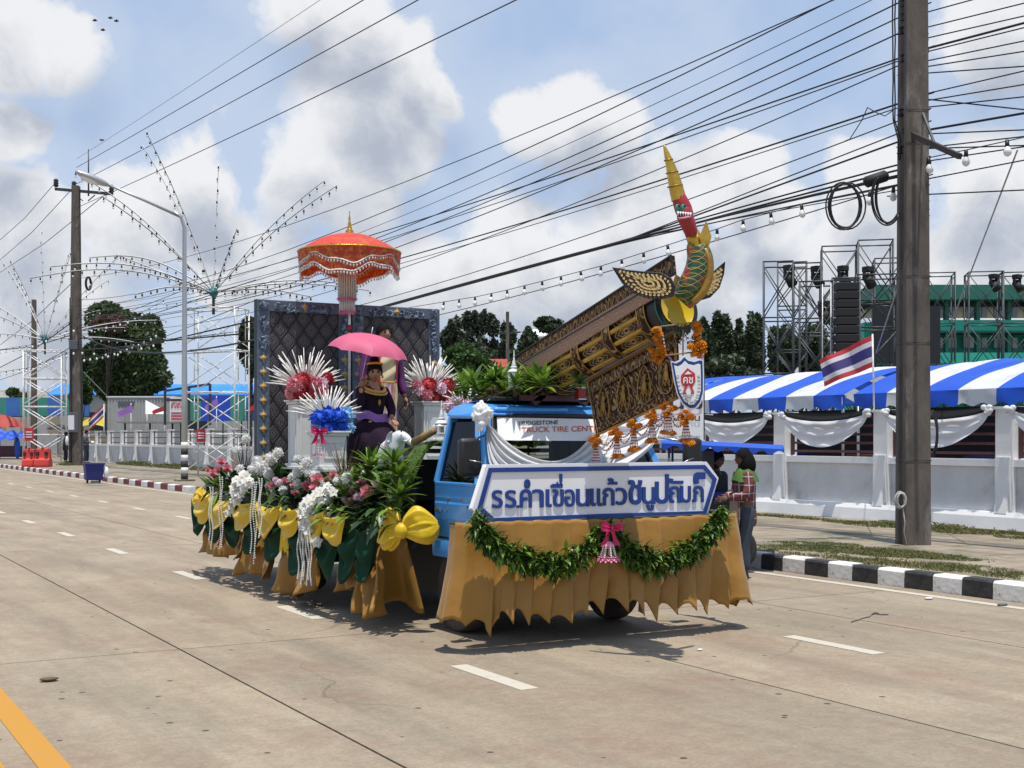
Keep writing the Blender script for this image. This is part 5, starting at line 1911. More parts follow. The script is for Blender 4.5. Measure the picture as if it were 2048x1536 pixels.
def ogee_fabric():
	m = mat('ogee_fabric',(.05,.045,.05),.6)
	N,L,val,mix,noise,rng_ = node_tools(m)
	b = N['Principled BSDF']
	g = N.new('ShaderNodeNewGeometry')
	sp = N.new('ShaderNodeSeparateXYZ'); L.new(g.outputs['Position'],sp.inputs[0])
	X = val('MULTIPLY',sp.outputs[0],1 / .095); cz = val('MULTIPLY',val('COSINE',val('MULTIPLY',sp.outputs[2],6.283 / .27)),.44)
	wrap = lambda x: val('ABSOLUTE',val('WRAP',x,1.0,-1.0))
	gg = val('MINIMUM',wrap(val('SUBTRACT',X,cz)),wrap(val('ADD',val('SUBTRACT',X,1.0),cz)))
	line = rng_(gg,.17,.10)
	inner = rng_(gg,.30,.42)
	rosette = rng_(val('SINE',val('MULTIPLY',gg,26.0)),-.2,.7)
	n = noise(g.outputs['Position'],90,4,.7)
	ground = mix(rng_(n,.4,.65),(.028,.024,.03),(.085,.075,.085))
	med = mix(val('MULTIPLY',rosette,rng_(n,.35,.6)),(.03,.026,.028),(.17,.145,.13))
	c = mix(inner,ground,med)
	c = mix(line,c,(.006,.006,.012))
	L.new(c,b.inputs['Base Color'])
	bp = N.new('ShaderNodeBump'); bp.inputs['Strength'].default_value = .7; bp.inputs['Distance'].default_value = .01
	L.new(val('ADD',val('MULTIPLY',inner,.6),val('ADD',val('MULTIPLY',line,.5),val('MULTIPLY',n,.3))),bp.inputs['Height'])
	L.new(bp.outputs[0],b.inputs['Normal'])

ogee_fabric()

# ------------------------------------------------------------------ the truck
XC = 6.0
truck = thing('truck',(XC,11.5,0),'small blue cab-over truck decorated as a parade float','truck')

def hw(z):
	return .95 if z < 1.32 else .95 - .15 * (z - 1.32) / .63

def yf(z):
	pts = [(.5,9.24),(.62,9.2),(.8,9.14),(1.1,9.13),(1.32,9.18),(1.90,9.47),(1.985,9.58),(2.04,9.75)]
	for (a,b),(c,d) in zip(pts,pts[1:]):
		if z <= c:
			return b + (d - b) * (z - a) / (c - a)
	return pts[-1][1]

def plan(z,inset=0.,r=.13,n=5,yr=10.17):
	"""closed outline of the cab at height z, with rounded corners"""
	w = hw(z) - inset; y0 = yf(z) + inset; y1 = yr - inset
	r = min(r,w * .9)
	out = []
	for cx,cy,a0 in ((XC + w - r,y0 + r,-90),(XC + w - r * .5,y1 - r * .5,0),(XC - w + r * .5,y1 - r * .5,90),(XC - w + r,y0 + r,180)):
		rr = r if cy < 9.9 else r * .5
		for k in range(n + 1):
			a = R(a0 + 90 * k / n)
			out.append((cx + rr * math.cos(a),cy + rr * math.sin(a),z))
	return out

def loft(mb,rings,cap0=True,cap1=True,mi=0):
	n = len(rings[0])
	vv = [p for r_ in rings for p in r_]
	ff = []
	for i in range(len(rings) - 1):
		for j in range(n):
			j2 = (j + 1) % n
			ff.append((i * n + j,i * n + j2,(i + 1) * n + j2,(i + 1) * n + j))
	if cap0:
		ff.append(tuple(range(n - 1,-1,-1)))
	if cap1:
		ff.append(tuple((len(rings) - 1) * n + j for j in range(n)))
	mb.add(vv,ff,mi)

mb = MB(); loft(mb,[plan(z) for z in (.66,.70,.85,1.05,1.2,1.27,1.31)] + [plan(1.32,.015),plan(1.32,.07),plan(1.0,.07)],True,False)
body = mb.build('cab_body','truck_blue',truck,angle=35)
# sill strip, a shade lighter, and the wheel arch block below the cab
mb = MB(); loft(mb,[plan(.66,-.012),plan(.69,-.016),plan(.80,-.016),plan(.82,-.006)],True,True)
mb.build('sill','truck_blue_roof',body,angle=35)
# roof dome
mb = MB(); loft(mb,[plan(1.895,.0,.12),plan(1.905,-.012,.13),plan(1.945,-.004,.15),plan(1.985,.025,.18),plan(2.012,.09,.2),plan(2.028,.22,.2)],True,True)
roof = mb.build('roof','truck_blue_roof',truck,angle=50)
# raised vents at the front of the roof
mb = MB(); mb.box(5.3,6.05,9.47,9.53,1.925,1.965); mb.build('roof_brow','truck_blue_roof',roof,True,bevel=.02,angle=40)
# pillars
def pillar(p,q,w,h,name='pillar'):
	mb = MB(); mb.bar(p,q,w,h,up=(0,1,0)); return mb.build(name,'truck_blue',truck,False,bevel=.012)

for s in (-1,1):
	pillar((XC + s * .90,9.235,1.30),(XC + s * .765,9.53,1.91),.075,.085)
	pillar((XC + s * .915,10.12,1.30),(XC + s * .775,10.08,1.91),.06,.10)
# back wall of the cab with window
mb = MB(); mb.prism([(5.12,1.2),(5.45,1.2),(5.45,1.9),(5.26,1.9)],lambda a,b,t_: (a,t_,b),10.10,10.13); mb.prism([(6.55,1.2),(6.88,1.2),(6.74,1.9),(6.55,1.9)],lambda a,b,t_: (a,t_,b),10.10,10.13); mb.box(5.45,6.55,10.10,10.13,1.2,1.4); mb.box(5.45,6.55,10.10,10.13,1.78,1.9)
mb.build('rear_wall','cabin_dark',truck,False)
# floor, dash, seats, steering wheel
mb = MB(); mb.box(5.12,6.88,9.3,10.10,.95,1.02); mb.build('cab_floor','cabin_dark',truck,False)
mb = MB(); mb.box(5.15,6.85,9.27,9.5,1.02,1.31); mb.build('dashboard','cabin_dark',truck,False,bevel=.03)
for x in (5.5,6.45):
	mb = MB(); mb.box(x - .26,x + .26,9.95,10.07,1.1,1.68); mb.box(x - .26,x + .26,9.6,9.97,1.02,1.17); mb.build('seat','seat_brown',truck,True,bevel=.04,angle=40)
mb = MB(); mb.tube([Vector((6.42 + .17 * math.cos(a),9.6 + .06 * math.sin(a),1.42 + .15 * math.sin(a))) for a in np.linspace(0,6.28,20)[:-1]],.014,6,closed=True); mb.build('steering_wheel','black_trim',truck)
# windscreen: curved pane in a rubber frame
def wsp(u,v,off=0.):
	"""u: left to right as seen from the road, v: bottom to top"""
	z = 1.335 + (1.893 - 1.335) * v
	w = hw(z) - .10
	x = XC - w + 2 * w * u
	bulge = .05 * (1 - (2 * u - 1) ** 2)
	y = yf(z) + .035 + .055 - .055 - bulge * .9 + off
	return Vector((x,y,z))

mb = MB(); mb.grid(lambda u,v: wsp(u,v),16,6); ws = mb.build('windscreen','glass',truck)
mb = MB()
rim = [wsp(u,0,-.004) for u in np.linspace(0,1,14)] + [wsp(1,v,-.004) for v in np.linspace(.12,.88,5)] + [wsp(u,1,-.004) for u in np.linspace(1,0,14)] + [wsp(0,v,-.004) for v in np.linspace(.88,.12,5)]
mb.tube(rim,.02,6,closed=True); mb.build('rubber_seal','black_trim',ws)
mb = MB(); mb.grid(lambda u,v: wsp(.03 + .94 * u,.62 + .35 * v - .02 * u,-.006),16,3); st_ = mb.build('sticker_band','paper_white',ws)
mat('sticker_orange',(.55,.13,.05),.6)

def wpix(px,py,off):
	"""point on the windscreen under a pixel"""
	y = 9.3
	for _ in range(6):
		q = onY(px,py,y)
		w = hw(q.z) - .10
		u = (q.x - (XC - w)) / (2 * w)
		y = yf(q.z) + .035 - .045 * (1 - (2 * u - 1) ** 2) + off
	return onY(px,py,y)

for txt,x0,x1,y0_,y1_,sl,m_ in (('BRIDGESTONE',1038,1116,842,850,-1.5,'print_black'),('TRUCK TIRE CENTER',1043,1206,854,865,-3.0,'sticker_orange')):
	mb = MB(); mb.text(txt,lambda a,b,s_: wpix(x0 + (x1 - x0) * a,y1_ + (y0_ - y1_) * b + sl * a,-.012),.012); mb.build('lettering',m_,ws,False)
# wiper
mb = MB(); mb.tube([wsp(.3,.0,-.02),wsp(.5,.18,-.03)],.008,5); mb.tube([wsp(.32,.17,-.03),wsp(.66,.16,-.03)],.007,5); mb.build('wiper','black_trim',truck)
# side doors
def door(s):
	sx = lambda z,o=0.: XC + s * (hw(z) + .012 + o)
	mb = MB()
	y0,y1 = 9.30,10.07
	zs = [.84,.9,1.0,1.13,1.155,1.18,1.30]
	of = [0,.006,.012,.014,.004,.01,.006]
	vv = []; ff = []
	for z,o in zip(zs,of):
		vv += [(sx(z,o),y0 + (.04 if z < .9 else 0),z),(sx(z,o),y1,z)]
	for i in range(len(zs) - 1):
		k = i * 2
		ff.append((k,k + 1,k + 3,k + 2))
	n = len(vv)
	vv += [(x - s * .05,y,z) for x,y,z in vv]
	ff += [tuple(i + n for i in reversed(f)) for f in ff]
	for i in range(len(zs) - 1):
		k = i * 2
		ff += [(k,k + 2,k + 2 + n,k + n),(k + 1,k + 1 + n,k + 3 + n,k + 3)]
	mb.add(vv,ff)
	d = mb.build('door','truck_blue',truck,False,bevel=.006)
	for yg in (y0 - .012,y1 + .012):
		mb = MB(); mb.bar((XC + s * (hw(1) + .002),yg,.86),(XC + s * (hw(1) + .002),yg,1.31),.010,.008); mb.build('door_gap','black_trim',d,False)
	mb = MB(); mb.bar((XC + s * (hw(1) + .003),y0,.83),(XC + s * (hw(1) + .003),y1,.83),.010,.010); mb.build('door_gap','black_trim',d,False)
	# window frame
	mb = MB()
	a,b = (y0 + .02,1.30),(y0 + .25,1.88)
	mb.bar((sx(a[1]),a[0],a[1]),(sx(b[1]),b[0],b[1]),.035); mb.bar((sx(b[1]),b[0],b[1]),(sx(1.89),y1 - .03,1.89),.035); mb.bar((sx(1.89),y1 - .03,1.89),(sx(1.3),y1 - .02,1.3),.035)
	mb.bar((sx(1.3),y0,1.305),(sx(1.3),y1,1.305),.03)
	mb.build('window_frame','truck_blue',d,False,bevel=.008)
	mb = MB(); mb.add([(sx(1.32,-.02),y0 + .05,1.32),(sx(1.32,-.02),y1 - .04,1.32),(sx(1.84,-.02),y1 - .05,1.84),(sx(1.84,-.02),y0 + .26,1.84)],[(0,1,2,3)]); mb.build('window_pane','glass_shaded',d,False)
	mb = MB(); mb.box(sx(1.06,.004) - .004,sx(1.06,.004) + .014 if s > 0 else sx(1.06,.004) + .004,9.91,10.03,1.03,1.10); mb.build('handle_recess','black_trim',d,False)
	mb = MB(); x_ = sx(1.06,.03); mb.box(x_ - .01,x_ + .01,9.915,10.025,1.055,1.085); mb.build('handle','chrome',d,False,bevel=.004)
	for (yy,zz,rr) in ((9.83,1.07,.018),(9.76,1.085,.012),(9.82,1.17,.02),(9.9,.99,.01),(9.6,.9,.03),(9.72,.875,.02),(9.5,.93,.014),(9.45,1.12,.022),(10.0,.9,.018)):
		mb = MB(); mb.ball((sx(zz,.012),yy,zz),.004,rr,rr * .8,8,5); mb.build('rust_patch','rust',d)
	return d

door(-1); door(1)
# front panel trims, headlamps, bumper (mostly behind the name board)
for s in (-1,1):
	mb = MB(); mb.ball((XC + s * .7,9.13,.88),.11,.03,.08,12,7); mb.build('headlamp','bulb_glass',truck)
mb = MB(); mb.box(5.05,6.95,9.02,9.16,.55,.76); mb.build('bumper','cabin_dark',truck,False,bevel=.03)
# big black door mirrors on arms
for s in (-1,1):
	mx_ = XC + s * 1.14
	mb = MB(); mb.box(mx_ - .098,mx_ + .098,9.08,9.15,1.385,1.70); mir = mb.build('mirror','black_trim',truck,True,bevel=.035,angle=50)
	mb = MB(); mb.tube([(XC + s * .95,9.26,1.36),(mx_,9.16,1.42),(mx_,9.16,1.66),(XC + s * .86,9.38,1.72)],.011,6); mb.build('mirror_arm','chrome',mir)
	mb = MB(); mb.box(mx_ - .08,mx_ + .08,9.152,9.157,1.41,1.68); mb.build('mirror_glass','chrome',mir,False)
	mb = MB(); mb.tube([(mx_ - .02,9.07,1.52),(mx_ + .1 * -s,9.06,1.5),(XC + s * .95,9.1,1.44)],.005,5); mb.build('mirror_stay','chrome',mir)

def wheel(x,y,s):
	"""s: outward side"""
	t = bpy.data.objects.new('wheel',None); col.objects.link(t); t.parent = truck; t.location = Vector((x,y,.36)) - ORG[truck.name]; ORG[t.name] = Vector((x,y,.36))
	Mx = Matrix(((0,0,s),(0,1,0),(1,0,0)))
	mb = MB(); mb.lathe((x,y,.36),[(.21,-.09),(.31,-.10),(.345,-.085),(.36,-.05),(.36,.05),(.345,.085),(.31,.10),(.21,.09)],28,Mx); mb.build('tyre','mud_tyre',t,angle=40)
	mb = MB(); mb.lathe((x,y,.36),[(.215,.085),(.20,.07),(.17,.03),(.09,.02),(.08,.05),(.03,.06)],20,Mx); mb.build('rim','rim_grey',t,angle=40)
	for k in range(12):
		pass
	return t

wheel(5.22,9.88,-1); wheel(6.78,9.88,1)
for x,s in ((5.2,-1),(6.8,1)):
	wheel(x,13.5,s)
mb = MB()
for x in (5.55,6.45):
	mb.box(x - .05,x + .05,9.3,15.5,.56,.74)
for y in (10.6,12.2,14.8):
	mb.box(5.5,6.5,y - .05,y + .05,.58,.72)
mb.cyl((5.25,9.88,.36),(6.75,9.88,.36),.05); mb.cyl((5.3,13.5,.36),(6.7,13.5,.36),.07)
mb.build('chassis','black_trim',truck,False)
mb = MB(); mb.box(5.75,6.3,9.5,10.2,.45,.95); mb.build('engine','black_trim',truck,False)
mb = MB(); mb.box(5.36,6.64,10.15,12.9,.24,.82); mb.build('dark_gap_filler','black_trim',truck,False)  # added black block, stands in for the shade between cab and bed
# load bed with plank deck and raised stage
DX0,DX1,DY0,DY1 = 4.80,7.2,10.62,15.85
mb = MB(); mb.box(DX0,DX1,DY0,DY1,.82,.98); mb.build('load_bed','black_trim',truck,False)
mb = MB(); mb.box(4.98,7.05,11.35,15.2,.98,1.35); mb.build('stage_box','turf',truck,False)
mb = MB(); mb.box(4.85,7.15,10.66,11.33,.98,1.12); mb.build('stage_step','turf',truck,False)
# grass mat thrown over a frame between cab and stage
def hump(u,v):
	y = 10.40 + .34 * u
	x = 4.93 + 2.05 * v
	k = min(1,v / .13)
	z = 1.30 + .38 * math.sin(k * math.pi / 2) - .05 * u + .02 * mnoise.noise(Vector((x * 6,y * 6,1)))
	return (x - .03 * math.sin(u * 6),y,z)

mb = MB(); mb.grid(hump,12,60)
mb.grid(lambda u,v: (4.93 + 2.05 * u,10.395 - .01 * math.sin(u * 40),hump(0,u)[2] - (.05 + .02 * math.sin(u * 33) + .015 * math.sin(u * 71)) * v),60,4)
mb.grid(lambda u,v: (4.925 - .03 * math.sin(u * 6),10.40 + .34 * u,hump(u,0)[2] - (.06 + .03 * math.sin(u * 13)) * v),12,4)
rg = random.Random(31)
for k in range(1500):       # short plastic blades
	u,v = rg.random(),rg.random() ** 2
	p = Vector(hump(u,v))
	mb.leaf(p,(rg.uniform(-1,.4),rg.uniform(-1,.6),rg.uniform(.1,1)),rg.uniform(.015,.035),.005,.3,.05,seg=1)
grass_mat = mb.build('grass_mat','turf'); tag(grass_mat,'rough green artificial grass mat draped behind the cab','grass mat')
mb = MB(); mb.box(4.9,7.1,10.66,10.70,.98,1.5); tag(mb.build('dark_gap_sheet','cloth_black',smooth=False),'black cloth hung across the front of the bed behind the cab','cloth')  # sheet added so the gap behind the cab reads as deep shade
mat_frame = thing('mat_frame',(6,10.7,.98),'dark timber frame under the grass mat behind the cab','frame')
for x in (5.0,6.9):
	for y in (10.48,10.6):
		mb = MB(); mb.box(x - .03,x + .03,y - .03,y + .03,.98 if y > 10.6 else .7,1.3); mb.build('stud','black_trim',mat_frame,False)
mb = MB(); mb.box(5.2,6.95,10.42,10.68,1.56,1.6); mb.build('top_board','black_trim',mat_frame,False)

# ------------------------------------------------------------------ name board on the front
SY = 8.90
sign = thing('name_board',(XC,SY,1.0),'white hexagonal name board with raised blue Thai letters on the truck front','sign')
cr = lambda x,y: (860 + x / 3.2,900 + y / 3.2)

def sp_(x,y,o=0.):
	q = onY(*cr(x,y),SY)
	return Vector((q.x,SY + o,q.z))

out = [(265,378),(352,100),(1755,80),(1828,180),(1755,425),(1100,447),(400,470)]
mb = MB(); P = [sp_(*p) for p in out]
n = len(P)
mb.add([p + Vector((0,-.03,0)) for p in P] + [p + Vector((0,.03,0)) for p in P],[tuple(range(n - 1,-1,-1))[::-1],tuple(range(2 * n - 1,n - 1,-1))] + [(i,(i + 1) % n,(i + 1) % n + n,i + n) for i in range(n)])
board = mb.build('board','sign_white',sign,False,bevel=.008)
inn = [(305,368),(372,128),(1738,108),(1806,188),(1740,402),(1100,420),(392,448)]
def ring_poly(pts,w,y0,y1):
	"""mitred frame following a closed outline in the board plane"""
	n = len(pts); o_,i_ = [],[]
	cen = sum(pts,Vector((0,0,0))) / n
	for k in range(n):
		p = pts[k]; e1 = (p - pts[k - 1]).normalized(); e2 = (pts[(k + 1) % n] - p).normalized()
		n1 = Vector((-e1.z,0,e1.x)); n2 = Vector((-e2.z,0,e2.x))
		if n1.dot(cen - p) < 0:
			n1 = -n1
		if n2.dot(cen - p) < 0:
			n2 = -n2
		m_ = (n1 + n2).normalized(); sc_ = w / max(.3,m_.dot(n1))
		o_.append(p - m_ * sc_ * .5); i_.append(p + m_ * sc_ * .5)
	V = []
	for y in (y0,y1):
		V += [Vector((p.x,y,p.z)) for p in o_] + [Vector((p.x,y,p.z)) for p in i_]
	F = []
	for k in range(n):
		j = (k + 1) % n
		F += [(k,j,n + j,n + k),(2 * n + k,3 * n + k,3 * n + j,2 * n + j),(k,2 * n + k,2 * n + j,j),(n + k,n + j,3 * n + j,3 * n + k)]
	return V,F

V,F = ring_poly([sp_(*p) for p in inn],.036,SY - .042,SY - .0305)
mb = MB(); mb.add(V,F); mb.build('blue_border','sign_blue',sign,False)
for (ch,x0,x1,yt,yb_) in SIGN:
	mb = MB()
	mb.text(ch,lambda a,b,t_: sp_(x0 + (x1 - x0) * a,yb_ + (yt - yb_) * b,-.044 + t_),.016,thick=.012)
	o = mb.build('letter','sign_blue',sign,False)
for (x,z) in ((5.1,1.42),(6.95,1.42),(5.2,1.1),(6.9,1.1)):
	mb = MB(); mb.cyl((x,SY + .02,z),(x,9.15,z),.012,n=6); mb.build('bracket','dark_steel',sign)

# ------------------------------------------------------------------ gold skirt round the front
fpath = [(4.70,9.12),(4.655,9.02),(4.65,8.92),(4.69,8.85)] + [(4.68 + (7.38 - 4.68) * i / 10,8.84) for i in range(1,11)] + [(7.46,8.9),(7.5,9.2),(7.46,9.6)]
fcum = [0]
for a,b in zip(fpath,fpath[1:]):
	fcum.append(fcum[-1] + math.hypot(b[0] - a[0],b[1] - a[1]))

def fp(s):
	s = s * fcum[-1]
	for i in range(len(fpath) - 1):
		if s <= fcum[i + 1] + 1e-9:
			k = (s - fcum[i]) / (fcum[i + 1] - fcum[i])
			a,b = Vector(fpath[i]),Vector(fpath[i + 1])
			p = a.lerp(b,k); d = (b - a).normalized()
			return p,Vector((d.y,-d.x))
	return Vector(fpath[-1]),Vector((1,0))

NP = 21
prnd = [random.uniform(.6,1.3) for _ in range(NP + 3)]
plen = [random.uniform(-.05,.06) for _ in range(NP + 3)]
mb = MB()

def fskirt(u,v):
	p,nr = fp(u)
	k = u * NP
	i = int(k); f = k - i
	tri = f / .93 if f < .93 else (1 - f) / .07            # knife pleat
	if u < .13:
		tri = .5 + .3 * math.sin(u * 60)
	depth = (.018 + .075 * v ** 1.6) * tri * prnd[i]
	w = .006 * mnoise.noise(Vector((u * 60,v * 9,2))) + .02 * mnoise.noise(Vector((u * 22,v * 3.5,7)))
	belly = .03 * math.sin(math.pi * v) + .16 * v ** 2.4 * (.25 + .75 * (.5 + .5 * math.sin(k * 1.9 + 1))) * (.5 + .5 * prnd[i]) + w * (.4 + v)
	edge = min(1,max(0,(u - .10) / .14))
	belly *= .25 + .75 * edge
	q = p + nr * (depth * (.4 + .6 * edge) + belly)
	g_ = (f - .90) % 1.0
	g_ = min(g_,1 - g_)
	tip = max(0,1 - g_ / .42) ** 1.35
	zt = 1.025 + .008 * math.sin(u * 9) + .004 * math.sin(k * 6.28)
	zb = .305 - .135 * tip * (prnd[i if f > .4 else max(i - 1,0)] - .1) * (.35 if u < .13 else 1) + (plen[i] * f + plen[max(i - 1,0)] * (1 - f)) * .8 - .06 * math.exp(-((u - .30) / .10) ** 2) + .05 * math.sin(u * 5)
	if u < .16:
		zb -= .05
	z = zt + (zb - zt) * v
	drift = -.11 * v ** 2.0 * (.3 + .7 * prnd[i]) * (1 if u < .75 else .35) * (.5 + .5 * edge)
	return (q.x + drift,q.y,z)

mb.grid(fskirt,NP * 20,24)
fs = mb.build('front_skirt','cloth_gold');
sd = fs.modifiers.new('thickness','SOLIDIFY'); sd.thickness = .006
tag(fs,'golden brown pleated cloth skirt hanging across the truck front','skirt')
# the hoop that carries it
mb = MB(); mb.tube([(x,y + .02,1.02) for x,y in fpath],.015,6); mb.build('hoop','dark_steel',fs)

# ------------------------------------------------------------------ cloth along the side of the bed
SX = 4.70

def flap(label,pxa,pxb,ztop,zbot,lean,seed,mt='cloth_gold',pleats=4,bulge=.10):
	ya,yb_ = onX(pxa,876,SX).y,onX(pxb,876,SX).y
	rg = random.Random(seed)
	ph = rg.uniform(0,6)
	tips = [rg.uniform(-.09,.09) for _ in range(pleats + 2)]

	def fn(u,v):
		y = ya + (yb_ - ya) * (u + .10 * v * (u - .5))
		k = u * pleats; i = int(k); f = k - i
		a = tips[i] * (1 - f) + tips[min(i + 1,pleats + 1)] * f
		z = ztop + (zbot + a * .8 - ztop) * v
		x = SX - .03 - bulge * v * (.45 + .55 * math.sin(k * 3.3 + ph)) - .05 * math.sin(k * 6.28 + ph) * (.3 + .7 * v) - .02 * math.sin(v * 7 + k * 2)
		return (x,y + lean * v * v,z)
	mb = MB(); mb.grid(fn,pleats * 12,14)
	o = mb.build('side_skirt',mt)
	m = o.modifiers.new('thickness','SOLIDIFY'); m.thickness = .006
	return tag(o,label,'skirt','gold cloth flaps along the bed')

flap('gold cloth flap below the large yellow bow beside the cab',775,738,.80,.13,-.16,1,pleats=4,bulge=.16)
flap('gold cloth flap hanging lowest in the middle of the bed side',640,575,.62,.12,.0,2,pleats=3,bulge=.18)
flap('gold cloth flap right of the left tassels',556,500,.62,.17,.05,3,pleats=4)
flap('gold cloth flap between the two left tassel groups',500,462,.62,.36,.05,4,pleats=3)
flap('gold cloth flap at the rear corner of the bed',458,418,.64,.22,.05,5,pleats=3)
flap('short dark gold flap behind the green swags',735,690,.6,.30,.0,6,pleats=3)
# a gold strip wrapping the front corner of the bed

def corner(u,v):
	x = 4.68 + (.26 + .22 * v) * u
	return (x - .05 * v * math.sin(u * 7 + 1),10.56 - .08 * v * math.cos(u * 6) - .04,.86 + (.16 + .06 * math.sin(u * 5) - .86) * v)

mb = MB(); mb.grid(corner,26,14); o = mb.build('side_skirt','cloth_gold_pale'); m = o.modifiers.new('thickness','SOLIDIFY'); m.thickness = .006
tag(o,'pale gold cloth flap hanging between bed and cab','skirt','gold cloth flaps along the bed')

def side_swag(label,pxa,pxb,ztop,zlow,mt,off,seed,name='side_swag',folds=5):
	"""cloth hung between two points of the bed edge"""
	ya,yb_ = onX(pxa,876,SX).y,onX(pxb,876,SX).y
	rg = random.Random(seed); ph = rg.uniform(0,6)

	def fn(u,v):
		y = ya + (yb_ - ya) * u
		c = (4 * u * (1 - u)) ** .8
		top = ztop - .10 * c * 0.6
		bot = ztop - .05 - (ztop - zlow) * c
		z = top + (bot - top) * v
		x = SX - off - .05 * c - .035 * c * math.sin(v * folds * 2.4 + ph) - .02 * math.sin(u * 9 + ph)
		return (x,y,z)
	mb = MB(); mb.grid(fn,26,18)
	o = mb.build(name,mt)
	m = o.modifiers.new('thickness','SOLIDIFY'); m.thickness = .006
	return tag(o,label,'swag',name.replace('_',' ') + 's along the bed')

for k,(a,b,zl,lb) in enumerate([(782,742,.46,'dark green swag hanging under the large yellow bow'),(745,702,.40,'dark green swag right of the palm frond'),(705,655,.36,'dark green swag behind the palm frond'),
									(650,598,.36,'dark green swag behind the long white tassels'),(600,548,.44,'dark green swag left of the long white tassels'),(552,508,.46,'dark green swag right of the middle tassels'),
									(512,470,.48,'dark green swag under the left orchid spray'),(472,432,.48,'dark green swag between the left tassels'),(435,404,.52,'dark green swag at the rear corner')]):
	side_swag(lb,a,b,.93,zl,'cloth_green',.12,60 + k)
for k,(a,b,zl,lb) in enumerate([(735,690,.74,'yellow satin swag under the variegated leaves'),(694,650,.70,'yellow satin swag right of the long orchid spray'),(640,596,.74,'yellow satin swag left of the long orchid spray'),
									(598,552,.68,'yellow satin swag below the dark fern fronds'),(545,498,.72,'yellow satin swag right of the left orchid spray'),(500,452,.68,'yellow satin swag under the left orchid spray'),
									(455,424,.70,'yellow satin swag at the left tassels')]):
	side_swag(lb,a,b,1.02,zl,'cloth_yellow',.20,90 + k,'yellow_swag',4)

def puff_bow(label,c,s,dirs,seed,mt='cloth_yellow',tails=True):
	"""two puffed loops, a knot and tails"""
	rg = random.Random(seed)
	c = Vector(c)
	t = thing('satin_bow',c,label,'bow','yellow satin bows')
	for d,L1,W in dirs:
		d = Vector(d).normalized(); side = Vector((0,0,1)).cross(d); side = side.normalized() if side.length > .1 else Vector((1,0,0)); up = d.cross(side)
		ph = rg.uniform(0,6)

		def fn(u,v):
			a = 2 * math.pi * u
			r = (math.sin(math.pi * min(1,v * .93 + .05)) ** .75) * (.55 + .6 * v)
			fold = 1 + (.14 * math.sin(a * 4 + ph + v) + .12 * math.sin(a * 10 + ph * 2) + .07 * math.sin(a * 19)) * (1.2 - .85 * v)
			wr = .014 * mnoise.noise(Vector((math.cos(a) * 2.5,math.sin(a) * 2.5,v * 5 + ph)))
			return c + d * (L1 * (v - .02) + wr) * s + (side * math.cos(a) * W * .42 + up * math.sin(a) * W) * r * fold * s - Vector((0,0,.16 * v * v * s * L1)) + side * wr * s
		mb = MB(); mb.grid(fn,72,20,closed=True); mb.build('loop',mt,t)
	mb = MB(); mb.ball(c,.07 * s,.07 * s,.08 * s,12,8); mb.build('knot',mt,t)
	if tails:
		for k in range(2):
			def fn(u,v,k=k):
				return c + Vector((-.03 - .02 * math.sin(u * 9),(.10 * (k * 2 - 1) * v + .12 * (u - .5)) * s,-.42 * v * s - .05 * u))
			mb = MB(); mb.grid(fn,10,6); mb.build('tail',mt,t)
	return t

puff_bow('large yellow satin bow at the bed corner beside the cab',onX(803,1062,4.66),.9,[((-.15,.75,.1),.36,.24),((.75,-.35,.30),.38,.22)],5,tails=False)
puff_bow('yellow satin puff at the rear corner of the bed',onX(412,1000,SX - .1),.9,[((-.3,.6,.2),.26,.17),((-.2,-.7,.1),.3,.15)],6,tails=False)
puff_bow('small yellow satin bow left of the long white tassels',onX(575,1035,SX - .14),.75,[((-.2,.8,.2),.3,.13),((-.2,-.8,.15),.3,.13)],7,tails=True)
# ------------------------------------------------------------------ white drape over the windscreen
drape = thing('windscreen_drape',(XC,9.1,1.4),'white cloth swags knotted at the cab corner and draped over the windscreen','drape')

def cubic(pts,n):
	"""smooth curve through pixel points"""
	P = [Vector((a,b,0)) for a,b in pts]
	out = []
	k = len(P)
	for i in range(n + 1):
		t = i / n * (k - 1)
		j = min(int(t),k - 2); f = t - j
		p0,p1,p2,p3 = P[max(j - 1,0)],P[j],P[j + 1],P[min(j + 2,k - 1)]
		q = .5 * ((2 * p1) + (-p0 + p2) * f + (2 * p0 - 5 * p1 + 4 * p2 - p3) * f * f + (-p0 + 3 * p1 - 3 * p2 + p3) * f ** 3)
		out.append((q.x,q.y))
	return out

def dplane(px,py,off):
	"""point just in front of the sloping windscreen"""
	y = 9.2
	for _ in range(4):
		q = onY(px,py,y)
		y = yf(max(.9,min(1.9,q.z))) - off
	return onY(px,py,y)

def drape_part(name,top,bot,folds,seed,parent):
	rg = random.Random(seed)
	n = 40
	A,B = cubic(top,n),cubic(bot,n)
	ph = rg.uniform(0,6)

	def fn(u,v):
		i = min(n,int(round(u * n)))
		a,b = A[i],B[i]
		px = a[0] + (b[0] - a[0]) * v; py = a[1] + (b[1] - a[1]) * v
		off = .035 + .022 * math.sin(v * folds * 6.283 + ph + .7 * math.sin(u * 5)) + .012 * math.sin(v * folds * 14 + u * 3) + .02 * v
		return dplane(px,py,off)
	mb = MB(); mb.grid(fn,n,folds * 8)
	o = mb.build(name,'cloth_drape',parent)
	return o

drape_part('swag',[(972,840),(1010,880),(1060,912),(1110,922),(1150,905),(1185,868),(1215,820)],
		   [(972,860),(980,930),(1010,960),(1090,975),(1160,965),(1210,950),(1240,900)],5,3,drape)
drape_part('swag',[(1215,812),(1245,838),(1275,840),(1300,832),(1318,838)],
		   [(1180,960),(1225,950),(1275,920),(1310,885),(1322,850)],4,5,drape)
mb = MB()
kc = onX(965,828,5.10)

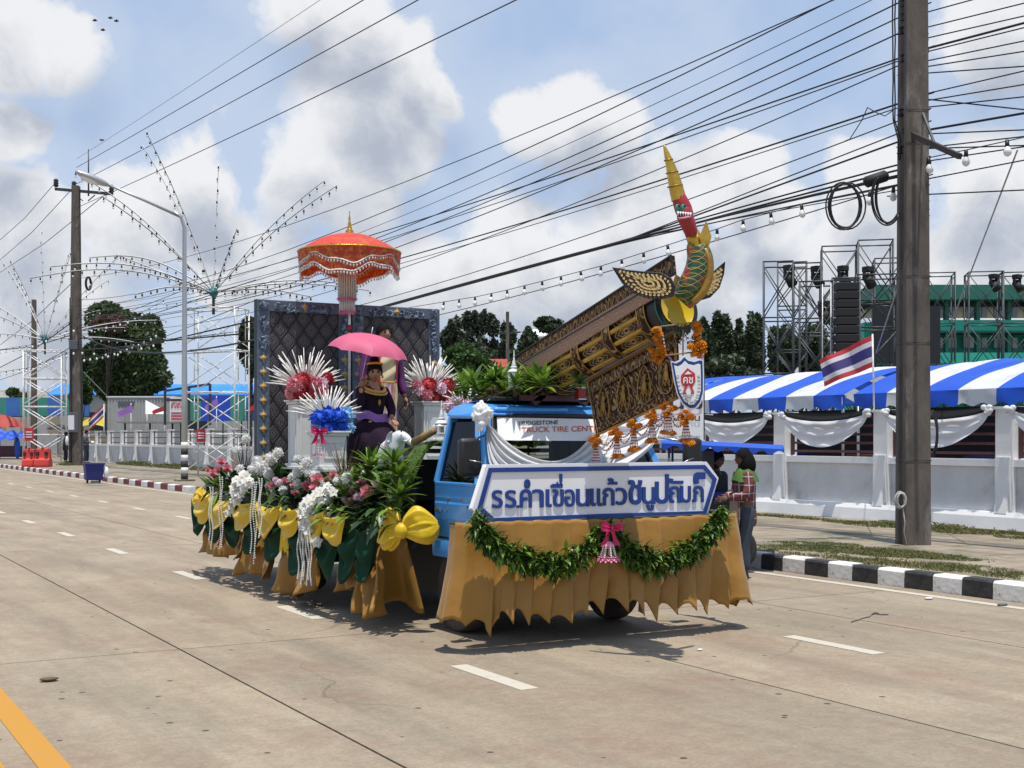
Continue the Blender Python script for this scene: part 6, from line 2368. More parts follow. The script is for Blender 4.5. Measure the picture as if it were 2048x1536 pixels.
def crumple(u,v):
	th = math.pi * v; a = 2 * math.pi * u
	d = Vector((math.sin(th) * math.cos(a),math.sin(th) * math.sin(a),math.cos(th)))
	r = .075 * (1 + .55 * mnoise.noise(d * 2.6 + Vector((3,1,5))) + .3 * abs(mnoise.noise(d * 6)))
	return kc + Vector((d.x * r,d.y * r,d.z * r * 1.1))

mb.grid(crumple,40,26,closed=True)
mb.build('knot','cloth_drape',drape)
mb = MB(); mb.grid(lambda u,v: onX(955 + 14 * u + 3 * math.sin(v * 5),842 + 20 * v,5.05) + Vector((-.02 * math.sin(u * 8),0,0)),8,5); mb.build('tail','cloth_drape',drape)

# ------------------------------------------------------------------ leaf garland across the front
gar = thing('leaf_garland',(XC,8.74,1.0),'thick green leaf garland in two swags across the front skirt','garland')
gp = cubic([(950,1045),(975,1078),(1030,1112),(1090,1128),(1150,1115),(1212,1068),(1262,1105),(1320,1120),(1380,1098),(1420,1062),(1442,1035)],90)
gpts = [onY(a,b,8.70) for a,b in gp]
mb = MB()
rg = random.Random(4)
for p in gpts:
	for k in range(34):
		a = rg.uniform(0,6.28); r = rg.uniform(.02,.115)
		b = p + Vector((rg.uniform(-.03,.03),-abs(math.cos(a)) * r * .7 + .02,math.sin(a) * r))
		d = Vector((rg.uniform(-1,1),-rg.uniform(.1,.8),rg.uniform(-.9,.7)))
		mb.leaf(b,d,rg.uniform(.06,.125),rg.uniform(.022,.042),.25,.08,mi=(0 if rg.random() < .5 else 1 if rg.random() < .7 else 2),seg=2)
mb.build('leaves',['leaf_green','leaf_lime','leaf_variegated'],gar,smooth=False,stuff=True)
mb = MB(); mb.tube(gpts,.035,6); mb.build('core_rope','leaf_dark',gar)

def ribbon_bow(name,label,c,s,mt,tail=.12):
	"""flat satin loops seen from the front, with hanging tails"""
	c = Vector(c)
	t = thing(name,c,label,'bow')
	for sgn in (-1,1):
		def fn(u,v,sgn=sgn):
			a = (u - .5) * 2
			w = s * (.30 + .62 * v ** .8) * (1 - .25 * (v > .9))
			x = sgn * s * 1.15 * math.sin(v * 1.5)
			return c + Vector((x,-.035 - .05 * s / .08 * math.sin(math.pi * v) - .012 * math.cos(a * 7) * (1 - v),a * w * .62 + .25 * s * v))
		mb = MB(); mb.grid(fn,14,10); mb.build('loop',mt,t)

		def tl_(u,v,sgn=sgn):
			return c + Vector((sgn * s * (.2 + .55 * v) + s * .62 * (u - .5),-.03 - .015 * math.sin(v * 5 + u * 3),-s * (.2 + 1.5 * v) - .25 * s * abs(u - .5) * v))
		mb = MB(); mb.grid(tl_,6,8); mb.build('ribbon_tail',mt,t)
	mb = MB(); mb.ball(c + Vector((0,-.05,0)),s * .24,s * .2,s * .28,10,8); mb.build('knot',mt,t)
	return t

ribbon_bow('ribbon_bow','magenta ribbon bow in the middle of the leaf garland',onY(1217,1055,8.60),.085,'magenta_satin')

def tassel(name,label,p,L1,r,mats,cat='tassel',strands=7):
	"""garland end: bead strands, a collar and a ring of petals"""
	p = Vector(p)
	t = thing(name,p,label,cat)
	for k in range(strands):
		a = 2 * math.pi * k / strands
		mb = MB(); q = p + Vector((r * .5 * math.cos(a),r * .5 * math.sin(a),0)); e = p + Vector((r * .9 * math.cos(a),r * .9 * math.sin(a),-L1))
		nb = 9
		for i in range(nb):
			mb.ball(q.lerp(e,i / (nb - 1)),r * .13,r * .13,L1 / nb * .5,6,4,mi=0)
		mb.build('bead_strand',mats[0],t)
	mb = MB()
	for k in range(26):
		a = 2 * math.pi * k / 26
		mb.leaf(p + Vector((r * .7 * math.cos(a),r * .7 * math.sin(a),-L1)),Vector((math.cos(a),math.sin(a),-.35 + .3 * (k % 2))),r * .75,r * .5,.2,.1,seg=2)
		mb.leaf(p + Vector((r * .5 * math.cos(a),r * .5 * math.sin(a),-L1 + .01)),Vector((math.cos(a),math.sin(a),.25)),r * .7,r * .5,.2,.1,seg=2)
	mb.build('petal_ring',mats[1],t)
	mb = MB(); mb.ball(p,r * .5,r * .5,r * .45,8,6); mb.build('cap',mats[2],t)
	return t

tassel('flower_tassel','white and pink flower tassel below the magenta bow',onY(1217,1090,8.58),.11,.075,['bead_white','pink_tuft','pink_tuft'])

# ------------------------------------------------------------------ the decorated rocket on the cab roof
RA = Vector((XC,7.86,2.70)); RB = Vector((XC,10.75,1.985))
rd = (RB - RA).normalized(); ru = Vector((0,-rd.z,rd.y)); ru = Vector((0,.0,0)) + (Vector((1,0,0)).cross(rd)).normalized()
if ru.z < 0:
	ru = -ru
rx_ = Vector((1,0,0))
mat('brown_tube',(.05,.018,.014),.5,(.035,.013,.011),5)
mat('pipe_gold',(.5,.31,.05),.4,(.4,.22,.03),6,metal=.35)
mat('fret_gold',(.46,.31,.11),.5,metal=.2)
rocket = thing('rocket',(XC,10.0,2.05),'brown and gold decorated festival rocket raised on the cab roof','rocket')
RL = (RB - RA).length

def rp(s,a,r):
	"""along the axis, around it, radius"""
	return RA + rd * s + rx_ * (math.cos(a) * r) + ru * (math.sin(a) * r)

def patcyl(mb_o,o):
	set_pat(o,lambda p: ((p - RA).dot(rd),math.atan2((p - RA).dot(ru),p.x - XC) * .2,0))

mb = MB(); mb.grid(lambda u,v: rp(RL * v,2 * math.pi * u,.185),30,24,closed=True); o = mb.build('tube','brown_tube',rocket); patcyl(mb,o)
for k in range(9):
	a = R(180 + 62 - 31 * k)
	mb = MB(); mb.cyl(rp(.16,a,.188),rp(RL,a,.188),.020,n=8); mb.build('gold_pipe','pipe_gold',rocket)
BANDS = (.13,.62,1.1,1.6,2.1)
for s in BANDS:
	mb = MB()
	mb.grid(lambda u,v: rp(s + .10 * v,2 * math.pi * u,.214 + .004 * math.sin(math.pi * v)),40,3,closed=True)
	o = mb.build('band','gilt_flame',rocket); patcyl(mb,o)
	for e in (0,.10):
		mb = MB(); mb.tube([rp(s + e,a,.216) for a in np.linspace(0,2 * math.pi,41)[:-1]],.005,5,closed=True); mb.build('band_rim','gold_paint',rocket)
# long hexagon frets on the panels between the pipes
for bi in range(len(BANDS) - 1):
	s0,s1 = BANDS[bi] + .13,BANDS[bi + 1] - .03
	for k in range(9):
		am = R(180 + 62 - 31 * k - 15.5)
		mb = MB()
		for q,wd in ((0,.20),(.05,.135),(.10,.07)):
			a0,a1 = s0 + q * .9,s1 - q * .9
			pts = [(a0,0),(a0 + .045,wd),(a1 - .045,wd),(a1,0),(a1 - .045,-wd),(a0 + .045,-wd)]
			mb.tube([rp(x,am + y,.190) for x,y in pts],.0042,4,closed=True)
		xm_ = (s0 + s1) / 2
		mb.tube([rp(xm_ + .03 * math.cos(t_),am + .10 * math.sin(t_),.191) for t_ in np.linspace(0,6.28,11)[:-1]],.005,4,closed=True)
		mb.build('gilt_fret','fret_gold',rocket)
# mouth: dark collar and yellow disc
mb = MB(); mb.grid(lambda u,v: rp(-.01 + .15 * v,2 * math.pi * u,.196 + .004 * v),34,3,closed=True); mb.build('collar','black_trim',rocket)
mb = MB(); mb.tube([rp(.0,a,.197) for a in np.linspace(0,2 * math.pi,41)[:-1]],.006,5,closed=True); mb.build('collar_rim','teal_paint',rocket)
mb = MB(); mb.lathe(RA - rd * .02,[(.001,0),(.15,-.005),(.155,.0)],30,Matrix((rx_,ru,-rd)).transposed(),cap=False); mb.build('nose_disc','cloth_yellow',rocket)
mb = MB(); mb.grid(lambda u,v: rp(-.012,2 * math.pi * u,.15 + .047 * v),34,2,closed=True); mb.build('nose_ring','black_trim',rocket)

def plate(name,px,corners,thick,mt,parent,bmat='gold_paint',kind=None,wave=None):
	"""flat board in a plane of constant X, corners given in pixels (front is the camera side)"""
	P = [onX(a,b,px) for a,b in corners]
	mb = MB(); n = len(P)
	ring = []
	if wave is None:
		mb.grid(lambda u,v: P[0].lerp(P[1],u).lerp(P[3].lerp(P[2],u),v),24,10)
	o = mb.build(name,mt,parent,smooth=False)
	m = o.modifiers.new('thickness','SOLIDIFY'); m.thickness = thick; m.offset = 1
	e = (P[1] - P[0]).normalized(); up = Vector((1,0,0)).cross(e)
	if up.z < 0:
		up = -up
	set_pat(o,lambda p: ((p - P[3]).dot(e),(p - P[3]).dot(up),0))
	return o,P

# raised rail board behind the tube, its pale strip, and the long board under the tube
o,P = plate('rail_board',5.80,[(1028,716),(1345,511),(1349,548),(1040,730)],.02,'gilt_border',rocket)
mb = MB()
for a,b in ((0,1),(1,2),(2,3),(3,0)):
	mb.bar(P[a] + Vector((-.012,0,0)),P[b] + Vector((-.012,0,0)),.010,.014)
mb.build('rail_edge','black_trim',rocket,False)
o,P = plate('pale_strip',5.785,[(1038,727),(1310,560),(1318,590),(1056,750)],.02,'gilt_strip',rocket)
mb = MB()
for y_,k in ((9.3,.5),(8.3,.2),(10.2,.8)):
	q = P[3].lerp(P[2],1 - k); mb.bar(q,(XC - .1,q.y,q.z - .05),.02)
mb.build('rail_stay','brown_board',rocket,False)
o,P = plate('apron_board',5.86,[(1178,763),(1352,668),(1358,796),(1196,870)],.018,'gilt_flame',rocket)
apr = P
mb = MB()
for a,b,w in ((0,1,.03),(1,2,.014),(2,3,.022),(3,0,.012)):
	mb.bar(P[a] + Vector((-.012,0,0)),P[b] + Vector((-.012,0,0)),w,.012)
mb.build('apron_edge','gold_paint',rocket,False)
o2,P2 = plate('apron_frieze',5.835,[(1180,768),(1352,674),(1353,692),(1182,788)],.008,'gilt_border',rocket)
o2,P2 = plate('apron_frieze',5.835,[(1194,852),(1356,782),(1357,792),(1195,864)],.008,'gilt_fret',rocket)
mb = MB(); mb.bar(P[0] + Vector((-.03,0,.012)),P[1] + Vector((-.03,0,.012)),.02,.02); mb.build('red_trim','wood_brown',rocket,False)
# medallion figures on the apron
for k in range(4):
	u = .14 + .25 * k
	c = apr[0].lerp(apr[1],u).lerp(apr[3].lerp(apr[2],u),.55) + Vector((-.014,0,0))
	mb = MB()
	mb.tube([c + Vector((0,.085 * math.sin(t_) * (1 - .25 * math.cos(t_)),.15 * math.cos(t_))) for t_ in np.linspace(0,6.28,26)[:-1]],.006,5,closed=True)
	for j in range(5):
		mb.tube([c + Vector((-.002,.05 * math.sin(j * 1.3 + t_) * (1 - t_ / 4),-.09 + .045 * t_)) for t_ in np.linspace(0,4,10)],.005,4)
	mb.ball(c + Vector((0,0,.055)),.008,.022,.026,8,6)
	mb.ball(c + Vector((0,0,-.01)),.008,.03,.045,8,6)
	mb.build('gilt_medallion','gold_paint',rocket)
# trestle that carries the rocket on the roof
mb = MB()
for y in (9.55,10.2):
	s = (y - RA.y) / rd.y; zc = RA.z + rd.z * s - .2
	for x in (5.72,6.28):
		mb.bar((x,y,2.0),(x * .6 + XC * .4,y,zc),.05)
	mb.bar((5.6,y,2.05),(6.4,y,2.05),.05)
	mb.build('trestle','brown_board',rocket,False); mb = MB()
mb = MB(); mb.box(5.40,6.7,9.64,10.08,2.025,2.06); tag(mb.build('roof_platform','cloth_black',smooth=False,bevel=.01),'low black platform on the cab roof carrying plants and rocket','platform')
mb = MB(); mb.box(5.85,6.6,9.7,9.76,2.08,2.22); tag(mb.build('roof_board','cloth_black',smooth=False),'dark board standing behind the small red lamps','board')

# ------------------------------------------------------------------ serpent figurehead
naga = thing('serpent_figurehead',RA,'green red and gold serpent figurehead with two gilt wings on the rocket nose','figurehead')
NX = 5.98

def q3(px,py,D=9.62):
	return onD(px,py,D)

spine = [(1362,602,9.58,.09),(1382,578,9.56,.115),(1397,546,9.55,.112),(1400,518,9.55,.10),(1395,495,9.56,.082)]
P = [q3(a,b,d) for a,b,d,r in spine]

def smooth_tube(mb,P,Rr,n=14,sub=6,mi=0,flat=1.0):
	pts = []; rs = []
	k = len(P)
	for i in range((k - 1) * sub + 1):
		t = i / sub
		j = min(int(t),k - 2); f = t - j
		p0,p1,p2,p3 = P[max(j - 1,0)],P[j],P[j + 1],P[min(j + 2,k - 1)]
		pts.append(.5 * ((2 * p1) + (-p0 + p2) * f + (2 * p0 - 5 * p1 + 4 * p2 - p3) * f * f + (-p0 + 3 * p1 - 3 * p2 + p3) * f ** 3))
		rs.append(Rr[j] + (Rr[j + 1] - Rr[j]) * f)
	mb.tube(pts,rs,n,True,mi)
	return pts,rs

def scale_mat():
	m = mat('serpent_scales',(.02,.12,.05),.35)
	N,L,val,mix,noise,rng_ = node_tools(m)
	b = N['Principled BSDF']
	tc = N.new('ShaderNodeNewGeometry')
	sp = N.new('ShaderNodeSeparateXYZ'); L.new(tc.outputs['Position'],sp.inputs[0])
	u = val('ADD',val('MULTIPLY',sp.outputs[0],60),val('MULTIPLY',sp.outputs[1],30)); v = val('MULTIPLY',sp.outputs[2],62)
	a = val('ABSOLUTE',val('SINE',val('ADD',u,v))); c = val('ABSOLUTE',val('SINE',val('SUBTRACT',u,v)))
	edge = rng_(val('MINIMUM',a,c),.22,.10)
	n = noise(tc.outputs['Position'],16,3)
	base = mix(rng_(n,.46,.6),(.01,.055,.03),(.028,.085,.022))
	base = mix(rng_(noise(tc.outputs['Position'],7,1),.54,.6),base,(.28,.03,.02))
	L.new(mix(edge,base,(.42,.25,.05)),b.inputs['Base Color'])
	bp = N.new('ShaderNodeBump'); bp.inputs['Strength'].default_value = .6; bp.inputs['Distance'].default_value = .01
	L.new(edge,bp.inputs['Height']); L.new(bp.outputs[0],b.inputs['Normal'])

scale_mat()
mb = MB(); smooth_tube(mb,P,[s[3] for s in spine]); mb.build('neck','serpent_scales',naga)
# gold breast band along the front of the neck
mb = MB(); smooth_tube(mb,[q3(1384,604,9.48),q3(1406,584,9.46),q3(1419,552,9.46),q3(1418,520,9.47),q3(1410,498,9.49)],[.02,.03,.03,.026,.018]); mb.build('breast_band','gold_paint',naga)
# lower face and snout
mb = MB(); smooth_tube(mb,[q3(1397,500),q3(1390,480),q3(1382,462),q3(1377,446)],[.066,.060,.052,.05]); mb.build('throat','gold_foil',naga)
mb = MB(); smooth_tube(mb,[q3(1384,470,9.56),q3(1376,448,9.54),q3(1370,432,9.53),q3(1367,418,9.53)],[.045,.058,.062,.05]); mb.build('lower_jaw','red_paint',naga)
mb = MB(); smooth_tube(mb,[q3(1372,432),q3(1366,416),q3(1361,403),q3(1357,392)],[.06,.066,.06,.05]); mb.build('upper_jaw','red_paint',naga)
mb = MB(); mb.ball(q3(1368,430,9.5),.05,.03,.03,10,7); mb.build('mouth','black_trim',naga)
for s in (-1,1):
	mb = MB(); mb.ball(q3(1362 + s * 6,413,9.49),.018,.016,.02,10,7); mb.ball(q3(1362 + s * 6,416,9.49),.028,.014,.03,10,7,mi=1)
	mb.build('eye',['black_trim','teal_paint'],naga)
for k in range(6):
	q = q3(1356 + k * 5,423 + k * .5,9.47); mb = MB(); mb.cyl(q,q - Vector((0,0,.035)),.009,.001,6); mb.build('tooth','white_gloss',naga)
mb = MB(); mb.tube([q3(1357,437,9.47),q3(1368,436,9.46),q3(1382,433,9.48)],.008,6); mb.build('lip','pink_tuft',naga)
# tall gilded crest
mb = MB()
cp = [(1358,400,.058),(1352,375,.054),(1346,350,.045),(1339,325,.032),(1332,303,.018),(1328,291,.006)]
smooth_tube(mb,[q3(a,b) for a,b,r in cp],[r for a,b,r in cp],8,5); mb.build('crest','gold_foil',naga,smooth=False)
for k,(a,b,r) in enumerate([(1350,372,.056),(1344,345,.045),(1337,320,.031)]):
	mb = MB(); c = q3(a,b); mb.tube([c + Vector((r * math.cos(t_),r * math.sin(t_),.2 * r * math.cos(t_))) for t_ in np.linspace(0,6.28,13)[:-1]],.006,5,closed=True); mb.build('crest_ring','gold_paint',naga)
# ear flames, beard and back frill
mb = MB(); mb.prism([(0,0),(.05,.02),(.07,.1),(.03,.22),(-.02,.1)],lambda a,b,t_: q3(1404,500,9.55) + Vector((.866 * a + t_ * .5,-.5 * a + t_ * .86,b)),-.01,.01); mb.build('frill','gold_foil',naga,False)
mb = MB(); mb.ball(q3(1380,498,9.54),.03,.02,.055,10,7); mb.build('beard','gold_paint',naga)
mb = MB(); mb.prism([(0,0),(.16,.02),(.19,.17),(.10,.12),(.05,.16)],lambda a,b,t_: q3(1338,590,9.7) + Vector((.866 * a + t_ * .5,-.5 * a + t_ * .86,b)),-.012,.012); mb.build('shoulder_leaf','gold_foil',naga,False)

def wing(label_pts,tipdir,D0,D1):
	"""leaf shaped board with gilt flames"""
	n = len(label_pts)
	xs = [p[0] for p in label_pts]; x0,x1 = min(xs),max(xs)
	dep = lambda px: D0 + (D1 - D0) * (px - x0) / (x1 - x0)
	F = [onD(a,b,dep(a)) for a,b in label_pts]
	mb = MB(); th = Vector((.5,.866,0)) * .018
	mb.add(F + [p + th for p in F],[tuple(range(n)),tuple(range(2 * n - 1,n - 1,-1))] + [(i,i + n,(i + 1) % n + n,(i + 1) % n) for i in range(n)])
	w = mb.build('wing','brown_board',naga,False)
	# rim
	mb = MB(); mb.tube([p + Vector((-.005,-.008,0)) for p in F],.006,4,closed=True); mb.build('wing_rim','black_trim',w)
	return w,dep

lw_pts = [(1225,535),(1252,541),(1290,545),(1322,547),(1342,558),(1350,575),(1346,592),(1326,597),(1296,596),(1268,586),(1245,566)]
rw_pts = [(1449,525),(1447,548),(1438,575),(1420,594),(1400,600),(1388,598),(1392,586),(1408,572),(1414,556),(1428,543)]
w1,dep1 = wing(lw_pts,0,9.55,9.35)
w2,dep2 = wing(rw_pts,1,9.60,9.80)

def flames(w,pts,dep,focus,inset):
	c = (sum(p[0] for p in pts) / len(pts),sum(p[1] for p in pts) / len(pts))
	me = MB(); me.prism([(-.5,0),(-.1,.5),(.5,.12),(.2,-.1),(.45,-.5),(-.2,-.35)],lambda a,b,t_: (a,b,t_),0,.35)
	# border marks
	k = len(pts)
	marks = []
	for i in range(k):
		a,b = pts[i],pts[(i + 1) % k]
		L1 = math.hypot(b[0] - a[0],b[1] - a[1])
		m = max(1,int(L1 / 8.5))
		for j in range(m):
			f = (j + .5) / m
			x = a[0] + (b[0] - a[0]) * f; y = a[1] + (b[1] - a[1]) * f
			x += (c[0] - x) * inset; y += (c[1] - y) * inset * 1.25
			marks.append((x,y,math.atan2(-(b[1] - a[1]),b[0] - a[0]),.024,.020))
	for s in (.62,.40,.2):
		for i in range(k):
			for f in (.25,.75):
				a,b = pts[i],pts[(i + 1) % k]
				x = a[0] + (b[0] - a[0]) * f; y = a[1] + (b[1] - a[1]) * f
				x = c[0] + (x - c[0]) * s; y = c[1] + (y - c[1]) * s
				ang = math.atan2(-(y - focus[1]),x - focus[0])
				if math.hypot(x - focus[0],y - focus[1]) < 6 or (s < .3 and f > .5):
					continue
				marks.append((x,y,ang,.052 * (.6 + .4 * s),.017))
	data = mesh_of(me,'flame','gold_leaf',smooth=False)
	for (x,y,ang,lx,ly) in marks:
		p = onD(x,y,dep(x)) - Vector((.5,.866,0)) * .010
		ex = Vector((.866,-.5,0)); ez = Vector((0,0,1)); ey = -Vector((.5,.866,0))
		X_ = ex * math.cos(ang) + ez * math.sin(ang); Y_ = -ex * math.sin(ang) + ez * math.cos(ang)
		Mt = Matrix((X_ * lx,Y_ * ly,ey * .01)).transposed().to_4x4()
		Mt.translation = p - ORG[naga.name]
		o = bpy.data.objects.new('flame',data); col.objects.link(o); o.parent = w; o.matrix_local = Mt

mat('gold_leaf',(.78,.62,.28),.45,(.7,.5,.18),9,metal=.15)
flames(w1,lw_pts,dep1,(1342,590),.17)
flames(w2,rw_pts,dep2,(1392,596),.2)

# ------------------------------------------------------------------ flower garlands hung from the apron
def marigold_mesh():
	mb = MB()
	rg = random.Random(3)
	for ring,(n,e,r0,L1) in enumerate(((12,-.15,.5,.55),(10,.25,.42,.55),(8,.65,.3,.5),(6,1.1,.15,.4))):
		for k in range(n):
			a = 2 * math.pi * (k + ring * .5) / n
			d = Vector((math.cos(a) * math.cos(e),math.sin(a) * math.cos(e),math.sin(e)))
			mb.leaf(d * r0 * .6,d,L1 * rg.uniform(.8,1.1),.34,.15,.12,seg=2)
	mb.ball((0,0,0),.45,.45,.4,8,6)
	return mesh_of(mb,'marigold','marigold')

MG = marigold_mesh()
_beads = MB(); _beads.ball((0,0,0),1,1,1,6,5)
BEAD_R = mesh_of(_beads,'bead','bead_red'); BEAD_W = mesh_of(_beads,'bead','bead_white')

def bead_line(name,P,Q,sag,r,parent,n):
	mb = MB()
	for i in range(n + 1):
		u = i / n
		p = Vector(P).lerp(Vector(Q),u); p.z -= sag * 4 * u * (1 - u)
		mb.ball(p,r,r,r * 1.1,6,4,mi=i % 2)
	mb.tube([Vector(P).lerp(Vector(Q),i / 8) - Vector((0,0,sag * 4 * (i / 8) * (1 - i / 8))) for i in range(9)],r * .3,4,mi=1)
	return mb.build(name,['bead_red','bead_white'],parent)

heads = [(1192,880,'first marigold garland at the low end of the apron'),(1234,866,'second marigold garland under the apron'),(1268,850,'third marigold garland in the middle of the apron'),(1304,832,'fourth marigold garland under the apron'),
		 (1336,815,'fifth marigold garland nearest the shield'),(1372,832,'last marigold garland hanging below the shield')]
HP = [onX(a,b,5.84) for a,b,_ in heads]
for k,((a,b,lb),p) in enumerate(zip(heads,HP)):
	t = thing('marigold_garland',p,'orange ' + lb,'garland','marigold garlands under the apron')
	for dx,dz,s in ((-.045,.0,.056),(.05,-.01,.06),(0,-.05,.055),(.0,.03,.045)):
		inst('marigold',MG,t,p + Vector((random.uniform(-.02,.01),-dx,dz)),(random.uniform(-.5,.5),random.uniform(-.5,.5),random.uniform(0,6)),s)
	low = p - Vector((0,0,.19))
	for j in range(5):
		o_ = (j - 2) * .016
		bead_line('bead_strand',p + Vector((0,o_ * .5,-.03)),low + Vector((0,o_ * 1.6,.02)),0,.0065,t,12)
	if k > 0:
		for dx in (-.05,-.017,.017,.05):
			inst('marigold',MG,t,low + Vector((random.uniform(-.01,.01),dx,random.uniform(-.008,.008))),(random.uniform(-.6,.6),random.uniform(-.6,.6),0),(.045,.045,.036))
	if k < len(HP) - 1:
		for j in range(2):
			bead_line('bead_swag',p,HP[k + 1],.06 + .05 * j,.0075,t,20)

# frame with marigolds and the school shield
fr = thing('shield_frame',onD(1360,660,9.55),'thin wire frame with orange marigolds under the rocket nose','frame')
fd = 9.55
mb = MB()
for p,q in (((1308,655),(1400,643)),((1322,652),(1323,712)),((1400,643),(1404,705)),((1323,712),(1406,702)),((1366,660),(1366,712))):
	mb.cyl(onD(*p,fd),onD(*q,fd),.006,n=5)
mb.build('wire_frame','rope_brown',fr)
for px0,yy in ((1315,665),(1395,655)):
	for (dx,dy,s) in ((-3,0,.045),(2,10,.045),(-2,18,.042),(7,36,.05),(9,44,.05),(-12,42,.045),(-4,47,.045),(-6,58,.045),(4,62,.042),(10,52,.04),(1,28,.03)):
		p = onD(px0 + dx,yy + dy - 5,fd - .03)
		inst('marigold',MG,fr,p,(random.uniform(-1,1),random.uniform(-1,1),random.uniform(0,6)),s * 1.2)
for (p,q) in (((1325,668),(1330,700)),((1322,690),(1312,700)),((1402,655),(1398,690)),((1395,672),(1404,700))):
	bead_line('bead_strand',onD(*p,fd - .02),onD(*q,fd - .02),0,.008,fr,9)
mb = MB()
rg = random.Random(9)
for k in range(110):
	u = rg.random(); v = rg.random()
	p = onD(1332 + 55 * u,655 + 40 * v - 6 * u,fd + .05)
	mb.leaf(p,(rg.uniform(-1,1),rg.uniform(-.6,.1),rg.uniform(-1,1)),.035,.02,.2,mi=rg.choice((0,0,1)),seg=2)
mb.build('woven_leaf_net',['straw_brown','leaf_green'],fr,stuff=True)

SD = 9.45
shield = thing('school_shield',onD(1377,820,SD),'white shield emblem with blue border and red monogram hanging at the rocket nose','emblem')
so = [(1342,722),(1352,726),(1362,716),(1371,709),(1380,716),(1392,722),(1402,716),(1406,714),(1407,745),(1407,780),(1400,803),(1388,818),(1377,821),(1366,812),(1354,792),(1347,765)]
so = [(1341,721),(1350,724),(1360,719),(1368,710),(1376,718),(1390,721),(1401,717),(1407,719),(1408,752),(1408,784),(1402,806),(1391,819),(1380,820),(1366,810),(1355,790),(1348,762)]

def splate(pts,d,th,mt,name,parent,scale=1.0):
	c = (1377,768)
	F = [onD(c[0] + (a - c[0]) * scale,c[1] + (b - c[1]) * scale,d) for a,b in pts]
	n = len(F); back = Vector((.5,.866,0)) * th
	mb = MB(); mb.add(F + [p + back for p in F],[tuple(range(n)),tuple(range(2 * n - 1,n - 1,-1))] + [(i,i + n,(i + 1) % n + n,(i + 1) % n) for i in range(n)])
	return mb.build(name,mt,parent,False)

splate(so,SD,.02,'sign_white','plate',shield)
splate(so,SD - .003,.002,'sign_blue','blue_border',shield,.93)
splate(so,SD - .006,.002,'sign_white','field',shield,.80)
# monogram: hexagon head with letters, on two legs
hexo = [(1363,750),(1375,737),(1389,748),(1389,760),(1384,770),(1367,771),(1363,762)]
def emb(name,pts,mt,d):
	F = [onD(a,b,d) for a,b in pts]; n = len(F); back = Vector((.5,.866,0)) * .0025
	mb = MB(); mb.add(F + [p + back for p in F],[tuple(range(n)),tuple(range(2 * n - 1,n - 1,-1))] + [(i,i + n,(i + 1) % n + n,(i + 1) % n) for i in range(n)]); return mb.build(name,mt,shield,False)
emb('monogram',[(1362,751),(1375,736),(1390,747),(1391,763),(1386,771),(1366,772),(1362,763)],'print_red',SD - .010)
emb('monogram',[(1369,749),(1376,742),(1384,748)],'sign_white',SD - .013)
mb = MB(); mb.text('คช',lambda a,b,t_: onD(1366.5 + 19.5 * a,767 - 13 * b,SD - .014),.012); mb.build('monogram_letters','sign_white',shield,False)
emb('monogram',[(1370,770),(1375,770),(1374,776),(1370,782),(1374,788),(1366,789),(1366,784),(1369,776)],'print_red',SD - .010)
emb('monogram',[(1380,770),(1385,770),(1385,776),(1388,783),(1388,788),(1381,788),(1384,782),(1380,776)],'print_red',SD - .010)
mb = MB()
for k in range(3):
	mb.obox(onD(1377,790.5 + 2.4 * k,SD - .010),(.866,-.5,0),(.5,.866,0),(0,0,1),.024,.001,.0013)
mb.build('rule_lines','bin_grey',shield,False)
mat('print_green',(.02,.16,.1),.6)
nT = len(SHIELD_TEXT)
for i,ch in enumerate(SHIELD_TEXT):
	# along a U: down the left side, round the bottom, up the right
	u = i / (nT - 1)
	path = cubic([(1355,752),(1358,772),(1364,790),(1373,802),(1383,806),(1392,800),(1397,784),(1398,766),(1397,752)],60)
	k = min(59,int(u * 60)); x,y = path[k]; x2,y2 = path[min(60,k + 1)]
	ang = math.atan2(-(y2 - y),x2 - x)
	h = 5.4; w = 3.4

	def fn(a,b,t_):
		dx = (a - .5) * w; dy = (b - .5) * h
		return onD(x + dx * math.cos(ang) - dy * math.sin(ang),y - (dx * math.sin(ang) + dy * math.cos(ang)),SD - .011)
	mb = MB(); mb.text(ch,fn,.012); mb.build('letter','print_green',shield,False)
mb = MB(); mb.text('ยโสธร',lambda a,b,t_: onD(1374 + 13 * a,814 - 3.5 * b - .8 * a,SD - .012),.012); mb.build('letter','print_black',shield,False)
mb = MB(); mb.tube([onD(1345,722,SD - .01),onD(1338,712,SD),onD(1324,712,fd)],.004,4); mb.tube([onD(1404,718,SD - .01),onD(1405,703,fd)],.004,4); mb.build('hanger','flag_purple',shield)
# ------------------------------------------------------------------ stage backdrop
BY = 14.22

def bpt(px,py,o=0.):
	q = onY(px,py,BY)
	return Vector((q.x,BY + o,q.z))

xl,xm,xr = bpt(512,700).x,bpt(700,700).x,bpt(878,700).x
zt_ = bpt(512,598).z
zb_ = 1.36

